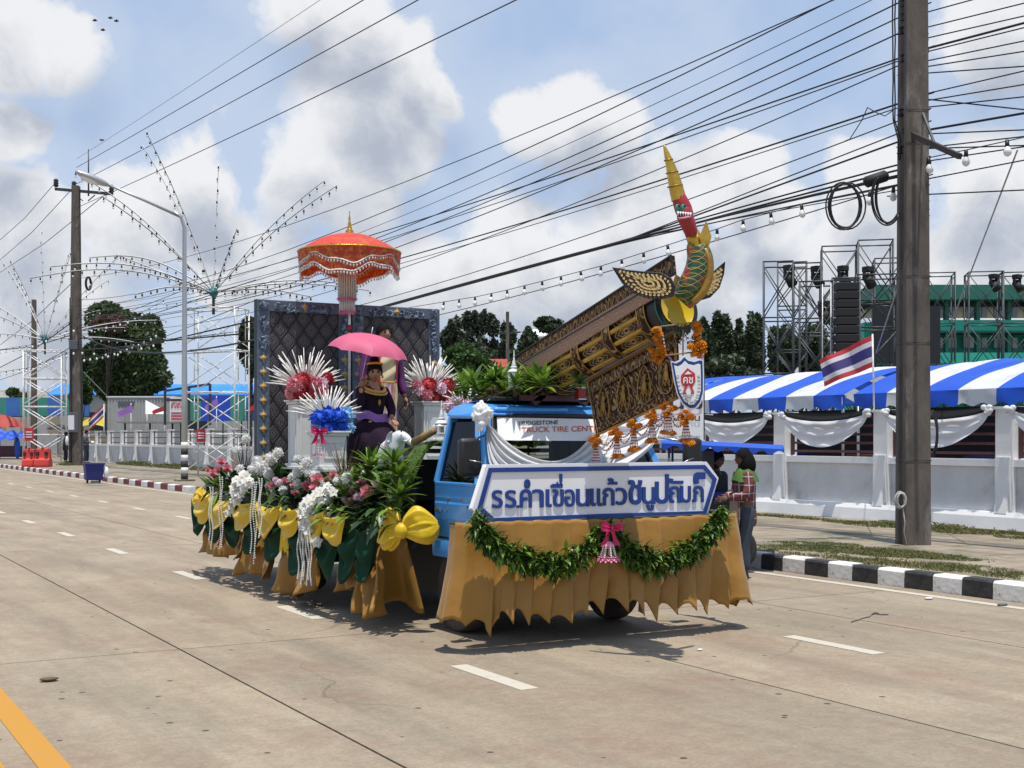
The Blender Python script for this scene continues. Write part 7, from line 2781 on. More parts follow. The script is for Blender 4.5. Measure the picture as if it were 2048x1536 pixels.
def backdrop(x0,x1,label,diam):
	t = thing('backdrop_panel',((x0 + x1) / 2,BY,zb_),label,'backdrop','stage backdrop panels')
	mb = MB(); mb.box(x0,x1,BY,BY + .07,zb_,zt_); mb.build('core','backdrop_edge',t,False)
	fw_,ft = .155,.135
	mb = MB(); mb.box(x0 + fw_ - .01,x1 - fw_ + .01,BY - .012,BY - .002,zb_,zt_ - ft + .01); mb.build('brocade','ogee_fabric',t,False)
	for nm,a,b,c,d in (('side_border',x0 + .004,x0 + fw_,zb_,zt_ - ft),('side_border',x1 - fw_,x1 - .004,zb_,zt_ - ft),('top_border',x0 + .004,x1 - .004,zt_ - ft,zt_ - .004)):
		mb = MB(); mb.box(a,b,BY - .03,BY - .003,c,d); mb.build(nm,'backdrop_blue',t,False,bevel=.006)
	# carved scrolls in the corners
	rg = random.Random(int(x0 * 100))

	def scroll(cx,cz,w,h,n):
		mb = MB()
		for k in range(n):
			a0 = rg.uniform(0,6.28); x = cx + rg.uniform(-w,w); z = cz + rg.uniform(-h,h); r0 = rg.uniform(.02,.05)
			sg = rg.choice((-1,1))
			pts = [Vector((x + r0 * (1 - i / 13) * math.cos(a0 + sg * i * .55),BY - .038 - .012 * math.sin(i * .3),z + r0 * (1 - i / 13) * math.sin(a0 + sg * i * .55))) for i in range(11)]
			mb.tube(pts,[.011 * (1 - .6 * i / 10) for i in range(11)],5)
			for j in range(2):
				a = rg.uniform(0,6.28)
				mb.leaf((x,BY - .04,z),(math.cos(a),-.3,math.sin(a)),rg.uniform(.035,.06),.03,.2,.2,up=(0,-1,0),seg=3)
		mb.build('carved_scroll','carving_light',t)
	w = x1 - x0
	scroll(x0 + .08,zt_ - .07,.03,.02,6); scroll(x1 - .08,zt_ - .07,.03,.02,6)
	scroll(x0 + .085,zt_ - .36,.025,.2,15); scroll(x1 - .085,zt_ - .36,.025,.2,15)
	scroll(x0 + .38,zt_ - .085,.15,.02,12); scroll(x1 - .38,zt_ - .085,.15,.02,12)
	# diamond studs
	sb = MB(); sb.add([(-.036,0,0),(0,0,.046),(.036,0,0),(0,0,-.046),(0,-.022,0)],[(0,4,1),(1,4,2),(2,4,3),(3,4,0)])
	sm = mesh_of(sb,'stud','stud_gold',smooth=False)
	db = MB(); db.add([(-.06,0,0),(0,0,.072),(.06,0,0),(0,0,-.072),(0,-.008,0)],[(0,4,1),(1,4,2),(2,4,3),(3,4,0)])
	dm = mesh_of(db,'stud_base','carving_light',smooth=False)
	z = zt_ - .68
	while z > zb_ + .1:
		for x in (x0 + .08,x1 - .08):
			inst('stud_base',dm,t,(x,BY - .032,z)); inst('stud',sm,t,(x,BY - .036,z))
		z -= .165
	inst('stud_base',dm,t,((x0 + x1) / 2,BY - .032,zt_ - .068)); inst('stud',sm,t,((x0 + x1) / 2,BY - .036,zt_ - .068))
	for x in (x0 + .1,x1 - .1):
		mb = MB(); mb.bar((x,BY + .09,zt_ - .3),(x,BY + .09,1.36),.04); mb.build('prop','wood_brown',t,False)
	return t

backdrop(xl,xm,'left stage backdrop panel with dark ogee brocade and blue carved border',0)
backdrop(xm + .015,xr,'right stage backdrop panel with dark ogee brocade and blue carved border',1)

# ------------------------------------------------------------------ pedestals
def pedestal(label,cx,cy,w,z0,z1):
	t = thing('pedestal',(cx,cy,z0),label,'pedestal','white pedestals on the stage')
	h = w / 2
	mb = MB(); mb.box(cx - h * .82,cx + h * .82,cy - h * .82,cy + h * .82,z0 + .06,z1 - .05); mb.build('shaft','pedestal_white',t,False,bevel=.008)
	for a,b,k in ((z1 - .05,z1 - .02,.92),(z1 - .02,z1,1.03)):
		mb = MB(); mb.box(cx - h * k,cx + h * k,cy - h * k,cy + h * k,a,b); mb.build('cap','pedestal_white',t,False,bevel=.004)
	for a,b,k in ((z0,z0 + .035,1.12),(z0 + .035,z0 + .065,.98)):
		mb = MB(); mb.box(cx - h * k,cx + h * k,cy - h * k,cy + h * k,a,b); mb.build('base','pedestal_white',t,False,bevel=.006)
	for (ax,ay) in ((0,-1),(-1,0)):
		mb = MB()
		o_ = h * .82 + .002
		zz0,zz1 = z0 + .14,z1 - .12
		k = h * .55
		def P(a,z):
			return (cx + a,cy - o_,z) if ax == 0 else (cx - o_,cy + a,z)
		for p,q in ((P(-k,zz0),P(k,zz0)),(P(k,zz0),P(k,zz1)),(P(k,zz1),P(-k,zz1)),(P(-k,zz1),P(-k,zz0))):
			mb.bar(p,q,.012,.012)
		mb.build('panel_moulding','pedestal_white',t,False)
	return t

p1 = onY(610,800,13.6); p2 = onY(656,862,12.45); p3 = onY(858,803,13.6)
pedestal('tall white pedestal at the left of the backdrop carrying red flowers',p1.x,13.6,.36,1.35,p1.z)
pedestal('low white pedestal in front carrying blue flowers',p2.x,12.45,.36,1.35,p2.z)
pedestal('tall white pedestal at the right of the backdrop carrying red flowers',p3.x,13.6,.33,1.35,p3.z)

# ------------------------------------------------------------------ flowers
def rose_mesh(mt,name='rose',seed=1,layers=4,n0=7):
	rg = random.Random(seed)
	mb = MB()
	for L1 in range(layers):
		f = 1 - L1 / layers
		for k in range(n0 - L1):
			a = 2 * math.pi * (k + .5 * L1) / (n0 - L1) + rg.uniform(-.2,.2)
			e = .1 + 1.2 * (1 - f)
			d = Vector((math.cos(a) * math.cos(e),math.sin(a) * math.cos(e),math.sin(e)))
			mb.leaf(d * .12 + Vector((0,0,-.15 + .1 * L1)),d,rg.uniform(.62,.85) * (.55 + .45 * f),.72 * (.55 + .45 * f),-.28,.16,seg=3)
	mb.ball((0,0,.1),.32,.32,.34,8,6)
	return mesh_of(mb,name,mt)

def frilly_mesh(mt,name,n,seed,w=.3):
	rg = random.Random(seed)
	mb = MB()
	for k in range(n):
		d = Vector((rg.gauss(0,1),rg.gauss(0,1),rg.gauss(.35,.9))).normalized()
		mb.leaf(d * .35,d + Vector((rg.uniform(-.5,.5),rg.uniform(-.5,.5),rg.uniform(-.3,.5))),.62 * rg.uniform(.7,1.1),w * rg.uniform(.8,1.3),.1,.25,seg=2)
	mb.ball((0,0,0),.74,.74,.68,12,8)
	return mesh_of(mb,name,mt)

def orchid_mesh():
	mb = MB()
	for k in range(5):
		a = 2 * math.pi * k / 5 + .3
		mb.leaf((0,0,0),(math.cos(a),math.sin(a),.25),.95,.85 if k % 2 else .62,.2,.1,seg=3,mi=0)
	mb.ball((0,0,.1),.16,.16,.16,6,5,mi=1)
	return mesh_of(mb,'orchid',['petal_white','cloth_yellow'])

ROSE_P = rose_mesh('petal_pink'); ROSE_R = rose_mesh('petal_red',seed=2)
CARN_W = frilly_mesh('petal_white','carnation',60,4); HYD_W = frilly_mesh('petal_white','hydrangea',130,5,.24)
FR_RED = frilly_mesh('petal_red','dahlia',70,6,.4); FR_PINK = frilly_mesh('petal_pink','dahlia',70,7,.4)
FR_BLUE = frilly_mesh('petal_blue','dahlia',70,8,.4); FR_SKY = frilly_mesh('petal_sky','dahlia',70,9,.4); FR_PALE = frilly_mesh('petal_pale','dahlia',70,10,.4)
ORCH = orchid_mesh()
_r = MB(); _r.tube([(0,0,0),(0.004,0,.35),(0,.004,.75),(0,0,1)],[.006,.0085,.008,.0035],5); REED = mesh_of(_r,'reed','reed_white')

def face_cam(p,jitter=.5):
	d = (Vector((0,0,1.9)) - Vector(p)).normalized() + Vector((random.uniform(-jitter,jitter),random.uniform(-jitter,jitter),.45 + random.uniform(-.2,.4)))
	return frame_to(d).to_euler()

def spray(label,c,scale,meshes,bloom,n_reed,lean=(0,0),seed=1):
	"""fan of white reeds over a cushion of big paper flowers"""
	rg = random.Random(seed)
	c = Vector(c)
	t = thing('flower_spray',c,label,'flowers','reed and flower sprays on the pedestals')
	for k in range(n_reed):
		a = math.pi * (k + rg.uniform(-1.6,1.6)) / (n_reed - 1)
		d = Vector((-math.cos(a) * 1.0,rg.uniform(-.35,.25),.12 + .95 * math.sin(a))).normalized()
		d += Vector((lean[0],0,lean[1])) * .2
		inst('reed',REED,t,c + Vector((-.06 * math.cos(a),rg.uniform(-.04,.04),.03)),frame_to(d).to_euler(),(rg.uniform(.7,1.3),rg.uniform(.7,1.3),scale * rg.choice((1,1,.85,.7)) * rg.uniform(.85,1.1)))
	for (dx,dz,s,m) in bloom:
		p = c + Vector((dx,-.06 - rg.uniform(0,.07),dz))
		inst('bloom',meshes[m],t,p,face_cam(p,.3),s)
	for k in range(3):
		p = c + Vector((rg.uniform(-.12,.12),.08,rg.uniform(-.02,.06)))
		inst('bloom',meshes[rg.randrange(len(meshes))],t,p,face_cam(p),.1)
	return t

RS = [FR_RED,FR_PINK,FR_PALE]
ca = Vector((p1.x,13.6,p1.z + .02)); cb = Vector((p2.x,12.45,p2.z)); cc_ = Vector((p3.x,13.6,p3.z + .02))
spray('fan of white reeds with red and pink flowers on the left pedestal',ca + Vector((0,0,.1)),.42,RS,
	  [(-.17,.03,.115,1),(-.06,.08,.13,0),(.07,.05,.12,1),(.16,.06,.10,2),(-.12,-.04,.11,0),(.04,-.03,.10,0),(.25,.12,.09,0),(-.2,-.06,.09,1),(.15,-.02,.09,1)],64,seed=3)
spray('fan of white reeds with red and pale pink flowers on the right pedestal',cc_ + Vector((0,0,.1)),.42,RS,
	  [(-.17,.0,.10,2),(-.04,.05,.13,0),(.1,.03,.10,2),(.2,.07,.11,0),(-.1,-.05,.10,1),(.05,-.06,.11,0),(.16,-.05,.10,0),(-.2,.06,.08,1)],64,seed=4)
spray('fan of white reeds with blue flowers on the low front pedestal',cb + Vector((0,0,.12)),.36,[FR_BLUE,FR_SKY],
	  [(-.15,.0,.105,0),(-.04,.04,.11,0),(.07,.03,.105,0),(.17,.04,.11,1),(-.16,-.08,.09,1),(.0,-.06,.10,0),(.1,-.07,.10,0),(.18,-.08,.095,1),(-.07,-.09,.09,0)],52,lean=(.2,0),seed=5)
ribbon_bow('ribbon_bow','magenta ribbon bow on the low front pedestal',onY(636,862,12.2),.075,'magenta_satin')
tassel('flower_tassel','white and pink flower tassel hanging on the low front pedestal',onY(636,882,12.2),.14,.05,['bead_white','pink_tuft','pink_tuft'])
# spray half hidden behind the cab
spray('small fan of white reeds behind the cab roof edge',onX(925,812,6.5),.22,[FR_PALE],[(0,0,.07,0)],14,seed=8)

# ------------------------------------------------------------------ dracaena, grasses and flowers along the bed
_l = MB(); _l.leaf((0,0,0),(1,0,0),1,.19,.26,.08,seg=5); LEAF_G = mesh_of(_l,'leaf','leaf_green'); LEAF_L = mesh_of(_l,'leaf','leaf_lime'); LEAF_D = mesh_of(_l,'leaf','leaf_dark'); LEAF_V = mesh_of(_l,'leaf','leaf_variegated')
_l = MB(); _l.leaf((0,0,0),(1,0,0),1,.025,.10,.1,seg=4); BLADE = mesh_of(_l,'blade','straw_brown'); BLADE_G = mesh_of(_l,'blade','leaf_dark')

def leaf_inst(name,me,t,p,d,L1,roll=0.,w=1.0):
	d = Vector(d).normalized()
	up = Vector((0,0,1)); a = up.cross(d)
	a = a.normalized() if a.length > 1e-3 else Vector((0,1,0))
	u = d.cross(a)
	Mt = Matrix((d * L1,a * L1 * w,u * L1)).transposed().to_4x4()
	Mt.translation = Vector(p) - ORG[t.name]
	o = bpy.data.objects.new(name,me); col.objects.link(o); o.parent = t; o.matrix_local = Mt
	return o

def rosette(t,c,n,L1,meshes,rg,upmin=-.15,upmax=1.2,w=1.0):
	for k in range(n):
		a = 2.4 * k + rg.uniform(-.3,.3)
		e = upmin + (upmax - upmin) * (k / n) ** .8 + rg.uniform(-.12,.12)
		d = Vector((math.cos(a) * math.cos(e),math.sin(a) * math.cos(e),math.sin(e)))
		leaf_inst('leaf',rg.choice(meshes),t,Vector(c) + Vector((0,0,.03 * k / n)),d,L1 * rg.uniform(.75,1.1),0,w)

def dracaena(label,base,heads,seed,L1=.24,meshes=None,n=24,group='dracaena plants on the float'):
	rg = random.Random(seed)
	t = thing('dracaena',base,label,'plant',group)
	for h in heads:
		mb = MB(); mb.tube([Vector(base),Vector(base).lerp(Vector(h),.6) + Vector((.01,.01,0)),Vector(h)],[.012,.010,.008],5); mb.build('stem','straw_brown',t)
		rosette(t,h,n,L1,meshes or [LEAF_G,LEAF_G,LEAF_L],rg)
	return t

EX = 4.84
dr = [  # head pixels, label
	([(742,938),(738,965)],'dracaena plant just left of the cab gap'),
	([(788,932),(796,958)],'tall dracaena plant nearest the cab'),
	([(768,985),(800,995)],'dracaena plant above the large yellow bow'),
	([(735,1015),(757,1040)],'low dracaena plant drooping over the yellow bow'),
	([(800,1025),(775,1055)],'dracaena tuft under the tall plants'),
	([(430,972),(448,985)],'dracaena tuft below the left pink roses'),
	([(518,980),(545,985)],'dracaena tuft between the white hydrangeas'),
	([(655,1015),(672,1035)],'dracaena tuft right of the long orchid spray'),
	([(700,1000),(715,1030)],'dracaena tuft left of the palm frond'),
	([(585,1000),(560,1000)],'dark dracaena tuft left of the long orchid spray'),
]
for k,(hs,lb) in enumerate(dr):
	H = [onX(a,b,EX - .06 - .03 * (k % 3)) for a,b in hs]
	base = H[0].copy(); base.z = .98; base.x = EX
	dracaena(lb,base,H,100 + k,L1=.25 if k < 3 else .20,meshes=[LEAF_G,LEAF_L,LEAF_L] if k not in (9,6) else [LEAF_D,LEAF_G],n=24 if k < 3 else 20)
for k,(hs,lb) in enumerate([([(690,985),(668,975)],'yellow variegated leaf tuft behind the pink roses'),([(712,965)],'small variegated leaf tuft left of the dracaena')]):
	H = [onX(a,b,EX - .1) for a,b in hs]; base = H[0].copy(); base.z = .98; base.x = EX
	dracaena(lb,base,H,130 + k,L1=.20,meshes=[LEAF_V,LEAF_V,LEAF_L],n=24,group='variegated tufts on the float')

def blade_fan(label,base,n,L1,spread,seed,me=None,tilt=0.):
	rg = random.Random(seed)
	t = thing('ornamental_grass',base,label,'plant','brown grass fans on the float')
	for k in range(n):
		a = rg.uniform(-spread,spread) + tilt
		d = Vector((rg.uniform(-.25,.25),math.sin(a) * -.9,math.cos(a)))
		d = Vector((d.x + .5 * math.sin(a),d.y,d.z))
		leaf_inst('blade',me or BLADE,t,Vector(base) + Vector((rg.uniform(-.04,.04),rg.uniform(-.05,.05),0)),d,L1 * rg.uniform(.6,1.1))
	return t

blade_fan('tall fan of brown blades in front of the blue flowers',onX(690,968,EX + .1),60,.44,.55,1)
blade_fan('fan of brown blades above the left orchid spray',onX(487,960,EX + .1),46,.42,.8,2)
blade_fan('dark spreading blades left of the long orchid spray',onX(590,1010,EX - .1),40,.34,1.3,3,BLADE_G,.4)
blade_fan('dark fine blades under the pink roses',onX(655,1000,EX - .12),34,.30,1.5,4,BLADE_G,-.2)

def frond(label,base,d,L1,seed,droop):
	"""palm frond: rib with two rows of leaflets"""
	rg = random.Random(seed)
	t = thing('palm_frond',base,label,'palm frond','dark palm fronds on the bed side')
	base,d = Vector(base),Vector(d).normalized()
	pts = [base + d * L1 * u - Vector((0,0,droop * L1 * u * u)) for u in np.linspace(0,1,12)]
	mb = MB(); mb.tube(pts,[.008 * (1 - .8 * i / 11) + .001 for i in range(12)],5); mb.build('rib','leaf_dark',t)
	for i in range(1,12):
		for j in (0,.5):
			p = pts[i - 1].lerp(pts[i],j)
			ax = (pts[i] - pts[i - 1]).normalized()
			for s in (-1,1):
				dd = ax * .55 + Vector((0,0,-.5)) + Vector((-.35,.0,0)) + s * ax.cross(Vector((1,0,0))) * .7
				leaf_inst('leaflet',LEAF_D,t,p,dd,L1 * .34 * (1 - .5 * i / 12),0,.75)
	return t

frond('dark palm frond arching down over the green swags',onX(745,1010,EX - .12),(-.25,.8,.25),.62,3,.85)
frond('dark palm frond drooping left of the long orchid spray',onX(640,1000,EX - .12),(-.2,.9,.15),.55,4,.55)
frond('dark palm frond hanging straight down among the green swags',onX(712,1040,EX - .2),(-.2,.15,-.7),.36,5,.4)

bq = [  # label, mesh list of (px, py, size, mesh)
	('cluster of pink roses at the rear corner of the bed',ROSE_P,'rose',[(439,925,.062),(450,938,.065),(425,948,.06),(433,940,.055),(422,940,.04)]),
	('cluster of large white hydrangeas above the middle tassels',HYD_W,'hydrangea',[(529,935,.085),(553,906,.06),(543,918,.07),(518,922,.06),(537,948,.06)]),
	('white carnations scattered at the back left of the bed',CARN_W,'carnation',[(470,901,.055),(493,878,.055),(480,938,.055)]),
	('white carnations left of the pink roses',CARN_W,'carnation',[(596,945,.055),(619,944,.05),(618,925,.06),(573,981,.055),(593,968,.05),(560,965,.04)]),
	('pink roses above the long orchid spray',ROSE_P,'rose',[(612,973,.065),(640,960,.075),(630,978,.065),(655,962,.05)]),
	('single pink lily shaped bloom beside the brown blades',ROSE_P,'rose',[(667,950,.045)]),
	('white carnation right of the brown blades',CARN_W,'carnation',[(696,956,.06),(683,962,.045)]),
	('pink roses left of the dracaena plants',ROSE_P,'rose',[(727,970,.06),(740,983,.065),(732,990,.05)]),
	('small pink roses on the variegated tuft',ROSE_P,'rose',[(707,1001,.045),(704,984,.035),(700,1012,.035)]),
	('pale pink buds between hydrangeas and roses',FR_PALE,'bud',[(553,960,.035),(561,967,.032),(660,980,.035)]),
]
bq += [
	('extra pink roses tucked beside the left hydrangeas',ROSE_P,'rose',[(566,962,.045),(548,972,.05),(585,972,.045),(598,985,.045)]),
	('white carnations low between the orchid sprays',CARN_W,'carnation',[(535,972,.055),(552,985,.05),(510,968,.05),(580,955,.05),(640,985,.045),(655,1000,.05)]),
	('white hydrangeas beside the long orchid spray',HYD_W,'hydrangea',[(668,985,.05),(648,968,.05),(625,950,.055),(505,940,.06),(600,918,.045)]),
	('pink and pale blooms above the palm frond',FR_PALE,'bloom',[(690,1000,.04),(722,995,.045),(715,1015,.035),(748,968,.04)]),
]
for lb,me,nm,pts in bq:
	P = [onX(a,b,EX - .14) for a,b,s in pts]
	base = P[0].copy(); base.z = 1.0; base.x = EX
	t = thing('flower_cluster',base,lb,'flowers','flower clusters along the bed')
	for p,(a,b,s) in zip(P,pts):
		p = p + Vector((random.uniform(-.05,.03),0,0))
		inst(nm,me,t,p,face_cam(p),s * 1.22)
		mb = MB(); mb.tube([p,p.lerp(base,.5) + Vector((.02,0,-.02)),Vector((base.x,base.y * .5 + p.y * .5,base.z))],.004,4); mb.build('stem','leaf_dark',t)

def orchid_spray(label,path,n,s,seed):
	rg = random.Random(seed)
	C = cubic(path,n)
	t = thing('orchid_spray',onX(*path[0],EX - .15),label,'flowers','white orchid sprays on the bed side')
	pts = [onX(a,b,SX - .24) for a,b in C]
	mb = MB(); mb.tube(pts,.005,5); mb.build('stem','leaf_dark',t)
	for i,p in enumerate(pts):
		u = i / n
		for k in range(2 if u < .6 else 1):
			q = p + Vector((rg.uniform(-.05,.0),rg.uniform(-.10,.10) * (1.2 - .7 * u),rg.uniform(-.03,.04)))
			inst('orchid',ORCH,t,q,face_cam(q,.4),s * rg.uniform(.8,1.15))

orchid_spray('left white orchid spray hanging over the yellow swags',[(492,950),(480,965),(472,985),(476,1000),(465,1022)],16,.058,2)
orchid_spray('second short white orchid spray right of the left one',[(500,958),(495,975),(490,990)],8,.055,4)
orchid_spray('long white orchid spray trailing down to the green swags',[(661,977),(636,997),(617,1014),(618,1032),(612,1050),(622,1068),(640,1092)],26,.056,3)

# white bead tassels
for k,(px,y0,y1,n,lb) in enumerate([(424,975,1098,2,'white bead tassel nearest the rear corner'),(443,955,1112,2,'white bead tassel second from the rear corner'),(509,965,1128,3,'white bead tassel left of the hydrangeas'),
										 (522,958,1082,2,'white bead tassel below the hydrangeas'),(603,1045,1172,3,'long white bead tassel left of the orchid tip'),(616,1045,1180,4,'longest white bead tassel at the orchid tip')]):
	t = thing('bead_tassel',onX(px,y0,SX - .28),lb,'tassel','white bead tassels on the bed side')
	for j in range(n):
		a = onX(px + j * 4.2 - 2 * n,y0,SX - .28); b = onX(px + j * 4.6 - 2 * n + random.uniform(-2,3),y1 - random.uniform(0,26),SX - .30)
		mb = MB(); m_ = 34
		for i in range(m_):
			p = a.lerp(b,i / (m_ - 1)); p.x += .01 * math.sin(i * .3 + j)
			mb.ball(p,.0095,.0095,.010,5,4)
		mb.build('bead_strand','petal_white',t)
# fill of broad leaves behind the flowers
fill = thing('foliage_bank',(EX + .05,13,.98),'bank of broad dark leaves along the edge of the bed','plant')
rg = random.Random(77)
for k in range(260):
	px = rg.uniform(425,800)
	y = onX(px,876,EX + .06).y
	p = Vector((EX + rg.uniform(-.08,.14),y,rg.uniform(.98,1.22)))
	d = Vector((rg.uniform(-.9,.2),rg.uniform(-.8,.8),rg.uniform(-.1,1)))
	leaf_inst('leaf',rg.choice((LEAF_G,LEAF_D,LEAF_D)),fill,p,d,rg.uniform(.16,.28),0,2.0)
for k in range(170):          # lower leaves spilling over the cloth
	px = rg.uniform(420,800)
	q = onX(px,876,SX - .12)
	p = Vector((SX - rg.uniform(.05,.2),q.y,rg.uniform(.93,1.1)))
	d = Vector((rg.uniform(-.9,-.1),rg.uniform(-.9,.9),rg.uniform(-.7,.5)))
	leaf_inst('leaf',rg.choice((LEAF_G,LEAF_D,LEAF_G,LEAF_L)),fill,p,d,rg.uniform(.12,.24),0,rg.uniform(1,1.8))
# big heart shaped leaves behind the carnations
for k,(px,py,s) in enumerate([(570,935,.2),(585,950,.18),(600,930,.17),(555,950,.16),(640,945,.15)]):
	leaf_inst('leaf',LEAF_G,fill,onX(px,py,EX + .05),(-.6,rg.uniform(-.6,.6),.35),s,0,4.2)

# ------------------------------------------------------------------ cab roof: plants, lamps, stupas
for k,(hs,lb) in enumerate([([(948,775),(962,790)],'dracaena at the left end of the cab roof'),([(1000,770),(1010,792)],'dracaena below the white stupa finial on the roof'),
							  ([(1062,765),(1085,775)],'dracaena in front of the rocket tail'),([(1062,795)],'low dracaena between the red lamps'),([(1160,772)],'small dracaena beside the apron board'),([(975,800)],'low dracaena tuft above the cab corner'),([(985,765),(1030,775)],'second dracaena left of the white stupa finial'),([(930,790),(925,770)],'dracaena leaning over the cab corner')]):
	H = [onX(a,b,5.50 + .10 * (k % 6)) for a,b in hs]
	base = H[0].copy(); base.z = 2.07
	dracaena(lb,base,H,150 + k,L1=.24 if k < 3 else .17,meshes=[LEAF_G,LEAF_L,LEAF_L],n=30,group='dracaena plants on the cab roof')
for k,(px,py,X_,lb) in enumerate([(1037,786,5.8,'left red lamp on the cab roof'),(1108,786,6.0,'middle red lamp with white cap on the cab roof'),(1160,787,6.1,'right red lamp beside the apron board')]):
	c = onX(px,py,X_)
	t = thing('roof_lamp',c - Vector((0,0,.06)),lb,'lamp','red lamps on the cab roof')
	w = .036
	mb = MB(); mb.box(c.x - w,c.x + w,c.y - w,c.y + w,c.z - .045,c.z + .045); mb.build('lens','pot_red',t,False,bevel=.006)
	for dz,m_ in ((.05,'paper_white' if k else 'black_trim'),(-.05,'chrome')):
		mb = MB(); mb.box(c.x - w - .004,c.x + w + .004,c.y - w - .004,c.y + w + .004,c.z + dz - .006,c.z + dz + .006); mb.build('rim',m_,t,False)
	mb = MB(); mb.cyl((c.x,c.y,2.06),(c.x,c.y,c.z - .05),.008,n=6); mb.build('stand','black_trim',t)

def stupa(label,base,h,full=True):
	base = Vector(base)
	t = thing('model_stupa',base,label,'model stupa','white model stupas')
	s = h
	mb = MB()
	prof = [(.17,.42),(.175,.44),(.10,.50),(.07,.52),(.09,.545),(.09,.565),(.055,.60),(.07,.625),(.045,.665),(.05,.69),(.025,.74),(.018,.84),(.024,.86),(.012,.90),(.010,.97),(.002,1.0)]
	mb.lathe(base,[(r * s,z * s) for r,z in prof],18); mb.build('spire','white_gloss',t)
	if full:
		for a,b,w in ((0,.05,.21),(.05,.10,.17),(.10,.17,.145),(.17,.20,.165)):
			mb = MB(); mb.box(base.x - w * s,base.x + w * s,base.y - w * s,base.y + w * s,base.z + a * s,base.z + b * s); mb.build('tier','white_gloss',t,False,bevel=.004)
		for sx in (-1,1):
			for sy in (-1,1):
				mb = MB(); mb.box(base.x + sx * .095 * s - .018 * s,base.x + sx * .095 * s + .018 * s,base.y + sy * .095 * s - .018 * s,base.y + sy * .095 * s + .018 * s,base.z + .20 * s,base.z + .36 * s); mb.build('column','white_gloss',t,False)
		mb = MB(); mb.box(base.x - .05 * s,base.x + .05 * s,base.y - .05 * s,base.y + .05 * s,base.z + .2 * s,base.z + .36 * s); mb.build('core','cream_cloth',t,False)
		mb = MB(); mb.lathe(base,[(.24 * s,.36 * s),(.235 * s,.375 * s),(.15 * s,.425 * s)],4,Matrix.Rotation(R(45),3,'Z')); mb.build('eave','white_gloss',t,False)
	else:
		mb = MB(); mb.cyl(base,base + Vector((0,0,.42 * s)),.15 * s,n=14); mb.build('drum','white_gloss',t)
	return t

sb = onX(883,882,5.32); stupa('white model stupa lantern standing just behind the cab',(sb.x,sb.y,sb.z),.375)
sb2 = onX(1028,741,5.60); stupa('white stupa finial among the plants on the cab roof',(sb2.x,sb2.y,sb2.z - .16),.34,False)
t = thing('bamboo_tube',onX(850,875,5.1),'cut bamboo tube lying slanted beside the white stupa','bamboo')
a,b = onX(828,884,5.1),onX(868,862,5.15)
mb = MB(); mb.tube([a,a.lerp(b,.48),a.lerp(b,.5),a.lerp(b,.52),b],[.036,.034,.039,.034,.032],12); mb.build('tube','bamboo',t)
mb = MB(); mb.tube([a - (b - a) * .01,a + (b - a) * .0],.026,10); mb.build('hollow_end','wood_brown',t)

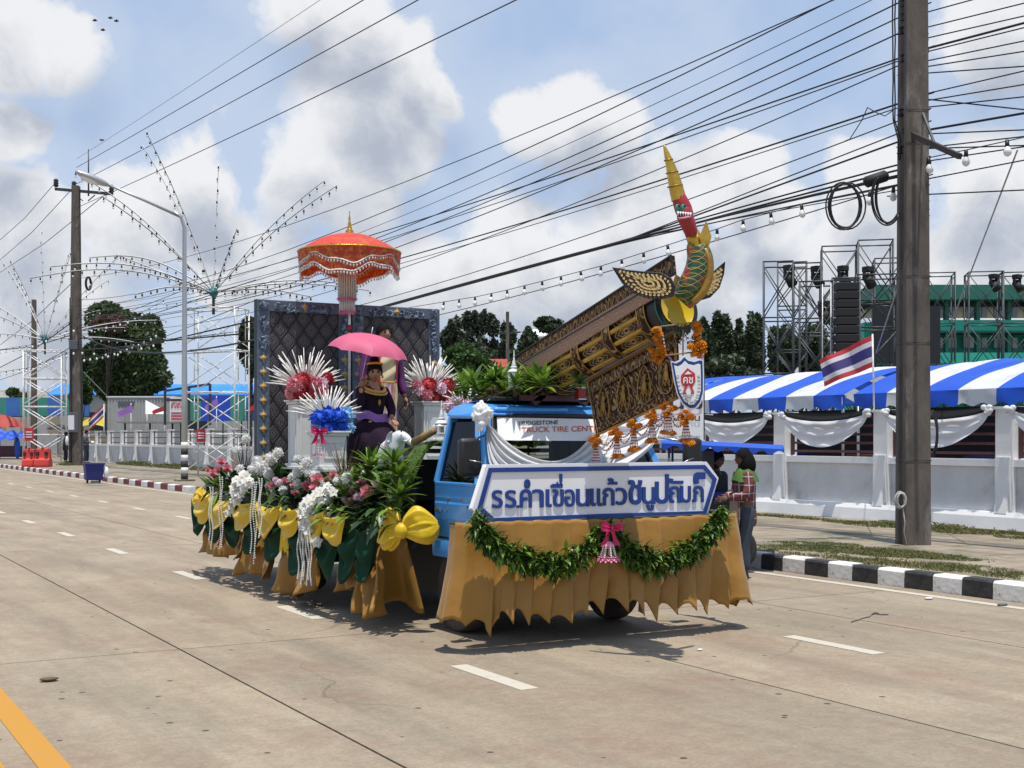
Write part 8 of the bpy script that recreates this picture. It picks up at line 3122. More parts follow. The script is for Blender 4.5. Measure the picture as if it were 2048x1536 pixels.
# ------------------------------------------------------------------ tiered parasol and pink umbrella
def tiered_parasol():
	D = 14.9
	c = onD(699,520,D)
	base = Vector((c.x,c.y,1.35))
	t = thing('ceremonial_parasol',base,'orange red tiered ceremonial parasol with beaded fringe above the stage','parasol')
	s = D / FOC
	r = 102 * s
	zr = CAMH + (876 - 505) * s; za = CAMH + (876 - 467) * s
	ng = 12
	for g in range(ng):
		mb = MB()
		mb.grid(lambda u,v,g=g: Vector((c.x + r * v * (1 - .02 * math.sin(math.pi * u)) * math.cos(2 * math.pi * (g + u) / ng),c.y + r * v * (1 - .02 * math.sin(math.pi * u)) * math.sin(2 * math.pi * (g + u) / ng),zr + (za - zr) * (1 - v ** 2.0) - .012 * math.sin(math.pi * u) * v)),5,8)
		mb.build('gore','parasol_orange',t)
	for tier,(z0,z1,k,ph) in enumerate(((zr,zr - 22 * s,1.0,0.),(zr - 12 * s,zr - 40 * s,.985,.6))):
		def val_(u,v):
			a = 2 * math.pi * u
			hem = z1 + .055 * math.sin(a * 4 + ph) + .018 * math.sin(a * 11)
			rr = r * k * (1 - .03 * v + .012 * math.sin(a * 24))
			return Vector((c.x + rr * math.cos(a),c.y + rr * math.sin(a),z0 + (hem - z0) * v))
		mb = MB(); mb.grid(val_,110,5,closed=True); vo = mb.build('valance','parasol_brocade',t)
		mb = MB(); mb.tube([val_(i / 90,1) for i in range(90)],.010,5,closed=True); mb.build('braid','reed_white',vo)
		mb = MB()
		for i in range(100):
			p = val_(i / 100,1); mb.ball(p - Vector((0,0,.03)),.012,.012,.017,6,4)
		mb.build('bead_fringe','petal_white',vo,stuff=True)
	mb = MB(); mb.tube([Vector((c.x + r * 1.005 * math.cos(a),c.y + r * 1.005 * math.sin(a),zr)) for a in np.linspace(0,6.28,61)[:-1]],.010,5,closed=True); mb.build('rim_braid','gold_foil',t)
	# finial
	mb = MB(); mb.lathe((c.x,c.y,za - .01),[(.06,0),(.045,.02),(.05,.04),(.028,.06),(.03,.08),(.018,.1),(.022,.12),(.012,.15),(.014,.19),(.006,.22),(.004,.25),(.008,.26),(.001,.28)],14); mb.build('finial','gold_foil',t)
	mb = MB(); mb.lathe((c.x,c.y,za - .03),[(.13,0),(.12,.02),(.05,.035)],16); mb.build('crown_cap','parasol_orange',t)
	# hanging cylinder of strands
	for rr,za_,zb2 in ((17,548,596),(14.5,600,622)):
		top = CAMH + (876 - za_) * s; bot = CAMH + (876 - zb2) * s
		for k in range(22):
			a = 2 * math.pi * k / 22
			mb = MB(); mb.tube([(c.x - .03 + rr * s * math.cos(a),c.y + rr * s * math.sin(a),top + .14 * (za_ < 560)),(c.x - .03 + rr * s * 1.03 * math.cos(a),c.y + rr * s * 1.03 * math.sin(a),bot)],.009,5); mb.build('strand','petal_white',t)
		mb = MB()
		for k in range(24):
			a = 2 * math.pi * k / 24
			mb.leaf((c.x - .03 + rr * s * .9 * math.cos(a),c.y + rr * s * .9 * math.sin(a),bot),(math.cos(a),math.sin(a),-.25),.045,.035,.3,.1,seg=2)
			mb.leaf((c.x - .03 + rr * s * .9 * math.cos(a),c.y + rr * s * .9 * math.sin(a),bot - .01),(math.cos(a),math.sin(a),-.9),.04,.035,.3,.1,seg=2)
		mb.build('petal_ring','pink_tuft',t)
		mb = MB(); mb.cyl((c.x - .03,c.y,bot),(c.x - .03,c.y,top),rr * s * .8,n=16); mb.build('inner_roll','cream_cloth',t)
	mb = MB(); mb.cyl(base,(c.x,c.y,za),.016,n=8); mb.build('shaft','white_steel',t)
	mb = MB(); mb.cyl((c.x,c.y,CAMH + (876 - 665) * s),(c.x,c.y,CAMH + (876 - 650) * s),.024,n=10); mb.build('collar','red_paint',t)
	for k in range(8):
		a = 2 * math.pi * k / 8
		mb = MB(); mb.cyl((c.x,c.y,zr - .1),(c.x + r * .9 * math.cos(a),c.y + r * .9 * math.sin(a),zr + .03),.006,n=4); mb.build('rib','wood_brown',t)

tiered_parasol()
HOLD = onD(722,765,13.6)      # where the umbrella is held

def pink_umbrella():
	D = 13.7
	apex = onD(743,668,D)
	t = thing('umbrella',HOLD,'plain pink open umbrella shading the seated woman','umbrella')
	ax = (apex - HOLD).normalized()
	ax = (Vector((.10,-.12,1))).normalized()
	# tilted so that the right rim hangs lower
	right = Vector((.866,-.5,0)); fwd = Vector((.5,.866,0))
	ax = (Vector((0,0,1)) + right * .20 - fwd * .10).normalized()
	a1 = (right - ax * right.dot(ax)).normalized(); a2 = ax.cross(a1)
	r = .435; h = .21
	ng = 8
	for g in range(ng):
		def fn(u,v,g=g):
			a = 2 * math.pi * (g + u) / ng + .2
			dip = math.sin(math.pi * u)
			rr = r * math.sin(v * 1.25) / math.sin(1.25) * (1 - .09 * dip * v ** 2)
			z = -h * (1 - math.cos(v * 1.25)) / (1 - math.cos(1.25)) + .012 * dip * v
			return apex + a1 * (rr * math.cos(a)) + a2 * (rr * math.sin(a)) + ax * z
		mb = MB(); mb.grid(fn,8,9); mb.build('gore','umbrella_pink',t)
		a = 2 * math.pi * g / ng + .2
		mb = MB(); mb.tube([apex + a1 * (r * math.sin(v * 1.25) / math.sin(1.25) * math.cos(a)) + a2 * (r * math.sin(v * 1.25) / math.sin(1.25) * math.sin(a)) + ax * (-h * (1 - math.cos(v * 1.25)) / (1 - math.cos(1.25)) - .004) for v in np.linspace(0,1.01,9)],.003,4); mb.build('rib','chrome',t)
	mb = MB(); mb.cyl(apex - ax * .0,apex + ax * .075,.006,.004,6); mb.build('ferrule','white_gloss',t)
	mb = MB(); mb.tube([apex,apex.lerp(HOLD,.5),HOLD - (apex - HOLD).normalized() * .06],.006,6); mb.build('shaft','chrome',t)
	mb = MB(); d = (apex - HOLD).normalized(); mb.cyl(HOLD - d * .14,HOLD + d * .02,.013,n=8); mb.build('handle','black_trim',t)

pink_umbrella()

# ------------------------------------------------------------------ people
def skin_mesh(name,nodes,edges,mt,parent,root=0,sub=2):
	"""nodes: list of (co, radius or (rx, ry)); grown with Skin and Subdivision"""
	me = bpy.data.meshes.new(name)
	o_ = ORG[parent.name]
	me.from_pydata([tuple(Vector(n[0]) - o_) for n in nodes],edges,[])
	me.materials.append(M_[mt])
	o = bpy.data.objects.new(name,me); col.objects.link(o); o.parent = parent
	o.modifiers.new('skin','SKIN')
	if not me.skin_vertices:
		me.skin_vertices.new() if hasattr(me.skin_vertices,'new') else None
	sv = me.skin_vertices[0].data
	for i,n in enumerate(nodes):
		r = n[1]
		sv[i].radius = r if isinstance(r,tuple) else (r,r)
		sv[i].use_root = (i == root)
	s = o.modifiers.new('sub','SUBSURF'); s.levels = sub; s.render_levels = sub
	o.modifiers['skin'].use_smooth_shade = True
	ORG[o.name] = o_
	return o

def hand(parent,wrist,d,palm_n,mt,s=1.0,curl=.5,side=1):
	"""palm and five bent fingers; d: direction of the fingers, palm_n: way the palm faces"""
	w,d,n = Vector(wrist),Vector(d).normalized(),Vector(palm_n).normalized()
	a = d.cross(n).normalized()
	mb = MB()
	c = w + d * .045 * s
	Mx = Matrix((d,a,n)).transposed()
	mb.ball(c,.048 * s,.038 * s,.016 * s,10,7,M=Mx)
	for k,(off,L1) in enumerate(((-.028,.062),(-.010,.075),(.010,.07),(.028,.055))):
		p = w + d * .08 * s + a * off * s
		pts = [p]; dd = d.copy()
		for j in range(3):
			dd = (dd + n * curl * .55).normalized()
			p = p + dd * L1 / 3 * s
			pts.append(p)
		mb.tube(pts,[.0095 * s,.009 * s,.008 * s,.005 * s],7)
	p = w + d * .03 * s - a * .03 * side * s
	d2 = (d * .6 - a * .7 * side + n * .4).normalized()
	mb.tube([p,p + d2 * .03 * s,p + (d2 + d * .5).normalized() * .06 * s],[.012 * s,.010 * s,.006 * s],7)
	return mb.build('hand',mt,parent)

class Pose:
	"""places joints given as (forward, left, up) from a base point"""
	def __init__(s,base,F):
		s.b = Vector(base); s.F = Vector((F[0],F[1],0)).normalized(); s.S = Vector((-s.F.y,s.F.x,0))

	def __call__(s,f,l,z):
		return s.b + s.F * f + s.S * l + Vector((0,0,z))

def head(parent,P,f,l,z,s=1.0,skin='skin',hair='hair_black',yaw=0.,hairstyle='short',nod=0.):
	"""head with face and hair; (f, l, z) is the centre of the skull"""
	F = (P.F * math.cos(yaw) + P.S * math.sin(yaw)); S_ = Vector((-F.y,F.x,0)); U = Vector((0,0,1))
	F = (F - U * nod).normalized(); U = F.cross(S_).normalized()
	c = P(f,l,z)
	Mx = Matrix((F,S_,U)).transposed()
	mb = MB()
	vv = []
	nu,nv = 20,14

	def hd(u,v):
		th = math.pi * v; a = 2 * math.pi * u
		x = math.sin(th) * math.cos(a); y = math.sin(th) * math.sin(a); zz = math.cos(th)
		rx,ry,rz = .092,.075,.112
		k = 1.0
		if zz < 0:
			k = 1 - .28 * (-zz) ** 1.3        # narrower jaw
		px,py,pz = x * rx * (k if x < 0 else 1 - .12 * max(0,-zz)),y * ry * k,zz * rz
		# nose, brow and chin
		if x > 0:
			px += .020 * math.exp(-((pz + .018) / .020) ** 2 - (py / .014) ** 2)
			px -= .007 * math.exp(-((pz - .008) / .014) ** 2 - ((abs(py) - .03) / .016) ** 2)
			px += .006 * math.exp(-((pz + .058) / .010) ** 2 - (py / .024) ** 2)
			px += .008 * math.exp(-((pz + .098) / .016) ** 2 - (py / .025) ** 2)
		return c + Mx @ (Vector((px,py,pz)) * s)
	mb.grid(hd,nu * 2,nv * 2,closed=True)
	mb.build('head',skin,parent)
	for sg in (-1,1):
		mb = MB(); mb.ball(c + Mx @ (Vector((.082,sg * .030,.006)) * s),.008 * s,.014 * s,.007 * s,8,6,M=Mx); mb.build('eye','hair_black',parent)
		mb = MB(); mb.tube([c + Mx @ (Vector((.088 - abs(k) * .006,sg * (.030 + k * .014),.026 - .004 * abs(k))) * s) for k in (-1,0,1)],.004 * s,5); mb.build('eyebrow','hair_black',parent)
		mb = MB(); mb.ball(c + Mx @ (Vector((-.005,sg * .076,-.005)) * s),.018 * s,.008 * s,.028 * s,8,6,M=Mx); mb.build('ear',skin,parent)
	mb = MB(); mb.ball(c + Mx @ (Vector((.087,0,-.058)) * s),.008 * s,.022 * s,.007 * s,10,6,M=Mx); mb.build('mouth','petal_red',parent)
	# hair cap

	def hr(u,v):
		th = math.pi * .62 * v; a = 2 * math.pi * u
		front = max(0,math.cos(a))
		th *= (1 - .36 * front)
		x = math.sin(th) * math.cos(a); y = math.sin(th) * math.sin(a); zz = math.cos(th)
		r = 1.10 + .03 * math.sin(a * 9 + v * 6)
		return c + Mx @ (Vector((x * .092 * r - .004,y * .075 * r * 1.06,zz * .112 * r + .004)) * s)
	mb = MB(); mb.grid(hr,36,10,closed=True)
	if hairstyle == 'bun':
		mb.ball(c + Mx @ (Vector((-.03,0,.13)) * s),.05 * s,.05 * s,.045 * s,12,8)
		mb.ball(c + Mx @ (Vector((-.075,0,-.02)) * s),.04 * s,.06 * s,.07 * s,12,8)
	if hairstyle == 'long':
		mb.ball(c + Mx @ (Vector((-.05,0,-.07)) * s),.06 * s,.078 * s,.12 * s,12,8)
	mb.build('hair',hair,parent)
	return c,Mx

def plaid():
	m = mat('plaid_red',(.13,.03,.035),.85)
	N,L,val,mix,noise,rng_ = node_tools(m)
	b = N['Principled BSDF']
	g = N.new('ShaderNodeNewGeometry')
	sp = N.new('ShaderNodeSeparateXYZ'); L.new(g.outputs['Position'],sp.inputs[0])
	h = val('ADD',val('MULTIPLY',sp.outputs[0],-.87),val('MULTIPLY',sp.outputs[1],.5))
	s1 = rng_(val('SINE',val('MULTIPLY',h,70)),.90,.95); s2 = rng_(val('SINE',val('MULTIPLY',sp.outputs[2],62)),.90,.95)
	d1 = rng_(val('SINE',val('MULTIPLY',h,70)),-.2,.1); d2 = rng_(val('SINE',val('MULTIPLY',sp.outputs[2],62)),-.2,.1)
	c = mix(val('MULTIPLY',val('MAXIMUM',d1,d2),.6),(.17,.035,.04),(.05,.015,.02))
	c = mix(val('MULTIPLY',val('MAXIMUM',s1,s2),.75),c,(.5,.42,.4))
	L.new(c,b.inputs['Base Color'])

plaid()

def standing(name,label,base,F,H,top,legs,skin='skin',arms='forward',hair='hair_black',style='short',shoe='shoe_dark',lean=0.,group=None):
	k = H / 1.62
	P = Pose(base,F)
	Q = lambda f,l,z: P(f * k + lean * max(0,z - .8) * k,l * k,z * k)
	t = thing(name,base,label,'person',group)
	if arms == 'forward':
		AL = [(.0,.185,1.29),(.06,.25,1.06),(.27,.15,1.02)]; AR = [(.0,-.185,1.29),(.06,-.25,1.06),(.27,-.12,1.00)]
	elif arms == 'fold':
		AL = [(.0,.185,1.29),(.03,.23,1.04),(.2,.02,1.02)]; AR = [(.0,-.185,1.29),(.03,-.23,1.04),(.2,-.02,1.06)]
	else:
		AL = [(.0,.185,1.29),(-.02,.24,1.03),(.05,.26,.80)]; AR = [(.0,-.185,1.29),(-.02,-.24,1.03),(.05,-.26,.80)]
	# body under the clothes: one continuous surface
	nodes = [(Q(0,0,.86),(.13 * k,.10 * k)),(Q(0,0,1.05),(.12 * k,.09 * k)),(Q(.0,0,1.24),(.13 * k,.09 * k)),(Q(0,0,1.36),.05 * k),(Q(.015,0,1.44),.052 * k)]
	ed = [(0,1),(1,2),(2,3),(3,4)]
	for A in (AL,AR):
		i = len(nodes)
		nodes += [(Q(*A[0]),.055 * k),(Q(*A[1]),.042 * k),(Q(*A[2]),.028 * k)]
		ed += [(2,i),(i,i + 1),(i + 1,i + 2)]
	feet = []
	for s in (1,-1):
		i = len(nodes)
		off = .03 * s
		nodes += [(Q(0,.095 * s,.80),.085 * k),(Q(.02 + off,.10 * s,.45),.06 * k),(Q(-.01 + off,.10 * s,.09),.042 * k)]
		ed += [(0,i),(i,i + 1),(i + 1,i + 2)]
		feet.append((off,.10 * s))
	skin_mesh('body',nodes,ed,skin,t)
	# top
	n2 = [(Q(0,0,.60),(.185 * k,.16 * k)),  (Q(0,0,1.0),(.15 * k,.115 * k)),(Q(0,0,1.22),(.155 * k,.115 * k)),(Q(0,0,1.345),.062 * k)]
	e2 = [(0,1),(1,2),(2,3)]
	for A in (AL,AR):
		i = len(n2)
		n2 += [(Q(*A[0]),.072 * k),(Q(*A[1]),.06 * k),(P(0,0,0) + (Q(*A[1]) - P(0,0,0)).lerp(Q(*A[2]) - P(0,0,0),.9),.045 * k)]
		e2 += [(2,i),(i,i + 1),(i + 1,i + 2)]
	skin_mesh('shirt',n2,e2,top,t)
	n3 = [(Q(0,0,.86),(.15 * k,.125 * k)),(Q(0,0,1.0),(.12 * k,.1 * k))]
	e3 = [(0,1)]
	for s,ft in zip((1,-1),feet):
		i = len(n3)
		n3 += [(Q(0,.095 * s,.76),.105 * k),(Q(.02 + ft[0],.10 * s,.45),.08 * k),(Q(-.01 + ft[0],.10 * s,.10),.068 * k)]
		e3 += [(0,i),(i,i + 1),(i + 1,i + 2)]
	skin_mesh('trousers',n3,e3,legs,t)
	for ft in feet:
		skin_mesh('shoe',[(Q(-.05 + ft[0],ft[1],.045),.042 * k),(Q(.06 + ft[0],ft[1],.045),.043 * k),(Q(.15 + ft[0],ft[1],.035),.034 * k)],[(0,1),(1,2)],shoe,t)
	for A,sd in ((AL,1),(AR,-1)):
		w = Q(*A[2]); d = (w - Q(*A[1])).normalized()
		hand(t,w,d,P.S * -sd + Vector((0,0,-.3)),skin,k,.5,sd)
	head(t,P,.03 * k + lean * .7 * k,0,1.51 * k,k,skin,hair,0,style)
	return t,P,k

# vendor at the kerb
vb = onZ(1490,1158,0.0); vb = Vector((vb.x,vb.y,0))
tv,P,k = standing('person','person in a red plaid shirt, green scarf and dark jeans standing by the cart',vb,(-.92,.38),1.56,'plaid_red','denim','skin_dark','forward',style='long')
mb = MB()
c0 = P(.0,0,1.29 * k)
mb.grid(lambda u,v: c0 + P.F * ((.08 + .085 * v) * math.cos(2 * math.pi * u)) + P.S * ((.075 + .12 * v) * math.sin(2 * math.pi * u)) + Vector((0,0,.09 - .15 * v ** 1.5 + .012 * math.sin(u * 30))),30,8,closed=True)
mb.build('scarf','cloth_lime',tv)
mb = MB(); c1 = P(.02,0,1.50 * k)
mb.grid(lambda u,v: c1 + P.F * (-.02 + .125 * math.sin(math.pi * (.08 + .62 * v)) * math.cos(2 * math.pi * u) * (.62 if math.cos(2 * math.pi * u) > 0 else 1.08)) + P.S * (.105 * math.sin(math.pi * (.08 + .62 * v)) * math.sin(2 * math.pi * u)) + Vector((0,0,.135 - .30 * v)),28,12,closed=True)
mb.build('hood','hair_black',tv)
mb = MB(); mb.grid(lambda u,v: P(.14 + .03 * math.sin(3.14 * u),(u - .5) * .34,(.98 - .42 * v) * k),10,10); mb.build('apron','sacking',tv)
# second dark figure behind the cart
b2 = onD(1432,876,16.6); b2 = Vector((b2.x,b2.y,0))
standing('person','dark clothed person half hidden behind the name board at the cart',b2,(.3,-.9),1.52,'cloth_black','cloth_black','skin_dark','down',style='long')
# people on the left pavement
b3 = onZ(172,927,SZ)
tp,P,k = standing('person','person in blue jeans and grey top behind the blue bin',b3,(.75,-.4),1.98,'cloth_greyblue','denim','skin','fold')
mb = MB(); mb.ball(P(.30 * k,.05,1.02 * k),.12,.16,.10,10,7); mb.build('white_bag','paper_white',tp)
b4 = onZ(131,925,SZ)
tp,P,k = standing('person','dark clothed person with a white bag left of the left pole',b4,(.8,-.2),1.9,'cloth_black','cloth_black','skin_dark','down')
mb = MB(); mb.ball(P(.1,-.32,1.15 * k),.1,.12,.3,10,7); mb.build('white_bag','paper_white',tp)

# seated woman on the stage
wb = onD(742,876,13.75); wb = Vector((wb.x,wb.y,1.35))
F = Vector((.2,-.98,0)).normalized()
P = Pose(wb,F)
tw = thing('person',wb,'seated woman in a dark purple dress with golden collar under the pink umbrella','person')
HL = HOLD - Vector((0,.01,.05))
nodes = [(P(.0,0,.46),(.12,.1)),(P(.02,0,.62),(.10,.08)),(P(.03,0,.80),(.12,.085)),(P(.035,0,.92),.045),(P(.05,0,.985),.048),
		 (P(.03,.15,.86),.045),(P(.10,.20,.66),.036),(P(.24,.10,.56),.026),
		 (P(.03,-.15,.86),.045),(P(.10,-.20,.68),.036),(HL,.025)]
skin_mesh('body',nodes,[(0,1),(1,2),(2,3),(3,4),(2,5),(5,6),(6,7),(2,8),(8,9),(9,10)],'skin',tw)
n2 = [(P(0,0,.44),(.15,.125)),(P(.02,0,.62),(.122,.10)),(P(.03,0,.80),(.14,.105)),(P(.035,0,.895),.058),
	  (P(.03,.16,.855),.066),(P(.10,.205,.66),.055),(P(.22,.11,.575),.04),(P(.03,-.16,.855),.066),(P(.10,-.205,.68),.055),(P(.10,-.205,.68).lerp(HL,.75),.04)]
skin_mesh('blouse',n2,[(0,1),(1,2),(2,3),(2,4),(4,5),(5,6),(2,7),(7,8),(8,9)],'dress_dark',tw)
hand(tw,P(.24,.10,.56),P.F + Vector((0,0,-.6)),Vector((0,0,-1)),'skin',.9,.3,1)
hand(tw,HL,Vector((0,-.3,1)),P.F,'skin',.9,1.3,-1)

def skirt(u,v):
	a = 2 * math.pi * u
	ca_,sa_ = math.cos(a),math.sin(a)
	# lap reaches forward, hem falls to the floor
	z = .52 - .52 * v
	reach = (.14 + .30 * math.sin(min(1,v * 1.5) * math.pi / 2)) if ca_ > 0 else .16 + .06 * v
	w = .17 + .11 * math.sin(math.pi * min(1,v * .9) ** .8)
	fold = 1 + .04 * math.sin(a * 11) * v
	return P(reach * ca_ * fold,w * sa_ * fold,max(.005,z + .04 * ca_ * (1 - v)))

mb = MB(); mb.grid(skirt,56,18,closed=True); mb.build('skirt','dress_dark',tw)
mb = MB(); mb.grid(lambda u,v: P(.17 * math.cos(math.pi * (u - .5) * 1.3) + .02,-.19 * math.sin(math.pi * (u - .5) * 1.3),.47 + .09 * v + .015 * math.sin(u * 20) + .1 * u),22,4); mb.build('sash','flag_purple',tw)
mb = MB()
for rr,zz,th_ in ((.115,.90,.02),(.135,.872,.012)):
	mb.tube([P(.035 + rr * math.cos(a),rr * 1.15 * math.sin(a),zz - .06 * math.cos(a)) for a in np.linspace(0,6.28,25)[:-1]],th_,6,closed=True)
mb.build('gold_collar','stud_gold',tw)
mb = MB(); mb.ball(P(.155,0,.73),.01,.03,.035,8,6); mb.tube([P(.13 + .02 * math.cos(a),.125 * math.sin(a),.52) for a in np.linspace(-1.4,1.4,14)],.016,6); mb.build('gold_brooch','stud_gold',tw)
c,Mx = head(tw,P,.07,.0,1.06,.98,'skin','hair_black',-.5,'bun',.15)
mb = MB(); mb.tube([c + Mx @ Vector((.085 * math.cos(a),.08 * math.sin(a),.085 + .02 * math.cos(a))) for a in np.linspace(0,6.28,25)[:-1]],.013,6,closed=True)
mb.build('gold_headdress','stud_gold',tw)
mb = MB()
for sg in (-1,1):
	mb.ball(c + Mx @ Vector((0,sg * .085,-.05)),.012,.01,.02,7,5)
mb.build('earring','stud_gold',tw)
# standing man behind her
mbp = onD(765,876,14.6); mbp = Vector((mbp.x,mbp.y,1.35))
tm,P,k = standing('person','standing man in purple silk with a cream gold front behind the seated woman',mbp,(.1,-1),1.66,'purple_silk','purple_silk','skin','down')

def vest(u,v):
	w = .10 + .02 * math.sin(v * 3)
	a = (u - .5) * 2
	return P(.135 * k - .03 * a * a + .012 * math.sin(v * 14 + u * 5),a * w * k,(1.36 - .40 * v) * k)

mb = MB(); mb.grid(vest,12,16); mb.build('vest_front','cream_cloth',tm)
for s in (-1,1):
	mb = MB(); mb.grid(lambda u,v,s=s: P(.13 * k - .02 * u,s * (.10 + .03 * u) * k,(1.36 - .42 * v) * k),3,8); mb.build('vest_border','petal_red',tm)
mb = MB(); mb.tube([P(.13 * math.cos(a) * 1.05,.15 * math.sin(a),.96 * k) for a in np.linspace(0,6.28,25)[:-1]],.016,6,closed=True); mb.build('gold_belt','stud_gold',tm)
for j,(a0,a1,m_) in enumerate(((-.10,-.045,'cream_cloth'),(-.045,.02,'petal_pale'),(.02,.06,'petal_pink'),(.06,.10,'cream_cloth'))):
	mb = MB(); mb.grid(lambda u,v: P(.15 * k + .015 * math.sin(u * 6 + v * 9),(a0 + (a1 - a0) * u) * k,(.95 - .62 * v) * k),5,10); mb.build('front_cloth',m_,tm)

# ------------------------------------------------------------------ white elephant figure
eb = onD(778,876,13.3); eb = Vector((eb.x,eb.y,1.35))
eb = onD(782,876,13.4); eb = Vector((eb.x,eb.y,1.35))
te = thing('elephant_statue',eb,'white elephant statue with raised trunk beside the seated woman','statue')
P0 = Pose(eb,(.45,-.9)); P = lambda f,l,z: P0(f * 1.0,l * 1.0,z * 1.05)
zt2 = .0
nd = [(P(-.08,0,.20),(.10,.11)),(P(.04,0,.24),(.10,.11)),(P(.12,0,.36),(.085,.085)),(P(.20,0,.34),.05),(P(.27,0,.28),.032),(P(.33,0,.30),.024),(P(.36,0,.35),.018),
	  (P(-.10,.06,.10),.05),(P(-.10,.06,.02),.045),(P(-.10,-.06,.10),.05),(P(-.10,-.06,.02),.045),(P(.07,.06,.11),.045),(P(.09,.06,.02),.04),(P(.07,-.06,.11),.045),(P(.09,-.06,.02),.04),(P(-.2,0,.22),.014),(P(-.24,0,.12),.008)]
skin_mesh('body',nd,[(0,1),(1,2),(2,3),(3,4),(4,5),(5,6),(0,7),(7,8),(0,9),(9,10),(1,11),(11,12),(1,13),(13,14),(0,15),(15,16)],'elephant_white',te)
for s in (-1,1):
	mb = MB(); mb.grid(lambda u,v,s=s: P(.08 - .06 * v * math.cos(u * 3.1 - 1.2),s * (.08 + .03 * v),.34 + .055 * v * math.sin(u * 3.6 - 1.9)),10,5); o = mb.build('ear','elephant_white',te); m = o.modifiers.new('thickness','SOLIDIFY'); m.thickness = .008
	mb = MB(); mb.tube([P(.19,s * .03,.31),P(.25,s * .045,.30),P(.29,s * .045,.33)],[.012,.010,.003],6); mb.build('tusk','white_gloss',te)
	mb = MB(); mb.ball(P(.185,s * .06,.40),.009,.009,.011,7,5); mb.build('eye','hair_black',te)
mb = MB(); mb.tube([P(.02 + .02 * math.cos(a),.108 * math.cos(a),.24 + .115 * math.sin(a)) for a in np.linspace(0,6.28,21)[:-1]],.010,5,closed=True); mb.build('harness','petal_pale',te)

# ------------------------------------------------------------------ vendor's cart with blue awning and notice board
CD = 16.2
cb_ = onD(1452,876,CD)
cart = thing('vendor_cart',(cb_.x,cb_.y,0),'motorcycle side cart with scalloped blue awning parked behind the truck','cart')
ang = Vector((.80,-.60,0)); acr = Vector((.6,.8,0))

def cpt(px,py,d=0.):
	return onD(px,py,CD + d)

def awn(u,v):
	px = 1322 + (1566 - 1322) * u
	d = -.35 + 1.2 * v
	zz = cpt(px,886 + 12 * u).z + .05 * math.sin(math.pi * v)
	q = cpt(px,880,d)
	return Vector((q.x,q.y,zz))

mb = MB(); mb.grid(awn,30,8)
mb.grid(lambda u,v: awn(u,0) + Vector((-.01 * math.sin(u * 30),-.01,-(.05 + .028 * math.sin(u * 2 * math.pi * 7)) * v)),60,3)
mb.grid(lambda u,v: awn(1,u) + Vector((.02 * v,0,-(.07 + .03 * math.sin(u * 12)) * v)),16,3)
mb.build('awning','tarp_blue',cart)
for px,d in ((1338,-.3),(1478,-.1),(1345,.8),(1490,.8)):
	q = cpt(px,890,d); mb = MB(); mb.cyl((q.x,q.y,.35),(q.x,q.y,q.z),.016,n=6); mb.build('awning_post','dark_steel',cart)
q0 = cpt(1410,876,.5)
mb = MB(); mb.obox(Vector((q0.x,q0.y,.62)),(.866,-.5,0),(.5,.866,0),(0,0,1),.55,.35,.28); mb.build('cart_box','cabin_dark',cart,False,bevel=.02)
mb = MB(); mb.obox(Vector((q0.x,q0.y,.95)),(.866,-.5,0),(.5,.866,0),(0,0,1),.5,.3,.06); mb.build('tray','bin_blue',cart,False,bevel=.02)
for k in range(6):
	p = Vector((q0.x,q0.y,1.0)) + Vector((.866,-.5,0)) * (-.4 + .16 * k)
	mb = MB(); mb.lathe(p,[(.04,0),(.04,.12),(.02,.16),(.02,.2)],10); mb.build('bottle',['petal_red','bin_blue','cloth_lime','tarp_blue','wood_brown','cream_cloth'][k],cart)
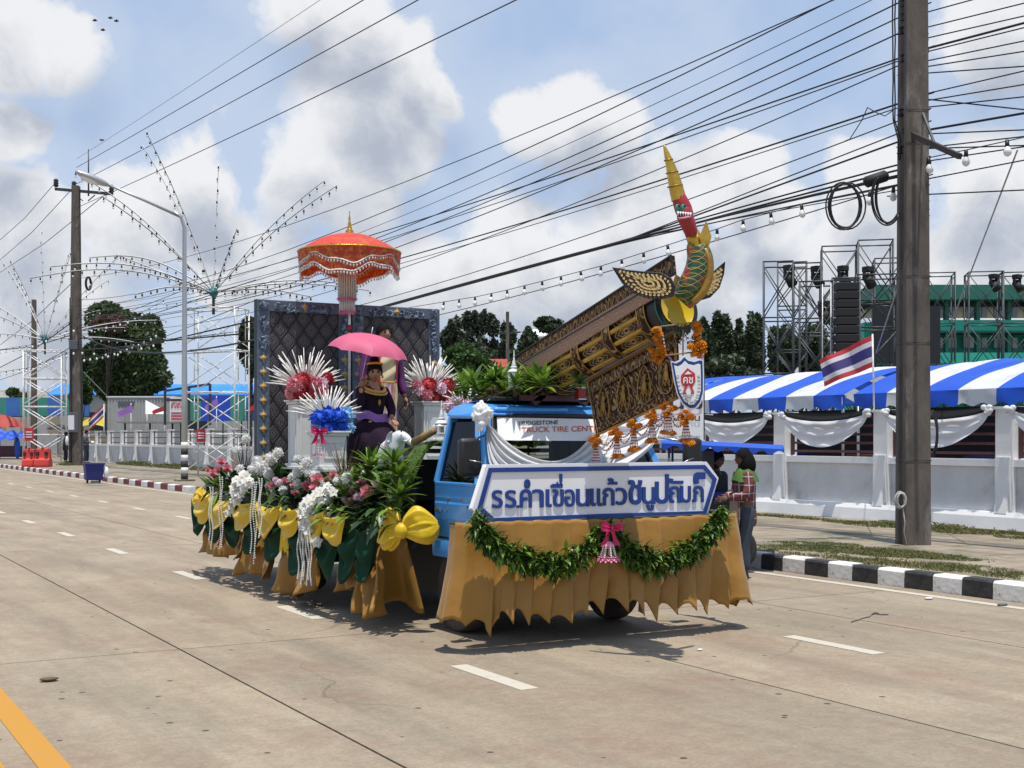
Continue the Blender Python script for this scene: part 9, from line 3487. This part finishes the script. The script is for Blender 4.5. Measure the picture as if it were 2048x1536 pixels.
for px,d,r in ((1466,-.15,.3),(1400,.9,.3)):
	q = cpt(px,876,d)
	mb = MB(); Mw = Matrix((Vector((.866,-.5,0)),Vector((0,0,1)),Vector((.5,.866,0)))).transposed()
	mb.lathe((q.x,q.y,r),[(r * .78,-.04),(r * .95,-.045),(r,-.02),(r,.02),(r * .95,.045),(r * .78,.04)],26,Mw); mb.build('wheel','rubber_black',cart)
	mb = MB()
	for k in range(10):
		a = k * .628
		mb.cyl((q.x,q.y,r),Vector((q.x,q.y,r)) + Vector((.866,-.5,0)) * (r * .8 * math.cos(a)) + Vector((0,0,r * .8 * math.sin(a))),.004,n=4)
	mb.build('spokes','chrome',cart)
q = cpt(1405,905,-.2); mb = MB(); mb.box(q.x - .12,q.x + .12,q.y - .1,q.y + .1,1.3,q.z + .05); mb.build('headrest','black_trim',cart,False,bevel=.03)
# white notice board hung above the cart
ND = 15.2
nb = thing('notice_board',onD(1325,880,ND),'white notice board with black Thai lettering behind the shield','board')
mb = MB(); mb.obox(onD(1328,790,ND),(.866,-.5,0),(.5,.866,0),(0,0,1),79 / FOC * ND,.015,90 / FOC * ND); mb.build('board','sign_white',nb,False)
mb = MB(); mb.obox(onD(1408,790,ND),(.866,-.5,0),(.5,.866,0),(0,0,1),.006,.02,90 / FOC * ND); mb.build('edge','black_trim',nb,False)
for txt,x0,x1,y0,y1 in (('ขนม',1305,1405,800,818),('ขนม บ้าน',1320,1400,826,842),('นมโรงเรียน',1326,1354,870,878),('กรุณาเข้าแถว',1358,1400,870,878)):
	mb = MB(); mb.text(txt,lambda a,b,s: onD(x0 + (x1 - x0) * a,y1 + (y0 - y1) * b,ND - .03),.012); mb.build('lettering','print_black',nb,False)
for px in (1258,1400):
	q = onD(px,876,ND + .05); mb = MB(); mb.cyl((q.x,q.y,0),(q.x,q.y,2.2),.02,n=6); mb.build('post','dark_steel',nb)

# birds
for k,(px,py) in enumerate([(189,41),(205,60),(220,36),(232,42),(203,280)]):
	p = onD(px,py,60)
	t = thing('bird',p,['leftmost small bird of the four in the upper left sky','lowest small bird of the four in the upper left sky','third small bird in the upper left sky','rightmost small bird of the four in the upper left sky','small dark bird perched on the thin earth wire'][k],'bird','birds')
	mb = MB(); mb.ball(p,.10,.05,.045,8,6)
	mb.ball(p + Vector((.10,0,.02)),.035,.03,.03,6,5); mb.build('body','wire_black',t)
	if k < 4:
		mb = MB()
		for s in (-1,1):
			mb.leaf(p,(.1,s,.35),.2,.09,.25,.05,seg=3)
		mb.build('wings','wire_black',t)
